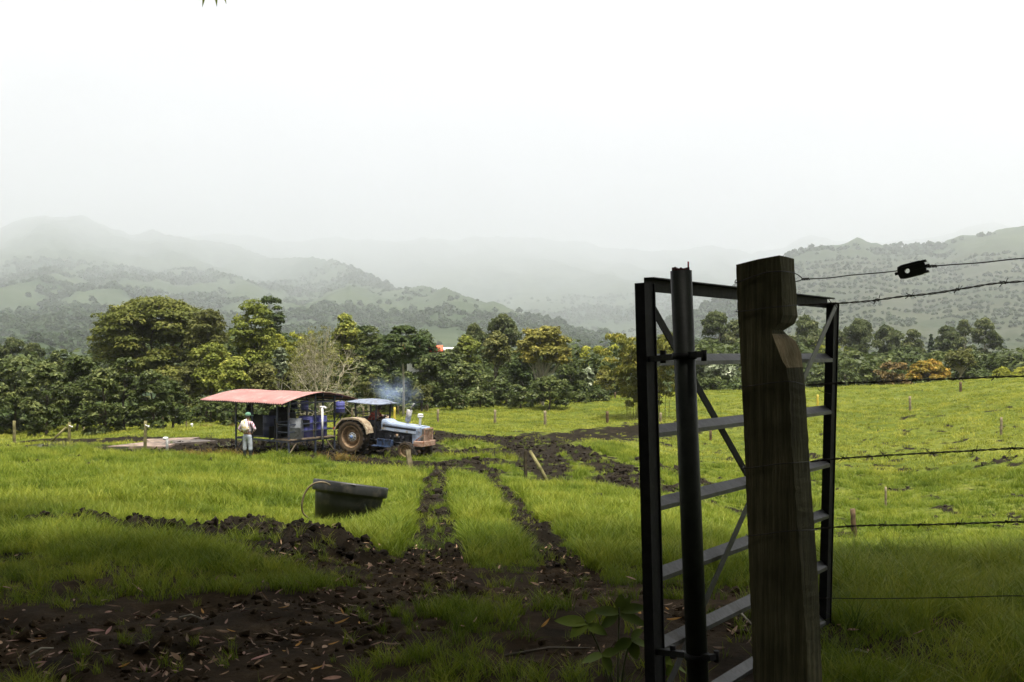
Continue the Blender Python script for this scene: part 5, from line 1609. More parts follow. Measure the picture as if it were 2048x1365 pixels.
mb = MB(); mb.extrude([(2.74, 1.24), (2.90, 1.24), (2.86, .64), (2.60, .64)], .54); gr = mb.build('grille', mat('grille', (.10, .10, .09), (.2, .19, .17), .6, 20, dirt=(.05, .04, .03)), TR)
# bull bar of flat bars before the grille, and the front weight beam
mb = MB(); mb.box(2.62, 3.02, -.50, .50, .56, .76, bev=.012); wb = mb.build('front_beam', M_rust, TR)
gd = MB(); gd.bar((2.98, -.30, 1.24), (2.98, .30, 1.24), .05, .05); fg = gd.build('grille_guard', M_rust, TR)
for k in range(7):
    y = -.30 + .1 * k
    g_ = MB(); g_.bar((2.99, y, .76), (2.98, y, 1.22), .045 if k in (0, 6) else .022, .03, up=(1, 0, 0)); g_.build('guard_bar', M_rust, fg)
g_ = MB(); g_.bar((2.64, -.36, .77), (2.95, -.33, 1.02), .04, .03); g_.build('guard_stay', M_rust, fg)
# exhaust, air intake, steering, seat
mb = MB(); mb.tube([(1.95, .10, 1.30), (1.93, .10, 1.42)], .05, 12); mb.tube([(1.93, .10, 1.42), (2.00, .10, 1.88)], [.11, .115], 18); mb.build('muffler', mat('muffler_grey', (.20, .20, .20), (.42, .42, .42), .55, 9, metallic=.3, dirt=(.12, .07, .05), dirt_amt=.4), TR)
mb = MB(); mb.tube([(2.03, .10, 1.86), (2.10, .10, 2.02), (2.2, .10, 2.16)], .028, 10); mb.build('exhaust_pipe', M_steel, TR)
mb = MB(); mb.tube([(2.60, -.05, 1.30), (2.61, -.05, 1.62)], .045, 12); mb.tube([(2.61, -.05, 1.62), (2.61, -.05, 1.66), (2.61, -.05, 1.72)], [.06, .11, .12], 16); mb.tube([(2.61, -.05, 1.74), (2.61, -.05, 1.79)], [.12, .09], 16); mb.build('air_intake', M_white, TR)
mb = MB(); mb.tube([(1.05, 0, 1.15), (.86, 0, 1.52)], .03, 8)
c = Vector((.85, 0, 1.53)); ax = Vector((.46, 0, -.9)).normalized()
u = Vector((0, 1, 0)); v_ = ax.cross(u)
mb.tube([c + (u * math.cos(2 * PI * k / 24) + v_ * math.sin(2 * PI * k / 24)) * .21 for k in range(25)], .016, 6, cap=False)
for k in range(3): mb.tube([c, c + (u * math.cos(2 * PI * k / 3) + v_ * math.sin(2 * PI * k / 3)) * .21], .012, 5)
mb.build('steering_wheel', M_black, TR)
mb = MB(); mb.box(-.05, .42, -.24, .24, 1.08, 1.17, bev=.03); mb.box(-.12, -.04, -.23, .23, 1.15, 1.46, bev=.03); mb.build('seat', M_seat, TR)
mb = MB(); mb.box(.42, 1.05, -.5, .5, .60, .64); mb.box(.98, 1.04, -.26, .26, .6, 1.15); mb.build('footplate', M_engine, TR)
# canopy: pressed sheet on four posts
for px_, py_ in ((-.22, -.52), (-.22, .52), (.78, -.50), (.78, .50)):
    mb = MB(); mb.bar((px_ + (.10 if px_ < 0 else .0), py_, 1.40 if px_ < 0 else .66), (px_ + (.02 if px_ < 0 else .05), py_, 2.10), .055, .06); mb.build('canopy_post', M_engine, TR)
mb = MB(); mb.bar((-.18, -.52, 1.62), (-.18, .52, 1.62), .04, .04); mb.bar((-.15, -.52, 1.42), (-.15, .52, 1.42), .04, .04); mb.bar((-.12, -.52, 1.62), (.42, -.52, 1.6), .03, .03); mb.build('back_rail', M_engine, TR)
mb = MB()
rr_ = random.Random(2)
nx, ny = 9, 7
top = {}
vs_ = []; fs_ = []
for side in (1, 0):
    for i in range(nx):
        for j in range(ny):
            x = -.48 + 1.5 * i / (nx - 1); y = -.72 + 1.44 * j / (ny - 1)
            e = min(i, nx - 1 - i, 2) / 2 * min(j, ny - 1 - j, 1.5) / 1.5
            z = 2.06 + (.105 * min(1, e * 1.6) if side else -.03 + .07 * min(1, e)) + rr_.uniform(-.012, .012) * side
            vs_.append((x, y, z))
N = nx * ny
for i in range(nx - 1):
    for j in range(ny - 1):
        a = i * ny + j
        fs_.append((a, a + ny, a + ny + 1, a + 1)); fs_.append((N + a, N + a + 1, N + a + ny + 1, N + a + ny))
for i in range(nx - 1):
    fs_ += [(i * ny, N + i * ny, N + (i + 1) * ny, (i + 1) * ny), (i * ny + ny - 1, (i + 1) * ny + ny - 1, N + (i + 1) * ny + ny - 1, N + i * ny + ny - 1)]
for j in range(ny - 1):
    fs_ += [(j, j + 1, N + j + 1, N + j), ((nx - 1) * ny + j, N + (nx - 1) * ny + j, N + (nx - 1) * ny + j + 1, (nx - 1) * ny + j + 1)]
mb.add(vs_, fs_); mb.build('canopy', M_blue2, TR)
mb = MB(); mb.bar((-.35, 0, .62), (-1.0, 0, .48), .08, .06); mb.build('drawbar', M_engine, TR)

# ------------------------------------------------------------------ people
def skin_body(name, joints, edges, parent, material, levels=2, root=0):
    """joints: list of ((x,y,z), rx, ry)"""
    me = bpy.data.meshes.new(name)
    me.from_pydata([j[0] for j in joints], edges, [])
    o = bpy.data.objects.new(name, me); COL.objects.link(o)
    sk = o.modifiers.new('skin', 'SKIN')
    for i, j in enumerate(joints):
        d = me.skin_vertices[0].data[i]; d.radius = (j[1], j[2]); d.use_root = (i == root)
    sk.use_smooth_shade = True; sk.branch_smoothing = 0.4
    sb = o.modifiers.new('sub', 'SUBSURF'); sb.levels = levels; sb.render_levels = levels
    dg = bpy.context.evaluated_depsgraph_get(); ev = o.evaluated_get(dg)
    m2 = bpy.data.meshes.new_from_object(ev)
    o.modifiers.clear()
    o.data = m2; bpy.data.meshes.remove(me)
    m2.materials.clear(); m2.materials.append(material)
    m2.name = name
    o.parent = parent
    return o
M_skin = mat('skin', (0.16, 0.08, 0.05), (0.22, 0.12, 0.08), 0.55, 12)
M_hair = mat('hair', (0.008, 0.007, 0.006), (0.016, 0.013, 0.01), 0.6, 20)
M_jean = mat('pale_denim', (0.26, 0.30, 0.35), (0.38, 0.41, 0.455), 0.85, 9, dirt=(0.20, 0.18, 0.16), dirt_amt=.3, dirt_scale=5)
M_boot = mat('rubber_boot', (0.008, 0.010, 0.014), (0.018, 0.02, 0.025), 0.4, 9)
M_cap = mat('green_cap', (0.07, 0.17, 0.11), (0.12, 0.24, 0.16), 0.8, 14)
def plaid(name, base, l1, l2, sc_):
    m, n, l, b = new_mat(name)
    tc = n.new('ShaderNodeTexCoord'); sp = n.new('ShaderNodeSeparateXYZ'); l.new(tc.outputs['Object'], sp.inputs[0])
    def stripe(out, f, th):
        a = n.new('ShaderNodeMath'); a.operation = 'MULTIPLY'; a.inputs[1].default_value = f; l.new(out, a.inputs[0])
        fr_ = n.new('ShaderNodeMath'); fr_.operation = 'FRACT'; l.new(a.outputs[0], fr_.inputs[0])
        g = n.new('ShaderNodeMath'); g.operation = 'LESS_THAN'; g.inputs[1].default_value = th; l.new(fr_.outputs[0], g.inputs[0]); return g.outputs[0]
    m1 = n.new('ShaderNodeMix'); m1.data_type = 'RGBA'; m1.inputs['A'].default_value = (*base, 1); m1.inputs['B'].default_value = (*l1, 1)
    l.new(stripe(sp.outputs['X'], sc_, .4), m1.inputs['Factor'])
    m2 = n.new('ShaderNodeMix'); m2.data_type = 'RGBA'; m2.inputs['B'].default_value = (*l2, 1)
    s2 = stripe(sp.outputs['Z'], sc_ * .9, .4); hf = n.new('ShaderNodeMath'); hf.operation = 'MULTIPLY'; hf.inputs[1].default_value = .6; l.new(s2, hf.inputs[0])
    l.new(hf.outputs[0], m2.inputs['Factor']); l.new(m1.outputs['Result'], m2.inputs['A'])
    l.new(m2.outputs['Result'], b.inputs['Base Color']); b.inputs['Roughness'].default_value = .9
    return m
M_plaid = plaid('plaid_shirt', (0.50, 0.44, 0.46), (0.26, 0.09, 0.11), (0.30, 0.22, 0.30), 13)
M_redstripe = plaid('red_striped_shirt', (0.20, 0.028, 0.018), (0.20, 0.028, 0.018), (0.015, 0.012, 0.012), 9)
def fingers(hand, dirs, r, parent, L=.075):
    for k, (off, d) in enumerate(dirs):
        d = Vector(d).normalized(); o_ = Vector(hand) + Vector(off)
        yield o_, d
def make_hand(parent, wrist, palm_dir, side_dir, curl_dir, m, nm='hand'):
    """palm with four fingers and a thumb, slightly curled, as one skinned mesh"""
    w = Vector(wrist); p = Vector(palm_dir).normalized(); s = Vector(side_dir).normalized(); c = Vector(curl_dir).normalized()
    J = [(tuple(w), .026, .022), (tuple(w + p * .05), .036, .018), (tuple(w + p * .088), .038, .015)]; E = [(0, 1), (1, 2)]
    for k, ln in enumerate((.062, .072, .068, .052)):
        b0 = w + p * .09 + s * (.030 - .02 * k)
        i = len(J)
        J += [(tuple(b0), .0095, .0095), (tuple(b0 + p * ln * .5 + c * .010), .009, .009), (tuple(b0 + p * ln * .85 + c * .035), .008, .008)]
        E += [(2, i), (i, i + 1), (i + 1, i + 2)]
    i = len(J); t0 = w + p * .035 + s * .03
    J += [(tuple(t0 + s * .018), .012, .012), (tuple(t0 + s * .035 + p * .03 + c * .012), .010, .010)]; E += [(1, i), (i, i + 1)]
    return skin_body(nm, J, E, parent, m, 1)

# worker seen from behind, hands on hips, standing left of the shed
wl_ = P(495, 922, 37.6)
g = gz1(wl_.x, wl_.y)
person = empty('person', (wl_.x, wl_.y, g + .03), 'person standing with hands on hips in plaid shirt, pale jeans, green cap and black boots', 'person', rz=math.radians(-14))
# local: +Y away from the camera (faces the shed), x right
J = [((0, 0, .94), .150, .115), ((0, -.005, 1.08), .135, .10), ((0, -.01, 1.26), .165, .115), ((0, -.015, 1.38), .155, .095), ((0, 0.0, 1.46), .058, .055), ((0, .02, 1.53), .062, .068), ((.005, .035, 1.60), .078, .095), ((.005, .04, 1.67), .066, .082),
     ((-.175, -.01, 1.375), .058, .058), ((-.32, -.06, 1.13), .043, .043), ((-.19, .03, .99), .030, .030),
     ((.175, -.01, 1.375), .058, .058), ((.335, -.05, 1.15), .043, .043), ((.20, .04, 1.00), .030, .030),
     ((-.085, 0, .86), .088, .09), ((-.10, .01, .48), .058, .06), ((-.11, -.01, .10), .042, .045), ((-.115, .12, .045), .042, .035),
     ((.085, 0, .86), .088, .09), ((.115, .02, .48), .058, .06), ((.13, -.01, .10), .042, .045), ((.14, .12, .045), .042, .035)]
E = [(0, 1), (1, 2), (2, 3), (3, 4), (4, 5), (5, 6), (6, 7), (3, 8), (8, 9), (9, 10), (3, 11), (11, 12), (12, 13), (0, 14), (14, 15), (15, 16), (16, 17), (0, 18), (18, 19), (19, 20), (20, 21)]
skin_body('body', J, E, person, M_skin)
k = 1.13
jj_ = [((0, 0, .99), .150 * k, .118 * k), ((0, 0, .92), .158 * k, .125 * k), ((-.09, 0, .80), .092 * k, .096 * k), ((-.105, .01, .50), .074 * k, .078 * k), ((-.112, 0, .30), .072, .078),
       ((.09, 0, .80), .092 * k, .096 * k), ((.115, .02, .50), .074 * k, .078 * k), ((.13, 0, .30), .072, .078)]
skin_body('jeans', jj_, [(0, 1), (1, 2), (2, 3), (3, 4), (1, 5), (5, 6), (6, 7)], person, M_jean)
sj = [((0, 0, .97), .150 * k, .118 * k), ((0, -.005, 1.09), .142 * k, .11 * k), ((0, -.01, 1.26), .172 * k, .12 * k), ((0, -.015, 1.375), .155 * k, .10 * k), ((0, 0, 1.445), .07, .066),
      ((-.185, -.01, 1.37), .072, .070), ((-.30, -.05, 1.17), .058, .058), ((-.325, -.06, 1.12), .055, .055), ((-.25, -.01, 1.045), .045, .045),
      ((.185, -.01, 1.37), .072, .070), ((.31, -.04, 1.18), .058, .058), ((.34, -.05, 1.14), .055, .055), ((.265, 0, 1.06), .045, .045)]
skin_body('shirt', sj, [(0, 1), (1, 2), (2, 3), (3, 4), (3, 5), (5, 6), (6, 7), (7, 8), (3, 9), (9, 10), (10, 11), (11, 12)], person, M_plaid)
for sx in (-1, 1):
    x0 = -.112 if sx < 0 else .132
    skin_body('boot', [((x0, -.005, .36), .066, .070), ((x0, -.01, .20), .056, .062), ((x0, -.01, .06), .052, .058), ((x0, .10, .04), .048, .040), ((x0, .17, .035), .036, .03)], [(0, 1), (1, 2), (2, 3), (3, 4)], person, M_boot, 2, 2)
make_hand(person, (-.20, .03, 1.0), (.55, .35, -.5), (0, .7, .6), (.6, -.2, 0), M_skin)
make_hand(person, (.21, .04, 1.01), (-.55, .35, -.5), (0, .7, .6), (-.6, -.2, 0), M_skin)
mb = MB(); Mh = Matrix.Translation((.005, .035, 1.635)) @ Matrix.Rotation(-.12, 4, 'Z')
mb.lathe([(.100, .0), (.104, .03), (.098, .07), (.075, .105), (.04, .122), (.001, .127)], 20, Mh @ Matrix.Diagonal((1, 1.18, 1, 1)))
mb.build('cap', M_cap, person)
mb = MB(); mb.bar(Mh @ Vector((.035, .10, .012)), Mh @ Vector((.075, .20, -.012)), .15, .012, w2=.10); mb.build('cap_brim', M_cap, person)
mb = MB(); mb.lathe([(.094, -.055), (.099, 0), (.09, .02)], 18, Mh @ Matrix.Translation((0, -.012, 0)) @ Matrix.Diagonal((1, 1.12, 1, 1)), a0=PI * .98, a1=PI * 2.02); mb.build('hair', M_hair, person)
# cloth sack hanging over the left shoulder and back
mcl, n, l, b = new_mat('printed_cloth')
tc = n.new('ShaderNodeTexCoord'); nz = n.new('ShaderNodeTexNoise'); nz.inputs['Scale'].default_value = 6.5; nz.inputs['Detail'].default_value = 2
l.new(tc.outputs['Object'], nz.inputs['Vector'])
cr = n.new('ShaderNodeValToRGB'); cr.color_ramp.interpolation = 'CONSTANT'
cr.color_ramp.elements[0].color = (.62, .60, .56, 1); cr.color_ramp.elements[1].position = .53; cr.color_ramp.elements[1].color = (.52, .34, .05, 1)
e = cr.color_ramp.elements.new(.60); e.color = (.66, .64, .58, 1); e = cr.color_ramp.elements.new(.70); e.color = (.20, .22, .20, 1)
l.new(nz.outputs['Fac'], cr.inputs[0]); l.new(cr.outputs[0], b.inputs['Base Color']); b.inputs['Roughness'].default_value = .9
mb = MB(); nx, ny = 6, 12
path = [(-.13, .10, 1.28), (-.125, .09, 1.40), (-.12, .0, 1.468), (-.11, -.09, 1.46), (-.10, -.135, 1.40), (-.075, -.155, 1.33), (-.05, -.165, 1.26), (-.02, -.165, 1.19), (.005, -.16, 1.12), (.02, -.152, 1.07)]
vs_ = []; fs_ = []
for i, (x, y, z) in enumerate(path):
    wdt = .09 + .05 * min(1, i / 5)
    for j in range(nx):
        f = j / (nx - 1) - .5
        vs_.append((x + f * 2 * wdt * .95, y + .045 * (abs(f) * 2) ** 2 - .004 + rr_.uniform(-.006, .006), z + f * .10))
for i in range(len(path) - 1):
    for j in range(nx - 1): a = i * nx + j; fs_.append((a, a + 1, a + nx + 1, a + nx))
mb.add(vs_, fs_, True); sck = mb.build('shoulder_cloth', mcl, person, fix=False)
sd_ = sck.modifiers.new('thick', 'SOLIDIFY'); sd_.thickness = .012

# driver bent over the steering wheel
drv = bpy.data.objects.new('person', None); COL.objects.link(drv)
drv.location = TR.matrix_basis @ Vector((.2, 0, 1.17)); drv.rotation_euler = TR.rotation_euler
tag(drv, 'person driving the tractor, leaning forward in a red and dark striped shirt', 'person')
DJ = [((0, 0, .08), .15, .13), ((.05, 0, .22), .14, .11), ((.17, 0, .40), .165, .11), ((.26, 0, .50), .14, .09), ((.33, 0, .56), .055, .055), ((.38, .0, .61), .065, .065), ((.43, 0, .66), .075, .08), ((.45, 0, .73), .06, .07),
      ((.24, -.18, .48), .056, .056), ((.42, -.24, .28), .042, .042), ((.58, -.15, .36), .030, .030),
      ((.24, .18, .48), .056, .056), ((.42, .24, .28), .042, .042), ((.58, .15, .36), .030, .030),
      ((.16, -.10, .04), .09, .09), ((.48, -.16, .05), .065, .065), ((.62, -.15, -.38), .045, .045), ((.74, -.15, -.44), .04, .035),
      ((.16, .10, .04), .09, .09), ((.48, .16, .05), .065, .065), ((.62, .15, -.38), .045, .045), ((.74, .15, -.44), .04, .035)]
skin_body('body', DJ, E, drv, M_skin)
skin_body('shirt', [((.0, 0, .07), .165, .145), ((.05, 0, .22), .16, .13), ((.17, 0, .40), .19, .13), ((.26, 0, .49), .155, .105), ((.31, 0, .545), .07, .07), ((.24, -.19, .48), .072, .072), ((.40, -.245, .30), .058, .058), ((.50, -.2, .32), .05, .05), ((.24, .19, .48), .072, .072), ((.40, .245, .30), .058, .058), ((.50, .2, .32), .05, .05)],
          [(0, 1), (1, 2), (2, 3), (3, 4), (3, 5), (5, 6), (6, 7), (3, 8), (8, 9), (9, 10)], drv, M_redstripe)
M_trs = mat('dark_trousers', (.015, .017, .022), (.03, .032, .04), .9, 9)
skin_body('trousers', [((0, 0, .07), .16, .14), ((.16, -.10, .04), .105, .105), ((.48, -.16, .05), .08, .08), ((.61, -.15, -.33), .06, .06), ((.16, .10, .04), .105, .105), ((.48, .16, .05), .08, .08), ((.61, .15, -.33), .06, .06)], [(0, 1), (1, 2), (2, 3), (0, 4), (4, 5), (5, 6)], drv, M_trs)
for s_ in (-1, 1):
    skin_body('boot', [((.62, s_ * .15, -.36), .06, .06), ((.63, s_ * .15, -.46), .052, .055), ((.76, s_ * .15, -.50), .042, .036)], [(0, 1), (1, 2)], drv, M_boot, 2, 1)
    make_hand(drv, (.58, s_ * .15, .36), (.8, 0, .2), (0, -s_, .3), (.2, 0, -1), M_skin)
mb = MB(); mb.lathe([(.080, -.07), (.086, -.02), (.086, .03), (.07, .07), (.04, .09), (.001, .095)], 18, Matrix.Translation((.425, 0, .70)) @ Matrix.Rotation(.5, 4, 'Y')); mb.build('hair', M_hair, drv)

# exhaust smoke: soft bluish plume
ms_ = bpy.data.materials.new('smoke'); ms_.use_nodes = True
n = ms_.node_tree.nodes; l = ms_.node_tree.links; n.clear()
vo = n.new('ShaderNodeOutputMaterial'); vp = n.new('ShaderNodeVolumePrincipled'); vp.inputs['Color'].default_value = (.55, .70, 1.0, 1)
tc = n.new('ShaderNodeTexCoord'); nz = n.new('ShaderNodeTexNoise'); nz.inputs['Scale'].default_value = 1.1; nz.inputs['Detail'].default_value = 4
l.new(tc.outputs['Object'], nz.inputs['Vector'])
r_ = n.new('ShaderNodeMapRange'); r_.inputs['From Min'].default_value = .46; r_.inputs['From Max'].default_value = .75; r_.inputs['To Max'].default_value = 1.5
l.new(nz.outputs['Fac'], r_.inputs['Value'])
gl = n.new('ShaderNodeVectorMath'); gl.operation = 'LENGTH'
mpn = n.new('ShaderNodeMapping'); mpn.inputs['Scale'].default_value = (1 / 1.25, 1 / .6, 1 / .72); l.new(tc.outputs['Object'], mpn.inputs[0]); l.new(mpn.outputs[0], gl.inputs[0])
fo = n.new('ShaderNodeMapRange'); fo.inputs['From Min'].default_value = 1.0; fo.inputs['From Max'].default_value = .25; fo.inputs['To Max'].default_value = 1.0
l.new(gl.outputs['Value'], fo.inputs['Value'])
mu = n.new('ShaderNodeMath'); mu.operation = 'MULTIPLY'; l.new(r_.outputs[0], mu.inputs[0]); l.new(fo.outputs[0], mu.inputs[1])
l.new(mu.outputs[0], vp.inputs['Density']); l.new(vp.outputs[0], vo.inputs['Volume'])
bm = bmesh.new(); bmesh.ops.create_icosphere(bm, subdivisions=3, radius=1.0)
for v in bm.verts: v.co = Vector((v.co.x * 1.25, v.co.y * .6, v.co.z * .72))
me = bpy.data.meshes.new('exhaust_smoke'); bm.to_mesh(me); bm.free(); me.materials.append(ms_)
sm = link('exhaust_smoke', me, None, P(792, 780, 40.2)); sm.rotation_euler = (0, math.radians(20), 0)
tag(sm, 'thin bluish exhaust smoke drifting up before the trees', kind='stuff')

# ------------------------------------------------------------------ mobile milking shed
M_red = mat('red_roof_sheet', (0.25, 0.125, 0.115), (0.31, 0.165, 0.15), 0.7, 1.3, spec=.1, dirt=(0.34, 0.21, 0.195), dirt_amt=.35, dirt_scale=2)
M_frame = mat('shed_frame_steel', (0.020, 0.026, 0.045), (0.05, 0.06, 0.085), 0.55, 8, spec=.3, dirt=(.07, .05, .035), dirt_amt=.3)
M_barrel = mat('blue_plastic', (0.045, 0.05, 0.19), (0.085, 0.09, 0.27), 0.45, 6, dirt=(.05, .05, .09), dirt_amt=.3)
M_deck = mat('muddy_deck', (.10, .075, .05), (.2, .16, .11), .9, 6)
nc = Vector((-8.97, 39.0, 0)); nc.z = gz1(nc.x + .5, nc.y + 1.2)
nc.z = EYE - (905 - HOR) / FPX * 39.5
shed = empty('milking_shed', nc, 'open mobile milking shed with curved pink red corrugated roof on a dark steel frame', 'shed', rz=math.atan2(-.6, .8))
EH, RH, DEP, LEN = 1.94, 2.31, 4.1, 5.3
def roof_z(y):
    t = abs(y - DEP / 2) / (DEP / 2)
    return EH + (RH - EH) * (1 - t ** 1.55)
mb = MB(); NXr, NYr = 190, 14
vs_ = []; fs_ = []
for i in range(NXr + 1):
    x = -LEN + LEN * i / NXr
    co_ = .018 * math.cos(2 * PI * x / .14)
    for j in range(NYr + 1):
        y = DEP * j / NYr
        vs_.append((x, y - (.0), roof_z(y) + co_ + .010 * math.sin(3 * x + y)))
W1 = NYr + 1
for i in range(NXr):
    for j in range(NYr): a = i * W1 + j; fs_.append((a, a + W1, a + W1 + 1, a + 1))
mb.add(vs_, fs_, True)
rf = mb.build('roof', M_red, shed, fix=False)
so = rf.modifiers.new('thick', 'SOLIDIFY'); so.thickness = .006; so.offset = -1
for yy in (0.12, 1.1, 2.15, 3.2, DEP - .12):
    m_ = MB(); m_.bar((-LEN + .05, yy, roof_z(yy) - .06), (-.03, yy, roof_z(yy) - .06), .04, .06); m_.build('purlin', M_frame, shed)
posts = [(-.25, .5), (-.95, .5), (-2.5, .5), (-3.55, .5), (-.25, 1.9), (-.25, 2.95), (-1.95, 2.95), (-3.55, 2.95), (-.95, 2.95)]
def gloc(x, y):
    w = shed.matrix_basis @ Vector((x, y, 0)); return gz1(w.x, w.y) - nc.z
bpy.context.view_layer.update()
for x, y in posts:
    m_ = MB(); m_.bar((x, y, gloc(x, y) - .08), (x, y, roof_z(y) - .05), .055, .055); m_.build('post', M_frame, shed)
for (x, y), (x2, y2) in (((-.25, .5), (-.25, 2.95)), ((-.25, .5), (-3.55, .5)), ((-3.55, .5), (-3.55, 2.95)), ((-.25, 2.95), (-3.55, 2.95))):
    m_ = MB(); m_.bar((x, y, EH - .02), (x2, y2, EH - .02), .05, .06); m_.build('top_beam', M_frame, shed)
    m_ = MB(); m_.bar((x, y, .40), (x2, y2, .40), .05, .07); m_.build('sill_beam', M_frame, shed)
for a, b_ in (((-.25, .5), (-.25, 1.9)), ((-.25, 1.9), (-.25, 2.95)), ((-.25, .5), (-.95, .5)), ((-2.5, .5), (-3.55, .5)), ((-.95, 2.95), (-.25, 2.95)), ((-.95, .5), (-.95, 2.95))):
    for z in (.78, 1.08) if a != (-.95, .5) or b_ != (-.95, 2.95) else (.7, .98, 1.16):
        m_ = MB(); m_.bar((*a, z), (*b_, z), .035, .04); m_.build('rail', M_frame, shed)
for x, y, dx_, dy_ in ((-.25, .5, .0, .45), (-.95, .5, .45, 0), (-.25, 2.95, 0, -.5), (-3.55, .5, .5, 0), (-1.95, 2.95, -.5, 0)):
    m_ = MB(); m_.bar((x, y, gloc(x, y)), (x + dx_, y + dy_, .40), .035, .035); m_.build('brace', M_deck if x > -1 else M_frame, shed)
m_ = MB(); m_.box(-1.0, -.2, .46, 3.0, .44, .49); m_.build('deck', M_deck, shed)
m_ = MB(); m_.box(-3.6, -1.0, 1.2, 3.0, .40, .45); m_.build('deck', M_frame, shed)
# trough boards and side panels of the stalls
for x0, y0, x1, y1, z0, z1 in ((-1.05, .45, -1.25, .95, .46, 1.30), (-1.5, .55, -1.65, 1.1, .46, .95), (-3.45, 1.2, -2.6, 1.2, .46, 1.35)):
    m_ = MB(); m_.bar((x0, y0, (z0 + z1) / 2), (x1, y1, (z0 + z1) / 2), .03, z1 - z0); m_.build('stall_panel', M_black, shed)  # panels blackened, the shade under the roof is in their colour
for x, z in ((-.25, 1.55), (-.25, 1.70)):
    m_ = MB(); m_.bar((x, .5, z), (x, 1.9, z), .012, .012); m_.build('wire_strand', M_frame, shed)
def shed_pt(x, y, z=0): return shed.matrix_basis @ Vector((x, y, z))
M_barrel_shaded = mat('shaded_blue_plastic', (.012, .015, .045), (.02, .025, .07), .5, 6)  # blue barrel plastic darkened to put the roof's shade into the colour
def barrel(x, y, z, r, h, label, open_front=False, lid=False, m=None):
    t = empty('barrel', shed_pt(x, y, z), label, 'barrel', 'blue barrels in the milking shed')
    m_ = MB(); m_.lathe([(r * .92, 0), (r, .04), (r, h * .32), (r * 1.03, h * .34), (r, h * .36), (r, h * .64), (r * 1.03, h * .66), (r, h * .68), (r, h * .93), (r * .93, h), (r * .86, h), (r * .84, h - .03), (.001, h - .03)], 28)
    m_.f.append(tuple(reversed(range(28)))); m_.sm.append(False)
    m_.build('drum', m or M_barrel, t)
    if lid: m_ = MB(); m_.tube([(r * .4, 0, h - .03), (r * .4, 0, h + .03)], .035, 8); m_.tube([(-r * .4, 0, h - .03), (-r * .4, 0, h + .02)], .03, 8); m_.build('bung', M_barrel, t)
    if open_front:
        m_ = MB(); m_.box(-.15, .15, -r - .012, -r * .6, h * .52, h * .84, Matrix.Rotation(math.radians(10), 4, 'Z')); m_.build('cut_opening', M_black, t)
    return t
barrel(-.60, 1.72, .49, .30, .86, 'big blue plastic barrel with a square opening cut in its side', True)
barrel(-.55, 2.45, .49, .27, .84, 'plain blue barrel behind the white pipe')
barrel(-.50, 1.55, 1.62, .16, .36, 'small blue drum hanging under the shed roof on a bracket', lid=True)
barrel(.02, 3.02, 1.46, .19, .44, 'small blue drum outside the shed end next to the tractor', lid=True)
barrel(-2.35, 1.30, .45, .29, .88, 'blue barrel beside the black milk tank, coloured dark for the shade', m=M_barrel_shaded)
barrel(-1.9, 2.2, 1.62, .15, .3, 'small blue drum deep in the shed, coloured dark for the shade', m=M_barrel_shaded)
# brackets carrying the hanging drums
m_ = MB(); m_.box(-.72, -.25, 1.38, 1.75, 1.585, 1.61); m_.bar((-.25, 1.4, 1.6), (-.25, 1.9, 1.55), .03, .03); m_.build('drum_bracket', M_frame, shed)
m_ = MB(); m_.box(-.26, .22, 2.86, 3.18, 1.425, 1.455); m_.bar((-.24, 2.95, 1.0), (.15, 3.0, 1.43), .03, .03); m_.build('drum_bracket', M_frame, shed)
m_ = MB(); m_.tube([(.20, 3.0, 1.46), (.24, 3.0, 1.2), (.22, 3.0, .9)], .012, 6); m_.build('drain_hose', M_black, shed)
m_ = MB(); m_.bar((.02, 3.02, .0), (.02, 3.02, 1.43), .04, .04); m_.build('drum_stand', M_frame, shed)
m_ = MB(); m_.box(-2.1, -1.7, 2.02, 2.4, 1.585, 1.61); m_.bar((-1.95, 2.4, 1.6), (-1.95, 2.95, 1.6), .03, .03); m_.build('drum_bracket', M_frame, shed)
# black tank and machinery in the middle of the shed
tk = empty('milk_tank', shed_pt(-2.3, 1.9, .45), 'black milking machine tank standing in the dark middle of the shed', 'tank')
m_ = MB(); m_.lathe([(.5, 0), (.56, .05), (.56, .95), (.5, 1.05), (.2, 1.12), (.2, 1.2), (.001, 1.2)], 28); m_.build('vessel', M_black, tk)
m_ = MB(); m_.tube([(.3, -.3, 1.0), (.35, -.35, 1.5), (.1, -.1, 1.75)], .04, 8); m_.build('milk_pipe', M_engine, tk)
m_ = MB(); m_.box(.45, .85, -.3, .3, .0, .55, bev=.03); m_.build('pump', M_engine, tk)
hp = empty('feed_hopper', shed_pt(-.45, 1.05, .49), 'grey sheet metal feed hopper with sloping side before the big barrel', 'hopper')
m_ = MB(); m_.extrude([(-.28, 0), (.30, 0), (.30, .35), (.05, .82), (-.20, .82), (-.34, .45)], .5, Matrix.Rotation(PI / 2, 4, 'Z')); m_.build('hopper_body', mat('grey_sheet', (.10, .11, .12), (.2, .21, .22), .45, 5, metallic=.4, dirt=(.05, .045, .04)), hp)
wp2 = empty('standpipe', shed_pt(.0, 2.05, .3), 'white plastic standpipe with a tee on top at the shed end', 'pipe')
m_ = MB(); m_.tube([(0, 0, .1), (0, 0, 1.42)], .042, 12); m_.build('riser', M_white, wp2)
m_ = MB(); m_.tube([(-.1, 0, 1.42), (.12, 0, 1.42)], .045, 12); m_.tube([(.12, 0, 1.42), (.12, 0, 1.36)], .045, 12); m_.build('tee', M_white, wp2)
pl = empty('jug', shed_pt(-3.3, 1.0, 1.2), 'dark jug hanging in the left end of the shed', 'jug')
m_ = MB(); m_.lathe([(.12, 0), (.16, .05), (.16, .4), (.10, .5), (.05, .55), (.05, .6), (.001, .6)], 18); m_.tube([(0, 0, .6), (0, 0, .75)], .01, 5); m_.build('jug_body', M_black, pl)

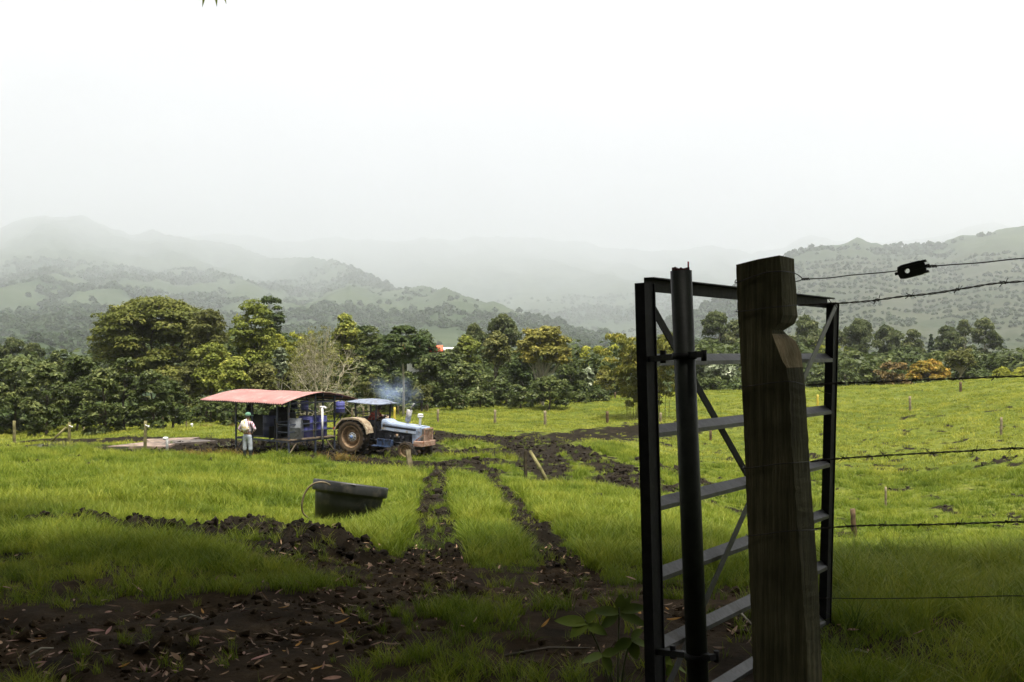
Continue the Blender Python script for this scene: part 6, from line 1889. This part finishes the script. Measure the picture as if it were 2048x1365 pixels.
# ------------------------------------------------------------------ water tub with hose
tc_ = P(695, 1040, 15.3)
tg = gz1(tc_.x, tc_.y + .45)
tub = empty('water_trough', (tc_.x - .11, tc_.y + .5, tg + .07), 'black plastic water trough with thick rim tilted in the grass', 'trough')
def ell_lathe(prof, rx, ry, seg=56):
    m_ = MB(); m_.lathe(prof, seg)
    m_.v = [(x * rx, y * ry, z) for x, y, z in m_.v]
    return m_
M_tub = mat('trough_plastic', (0.010, 0.011, 0.011), (0.026, 0.027, 0.026), 0.5, 5, spec=.35, bump=.08, dirt=(.06, .052, .04), dirt_amt=.28, dirt_scale=4)
m_ = ell_lathe([(.80, -.03), (.90, .30), (.905, .335), (.985, .34), (1.0, .355), (1.0, .465), (.985, .485), (.90, .485), (.885, .46), (.82, .05), (.001, .045)], .575, .52)
m_.f.append(tuple(reversed(range(56)))); m_.sm.append(False)
tb = m_.build('basin', M_tub, tub); tb.rotation_euler = (math.radians(-8.8), math.radians(7.5), 0); tb.scale = (1.04, 1, 1.16)
M_scuff = mat('scuffed_plastic', (.25, .24, .23), (.35, .34, .33), .6)
m_ = MB(); m_.bar((.06, -.515, .478), (.14, -.51, .474), .02, .012); m_.build('scuff', M_scuff, tb)
ho = empty('garden_hose', (tc_.x - .5, tc_.y, tg), 'brown rubber hose looping over the left rim of the black trough', 'hose')
L_ = ho.location
hpts = [P(660, 970, 15.15), P(648, 965, 15.0), P(632, 966, 14.95), P(617, 976, 14.95), P(608, 992, 14.95), P(604, 1010, 14.95), P(606, 1025, 14.98), P(613, 1033, 15.0), P(625, 1040, 15.05)]
m_ = MB(); m_.tube([p - L_ for p in smooth_path([Vector(p) for p in hpts], .04)], .014, 8); m_.build('hose', mat('hose_rubber', (.10, .075, .04), (.16, .12, .07), .6, 10), ho)
# cut end of a dark blue drum at the left frame edge
dc = gp(-6, 1020)
dr = empty('drum', (dc.x, dc.y, dc.z - .03), 'dark blue plastic lid just peeking in at the left frame edge', 'drum')
m_ = MB(); m_.lathe([(.10, 0), (.115, .02), (.11, .06), (.06, .085), (.001, .09)], 20); m_.build('lid', mat('dark_blue_plastic', (.02, .025, .06), (.04, .045, .09), .4), dr)
# ------------------------------------------------------------------ fence posts, stakes, pipes, slabs
M_pale = wood_mat('pale_post', (0.14, 0.11, 0.07), (0.26, 0.21, 0.14), (0.38, 0.32, 0.23))
M_brownpost = wood_mat('brown_post', (0.07, 0.045, 0.028), (0.13, 0.085, 0.052), (0.20, 0.14, 0.09))
M_mosspost = wood_mat('mossy_post', (0.10, 0.095, 0.04), (0.19, 0.17, 0.08), (0.30, 0.26, 0.15))
M_dkpost = wood_mat('dark_post', (0.03, 0.024, 0.015), (0.06, 0.048, 0.03), (0.10, 0.08, 0.055))
M_yellow = mat('yellow_paint', (0.40, 0.29, 0.02), (0.52, 0.40, 0.05), .6, 8, dirt=(.2, .14, .06), dirt_amt=.3)
def post(px, base, top, wpx, m, label, Y=None, lean=0, name='fence_post', group='', cat='post', brace=None, ins=False, round_=True):
    if Y is None:
        x, Y = hit(px, base)
    else: x = (px - 1024) / FPX * Y
    z0 = gz1(x, Y)
    zt = EYE - (top - HOR) / FPX * Y
    H = max(.25, zt - z0); w = max(.022, wpx / FPX * Y / 2)
    t = empty(name, (x, Y, z0), label, cat, group)
    rg = random.Random(int(px * 3 + top))
    lx = lean / FPX * Y
    mb = MB()
    n = 5
    pts = [(lx * i / n + rg.uniform(-.012, .012), rg.uniform(-.01, .01), -.15 + (H + .15) * i / n) for i in range(n + 1)]
    mb.tube(pts, [w * (1.12 - .02 * i + rg.uniform(-.06, .06)) for i in range(n + 1)], 8 if round_ else 4, smooth=round_)
    mb.build('shaft', m, t, fix=False)
    if brace:
        bx, by, tx, ty = brace
        p0 = Vector(((bx - 1024) / FPX * Y, Y - .1, EYE - (by - HOR) / FPX * Y)); p1 = Vector(((tx - 1024) / FPX * Y, Y - .08, EYE - (ty - HOR) / FPX * Y))
        p0.z = min(p0.z, gz1(p0.x, p0.y) + .02)
        mb = MB(); mb.tube([p0 - t.location, p1 - t.location], w * .75, 7); mb.build('brace', m, t, fix=False)
    if ins:
        mb = MB(); mb.tube([(.02, -w, H * .86), (.18, -w - .03, H * .80)], .018, 6); mb.tube([(.18, -w - .03, H * .77), (.18, -w - .03, H * .84)], .03, 8); mb.build('insulator', M_white, t, fix=False)
    return t
# left, round the slab
post(29, 886, 842, 6, M_mosspost, 'thick mossy round post nearest the left frame edge', group='fence posts on the left')
post(75, 871, 840, 4.5, M_pale, 'pale fence post second from the left, with a short stub leaning on it', group='fence posts on the left', brace=(70, 873, 71, 853))
post(116, 868, 858, 3, M_pale, 'short stub post behind the braced left post', group='fence posts on the left')
post(139, 885, 845, 6, M_mosspost, 'mossy post on the left held by a dark diagonal brace', group='fence posts on the left', brace=(99, 888, 134, 855), ins=True)
post(168, 868, 856, 3, M_pale, 'short thin stub post right of the braced left post', group='fence posts on the left')
post(232, 863, 832, 3.5, M_pale, 'slim straight pale post before the dark trees on the left', group='fence posts on the left')
post(291, 893, 842, 6, M_mosspost, 'brown mossy post with white insulator standing at the concrete slab', group='fence posts on the left', ins=True)
post(288, 862, 848, 2.5, M_dkpost, 'thin dark stick behind the post at the concrete slab', group='fence posts on the left')
post(325, 862, 834, 4, M_mosspost, 'slim mossy post above the white elbow pipe', group='fence posts on the left')
post(373, 855, 838, 3, M_pale, 'small pale post beside the far white pipe', group='fence posts on the left')
post(421, 849, 825, 4.5, M_pale, 'pale post below the left tip of the red roof', group='fence posts on the left')
post(469, 846, 828, 3.5, M_pale, 'pale post just left of the shed frame', group='fence posts on the left')
# behind shed and tractor
post(557, 846, 829, 4, M_pale, 'pale post seen through the shed beside the black tank', group='fence posts behind the shed')
post(588, 842, 826, 4, M_pale, 'pale post seen through the shed beside the barrels', group='fence posts behind the shed')
post(704, 838, 820, 4, M_pale, 'pale post peeking out behind the tractor canopy post', group='fence posts behind the tractor')
post(727, 836, 814, 4, M_pale, 'pale post behind the tractor canopy left of the driver', group='fence posts behind the tractor')
post(781, 831, 813, 3.6, M_yellow, 'farther yellow stake behind the tractor hood', group='yellow stakes behind the tractor', name='yellow_stake', cat='stake')
post(789, 845, 815, 4.5, M_yellow, 'nearer and longer yellow stake behind the tractor hood', group='yellow stakes behind the tractor', name='yellow_stake', cat='stake')
post(796, 830, 812, 4.2, M_pale, 'pale post right beside the longer yellow stake', group='fence posts behind the tractor')
post(850, 825, 810, 3.6, M_pale, 'left one of two close pale posts above the air intake', group='fence posts behind the tractor')
post(855, 825, 808, 3.6, M_pale, 'right one of two close pale posts above the air intake', group='fence posts behind the tractor')
post(876, 845, 819, 4.5, M_pale, 'pale post alone in the grass right of the two close posts', group='fence posts behind the tractor')
# far row along the wood
G = 'fence posts along the wood'
post(925, 818, 793, 4, M_pale, 'far pale post propped by a slanting brace', group=G, brace=(913, 819, 924, 801))
post(1001, 812, 796, 3.5, M_pale, 'short pale post left of the forked tree trunk', group=G)
post(1013, 813, 789, 4, M_pale, 'taller pale post at the forked tree trunk', group=G)
post(1079, 811, 793, 3, M_pale, 'left one of a leaning pair before the big leaved shrub', group=G, lean=1)
post(1082, 810, 797, 3, M_mosspost, 'right shorter one of a leaning pair before the big leaved shrub', group=G)
post(1136, 808, 793, 3.5, M_pale, 'pale post right of the big leaved shrub', group=G)
post(1158, 805, 790, 3, M_pale, 'slim pale post under the silvery tree', group=G)
post(1196, 802, 790, 3, M_pale, 'slim pale post under the small yellow tinged tree', group=G)
post(1230, 799, 785, 3, M_brownpost, 'brownish post left of the bamboo with white base', group=G)
post(1253, 796, 786, 2.5, M_pale, 'thin post close to the bamboo on the left', group=G)
post(1453, 783, 765, 3, M_pale, 'left one of two posts between pipe and wooden post', group=G)
post(1469, 782, 764, 3, M_pale, 'right one of two posts between pipe and wooden post', group=G)
post(1634, 778, 760, 2.6, M_pale, 'slim post between wooden post and far gate stile', group=G)
post(1801, 768, 747, 3, M_pale, 'slim post at the left end of the orange shrub', group=G)
post(1812, 766, 748, 3, M_pale, 'slim post touching the orange shrub', group=G)
post(1934, 760, 745, 2.5, M_pale, 'slim post right of the orange shrub', group=G)
post(1992, 758, 742, 2.5, M_pale, 'slim far post beside the round yellow green shrub', group=G)
# stakes in the open pasture
G = 'stakes in the open pasture'
post(990, 851, 820, 5, M_pale, 'pale stake in the open pasture right of the tractor', group=G)
post(1090, 853, 822, 5.5, M_pale, 'double pale stake in the middle of the pasture', group=G)
post(1215, 852, 823, 5.5, M_brownpost, 'reddish brown stake left of the bamboo', group=G, lean=-1)
post(1321, 850, 826, 5, M_pale, 'pale stake right of the bamboo seen through the gate', group=G)
post(1421, 884, 861, 5, M_brownpost, 'brown stake under the third gate rail', group=G)
post(1635, 812, 790, 4, M_yellow, 'yellow stake seen through the gate end', group='', name='yellow_stake', cat='stake')
post(1820, 820, 793, 4.5, M_pale, 'pale stake on the slope below the orange shrub', group=G)
post(1921, 785, 764, 5, M_brownpost, 'brown dark topped stake under the second barbed wire', group=G)
post(2002, 868, 835, 4.5, M_pale, 'thin pale stake far right on the slope', group=G)
post(1771, 1012, 974, 4, M_pale, 'thin pale stick standing in the right hollow', group=G)
post(1709, 1072, 1018, 10, M_brownpost, 'short brown stump post beside the far gate stile', group=G, lean=-4)
# nearer posts by the tracks
post(824, 943, 900, 12, M_pale, 'short pale square post in front of the tractor front wheel', lean=-8, round_=False)
post(1051, 958, 902, 7, M_dkpost, 'dark square stake beside the right wheel track', group='', lean=0, round_=False)
pA = gp(1101, 973); pB = P(1060, 902, pA.y + .45)
t = empty('loose_rail', pA, 'pale slanting pole propped against the dark square stake', 'pole')
mb = MB(); mb.tube([Vector((0, 0, -.03)), (pB - pA) * .5 + Vector((.01, 0, 0)), pB - pA], [.06, .055, .045], 8); mb.build('pole', M_mosspost, t, fix=False)

# white plastic elbow pipes
def elbow(px, base, top, px2, label):
    x, Y = hit(px, base); z0 = gz1(x, Y); zt = EYE - (top - HOR) / FPX * Y; H = zt - z0
    t = empty('elbow_pipe', (x, Y, z0), label, 'pipe', 'white elbow pipes by the slab')
    dx = (px2 - px) / FPX * Y
    mb = MB(); mb.tube([(0, 0, -.1), (-.02, 0, H - .05), (-.03, 0, H)], .055, 12); mb.build('riser', M_white, t, fix=False)
    mb = MB(); mb.tube([(.03, 0, H - .005), (dx * .7, 0, H + .0), (dx, 0, H - .03)], .062, 12); mb.build('elbow', M_white, t, fix=False)
elbow(335, 897, 877, 327, 'white elbow pipe standing in the mud in front of the slab')
elbow(385, 859, 849, 382, 'smaller white elbow pipe in the grass behind the slab')

# concrete slabs and the puddle
M_conc = mat('muddy_concrete', (.17, .115, .085), (.27, .20, .16), .8, 1.6, dirt=(.07, .055, .045), dirt_amt=.6, dirt_scale=1.2)
M_conc2 = mat('wet_muddy_concrete', (.08, .062, .05), (.15, .12, .095), .55, 1.6, dirt=(.05, .04, .035), dirt_amt=.8, dirt_scale=1.1)
def slab(pix, th, m, label):
    q = [gp(*p) for p in pix]
    zc = max(p.z for p in q) + .05
    t = empty('concrete_slab', q[0], label, 'slab', 'concrete slabs on the left')
    mb = MB(); L0 = t.location
    n = len(q)
    vs_ = [Vector((p.x, p.y, p.z * .75 + zc * .25 + .10)) - L0 for p in q] + [Vector((p.x, p.y, p.z - .2)) - L0 for p in q]
    mb.add(vs_, [tuple(range(n)), tuple(reversed(range(n, 2 * n)))] + [(i, i + n, (i + 1) % n + n, (i + 1) % n) for i in range(n)])
    mb.build('surface', m, t)
slab([(215, 893), (300, 886), (286, 881), (400, 879), (330, 893)], .1, M_conc, 'pinkish muddy concrete slab by the post with the insulator')
slab([(306, 889), (434, 889), (438, 884), (400, 881), (330, 882)], .1, M_conc2, 'brown wet concrete slab reaching towards the shed')
mw, n, l, b = new_mat('puddle_water'); b.inputs['Base Color'].default_value = (.03, .028, .025, 1); b.inputs['Roughness'].default_value = .08; b.inputs['Specular IOR Level'].default_value = .6
def puddle(pix, label):
    q = [gp(*p) for p in pix]; z = max(p.z for p in q) * .5 + sum(p.z for p in q) / len(q) * .5 + .03
    mb = MB(); mb.add([(p.x, p.y, z) for p in q], [tuple(range(len(q)))])
    o = mb.build('water', mw); tag(o, label, kind='structure')
puddle([(55, 893), (120, 889), (200, 890), (260, 893), (250, 899), (205, 899), (170, 895), (100, 895)], 'shallow puddle of grey water by the slab')
puddle([(432, 889), (470, 887), (476, 892), (440, 895)], 'small puddle between slab and worker')

# ------------------------------------------------------------------ houses glimpsed behind the trees
def house(px, py, Y, w, d, hwall, hroof, rz, mw_, mr_, label, win=2):
    p = P(px, py, Y)
    t = empty('house', p - Vector((0, 0, hwall)), label, 'house', rz=rz)
    mb = MB(); mb.box(-w / 2, w / 2, -d / 2, d / 2, -.6, hwall); mb.build('wall', mw_, t)
    mb = MB(); ov = .5
    mb.add([(-w / 2 - ov, -d / 2 - ov, hwall - .1), (w / 2 + ov, -d / 2 - ov, hwall - .1), (w / 2 + ov, 0, hwall + hroof), (-w / 2 - ov, 0, hwall + hroof), (-w / 2 - ov, d / 2 + ov, hwall - .1), (w / 2 + ov, d / 2 + ov, hwall - .1)], [(0, 1, 2, 3), (3, 2, 5, 4)])
    r = mb.build('roof', mr_, t); s = r.modifiers.new('thick', 'SOLIDIFY'); s.thickness = .12
    for k in range(win):
        x = -w / 2 + w * (k + 1) / (win + 1)
        f = MB(); f.box(x - .5, x + .5, -d / 2 - .03, -d / 2 + .02, hwall - 1.7, hwall - .6); f.build('window', M_black, t)
M_rooft = mat('red_tile', (.42, .075, .03), (.60, .13, .06), .8, 3)
M_wallw = mat('white_wall', (.70, .70, .68), (.80, .80, .78), .8, 3)
house(846, 700, 100, 3.0, 3.5, 2.4, .45, .05, M_wallw, M_rooft, 'red roofed house half hidden in the tree tops')
house(893, 697, 104, 0.8, 3, .9, .1, -.3, M_wallw, M_wallw, 'white house wall showing between tree tops right of the red roof', 1)
# the tiny far house stands where its sight line meets the slope
_r = np.linspace(300, 3000, 2000); _z, _, _, _ = hill_z(np.full(2000, _pxt(853)), _r)
_zz = EYE + (_z - EYE) * HK; _ln = EYE - (633 - HOR) / FPX * (_r * HK * math.cos(_pxt(853)))
_k = np.where(_zz >= _ln)[0]; _D = float(_r[_k[0]] * HK * math.cos(_pxt(853))) - 30 if len(_k) else 1500.0
house(853, 634, _D, _D * .0028, _D * .0022, _D * .0004, _D * .0016, .1, M_wallw, M_rooft, 'tiny orange roofed house far off on the mountain slope', 0)

# ------------------------------------------------------------------ near plants and litter
M_weedleaf = mat('weed_leaf', (0.06, 0.10, 0.012), (0.12, 0.16, 0.02), .6, 8, spec=.08)
M_stem = mat('weed_stem', (.05, .07, .02), (.09, .10, .035), .6, 10)
def plant(root_px, Y, stems, label):
    x = (root_px - 1024) / FPX * Y; g = gz1(x, Y)
    t = empty('leafy_weed', (x, Y, g), label, 'plant'); L0 = t.location
    rg = random.Random(int(root_px))
    for (px, py, dy, leaves) in stems:
        top = P(px, py, Y + dy)
        pts = smooth_path([Vector((x, Y, g - .02)), Vector((x, Y, g)).lerp(top, .5) + Vector((0, 0, .05)), top], .03)
        mb = MB(); mb.tube([p - L0 for p in pts], [.006 - .003 * i / len(pts) for i in range(len(pts))], 6); st = mb.build('stem', M_stem, t, fix=False)
        for (ax, ay, bx, by, w) in leaves:
            a = P(ax, ay, Y + dy); b_ = P(bx, by, Y + dy + rg.uniform(-.06, .06))
            lf = MB(); v1, f1 = leaf_blade(a - L0, b_ - L0, w, (rg.uniform(-.2, .2), -.55, .9), 8, .10, rg.uniform(-.12, -.02)); lf.add(v1, f1, True)
            lf.build('leaf', M_weedleaf, st, fix=False)
plant(1235, 4.35, [(1238, 1215, 0, [(1240, 1222, 1243, 1187, .030), (1240, 1222, 1297, 1213, .036), (1238, 1226, 1180, 1218, .036), (1240, 1228, 1295, 1250, .034), (1236, 1230, 1200, 1256, .034), (1240, 1220, 1262, 1192, .02)]),
                   (1170, 1240, -.05, [(1172, 1246, 1108, 1240, .040), (1172, 1246, 1140, 1275, .034), (1172, 1244, 1192, 1222, .030), (1174, 1250, 1215, 1268, .034)]),
                   (1262, 1275, -.1, [(1262, 1280, 1300, 1290, .030), (1262, 1280, 1225, 1300, .034), (1262, 1278, 1285, 1258, .028), (1262, 1284, 1275, 1320, .030)]),
                   (1205, 1310, -.12, [(1205, 1312, 1160, 1320, .034), (1205, 1312, 1225, 1345, .030), (1205, 1310, 1240, 1300, .030)])],
      'broad leaved dark green weed at the foot of the gate')
plant(1330, 4.1, [(1318, 1300, 0, [(1318, 1304, 1335, 1296, .014), (1318, 1304, 1296, 1316, .022), (1320, 1308, 1345, 1330, .022)]), (1350, 1330, 0, [(1350, 1332, 1375, 1345, .022), (1350, 1332, 1330, 1350, .022)])], 'small weed growing against the near gate stile')

M_dry = [mat('dry_leaf', a, b_, .75, 14, spec=.2) for a, b_ in (((.16, .085, .06), (.30, .18, .13)), ((.20, .12, .065), (.36, .24, .15)), ((.10, .06, .04), (.2, .13, .08)), ((.30, .15, .13), (.42, .24, .21)), ((.34, .16, .03), (.45, .24, .05)))]
rng = np.random.default_rng(23)
leaf_meshes = []
for k in range(10):
    rg = random.Random(k)
    mb = MB(); v1, f1 = leaf_blade((0, 0, 0), (0, .085 + .05 * rg.random(), rg.uniform(-.005, .02)), .011 + .010 * rg.random(), (rg.uniform(-.3, .3), 0, 1), 7, rg.uniform(-.3, .5), rg.uniform(-.1, .25))
    mb.add(v1, f1, True)
    o = mb.build('fallen_leaf', M_dry[[0, 1, 2, 0, 1, 3, 2, 1, 0, 4][k]], None, fix=False)
    leaf_meshes.append(o.data); bpy.data.objects.remove(o)
zones = [((0, 700), (1170, 1365), 300), ((450, 1280), (1140, 1300), 150), ((1280, 1500), (1190, 1330), 30), ((1640, 2048), (1160, 1365), 46), ((300, 820), (1080, 1200), 50), ((820, 900), (990, 1160), 16), ((1040, 1180), (1020, 1160), 16)]
cand = []
for (xa, xb), (ya, yb), k in zones:
    for i in range(k):
        px, py = rng.uniform(xa, xb), rng.uniform(ya, yb)
        g = gp(px, py); m_ = float(mud(g.x, g.y)[0])
        if rng.random() < .35 + .45 * m_: cand.append((g, m_))
cand.sort(key=lambda c: c[0].y)
def lay(o, g, rg, s):
    o.location = (g.x, g.y, g.z + .012 + rg.uniform(0, .012)); o.rotation_euler = (rg.uniform(-.35, .35), rg.uniform(-.5, .5), rg.uniform(0, 6.28)); o.scale = (s, s, s)
rg = random.Random(77)
special = [((503, 1320), 3, 'pink oval fallen leaf lying flat on bare dark mud, lower left'), ((372, 1337), 0, 'long narrow pink leaf at the bottom left'), ((670, 1246), 4, 'orange fallen leaf on the mud left of the grass patch'), ((1834, 1183), 3, 'pinkish fallen leaf under the lowest barbed wire on the right'),
           ((1272, 1166), 0, 'curled pale brown leaf just left of the gate stile'), ((285, 1183), 3, 'reddish folded leaf beside the dark mud hole on the left')]
for (px, py), mi, lb in special:
    o = bpy.data.objects.new('fallen_leaf', leaf_meshes[{3: 5, 0: 0, 4: 9}[mi]]); COL.objects.link(o)
    g = gp(px, py); lay(o, g, rg, .9); o.location.z += .01; tag(o, lb, 'leaf', 'fallen leaves on the shaded mud')
for g, m_ in cand[:285]:
    o = bpy.data.objects.new('fallen_leaf', rg.choice(leaf_meshes)); COL.objects.link(o)
    lay(o, g, rg, rg.uniform(.36, .86))
    c_ = ['pinkish brown', 'tan', 'dark brown', 'pinkish brown', 'tan', 'pale pink', 'dark brown', 'tan', 'pinkish brown', 'orange'][leaf_meshes.index(o.data)]
    pxx = g.x / g.y * FPX + 1024
    w_ = 'on the shaded mud at the left' if pxx < 480 else 'on the mud below the wheel tracks' if pxx < 1000 else 'on the mud beside the gate' if pxx < 1560 else 'in the grass right of the wooden post'
    tag(o, c_ + ' fallen leaf lying ' + w_, 'leaf', 'fallen leaves on the shaded mud')
rest = MB()
for g, m_ in cand[285:]:
    a = rg.uniform(0, 6.28); d = Vector((math.cos(a), math.sin(a), rg.uniform(-.1, .25))) * rg.uniform(.05, .13)
    v1, f1 = leaf_blade(g + Vector((0, 0, .02)), g + Vector((0, 0, .02)) + d, .012, (rg.uniform(-.4, .4), rg.uniform(-.4, .4), 1), 4, .2, .1); rest.add(v1, f1, True)
if rest.v:
    o = rest.build('leaf_litter', M_dry[1], None, fix=False); tag(o, 'finer dry leaf litter farther along the tracks', kind='stuff')
# small litter chips on the mud: one mass
x, y = polar_points(3.3, 11, 90, -.55, .5); m_ = mud(x, y); k = rng.random(len(x)) < sstep(.3, .7, m_)
x, y = x[k], y[k]
chips = []
for q in range(3):
    mb = MB(); v1, f1 = leaf_blade((0, -.02, 0), (0, .02, .004), .005, (.2, 0, 1), 4, .2, .1); mb.add(v1, f1, True); o = mb.build('chip', M_dry[q % 3], None, fix=False); COL.objects.unlink(o); chips.append(o)
scatter('litter_chips', np.stack([x, y, gz(x, y) + .012], 1), rng.uniform(0, 6.28, len(x)), rng.normal(0, .3, len(x)), rng.uniform(.5, 1.6, len(x)), chips, rng.integers(0, 3, len(x)), 'tiny bits of dry leaf and twig strewn on the mud')
# fallen twigs
for (xa, ya, xb, yb), lb in (((60, 1300, 108, 1290), 'pale dry twig lying at the far lower left'), ((1460, 1222, 1505, 1258), 'pale stick in the grass between pipe and wooden post'), ((1690, 1303, 1735, 1310), 'pale split stick on the ground right of the wooden post'), ((1010, 1310, 1180, 1297), 'long dark twig lying before the leafy weed'), ((360, 1240, 405, 1243), 'crooked pale twig in the leaf litter on the left')):
    a = gp(xa, ya) + Vector((0, 0, .02)); b_ = gp(xb, yb) + Vector((0, 0, .03))
    t = MB(); mid = a.lerp(b_, .5) + Vector((0, 0, .02)); t.tube([Vector((0, 0, 0)), mid - a, b_ - a], [.008, .007, .004], 6)
    o = t.build('fallen_twig', M_bark if 'dark' in lb else M_barkp, None, a, fix=False); tag(o, lb, 'twig')
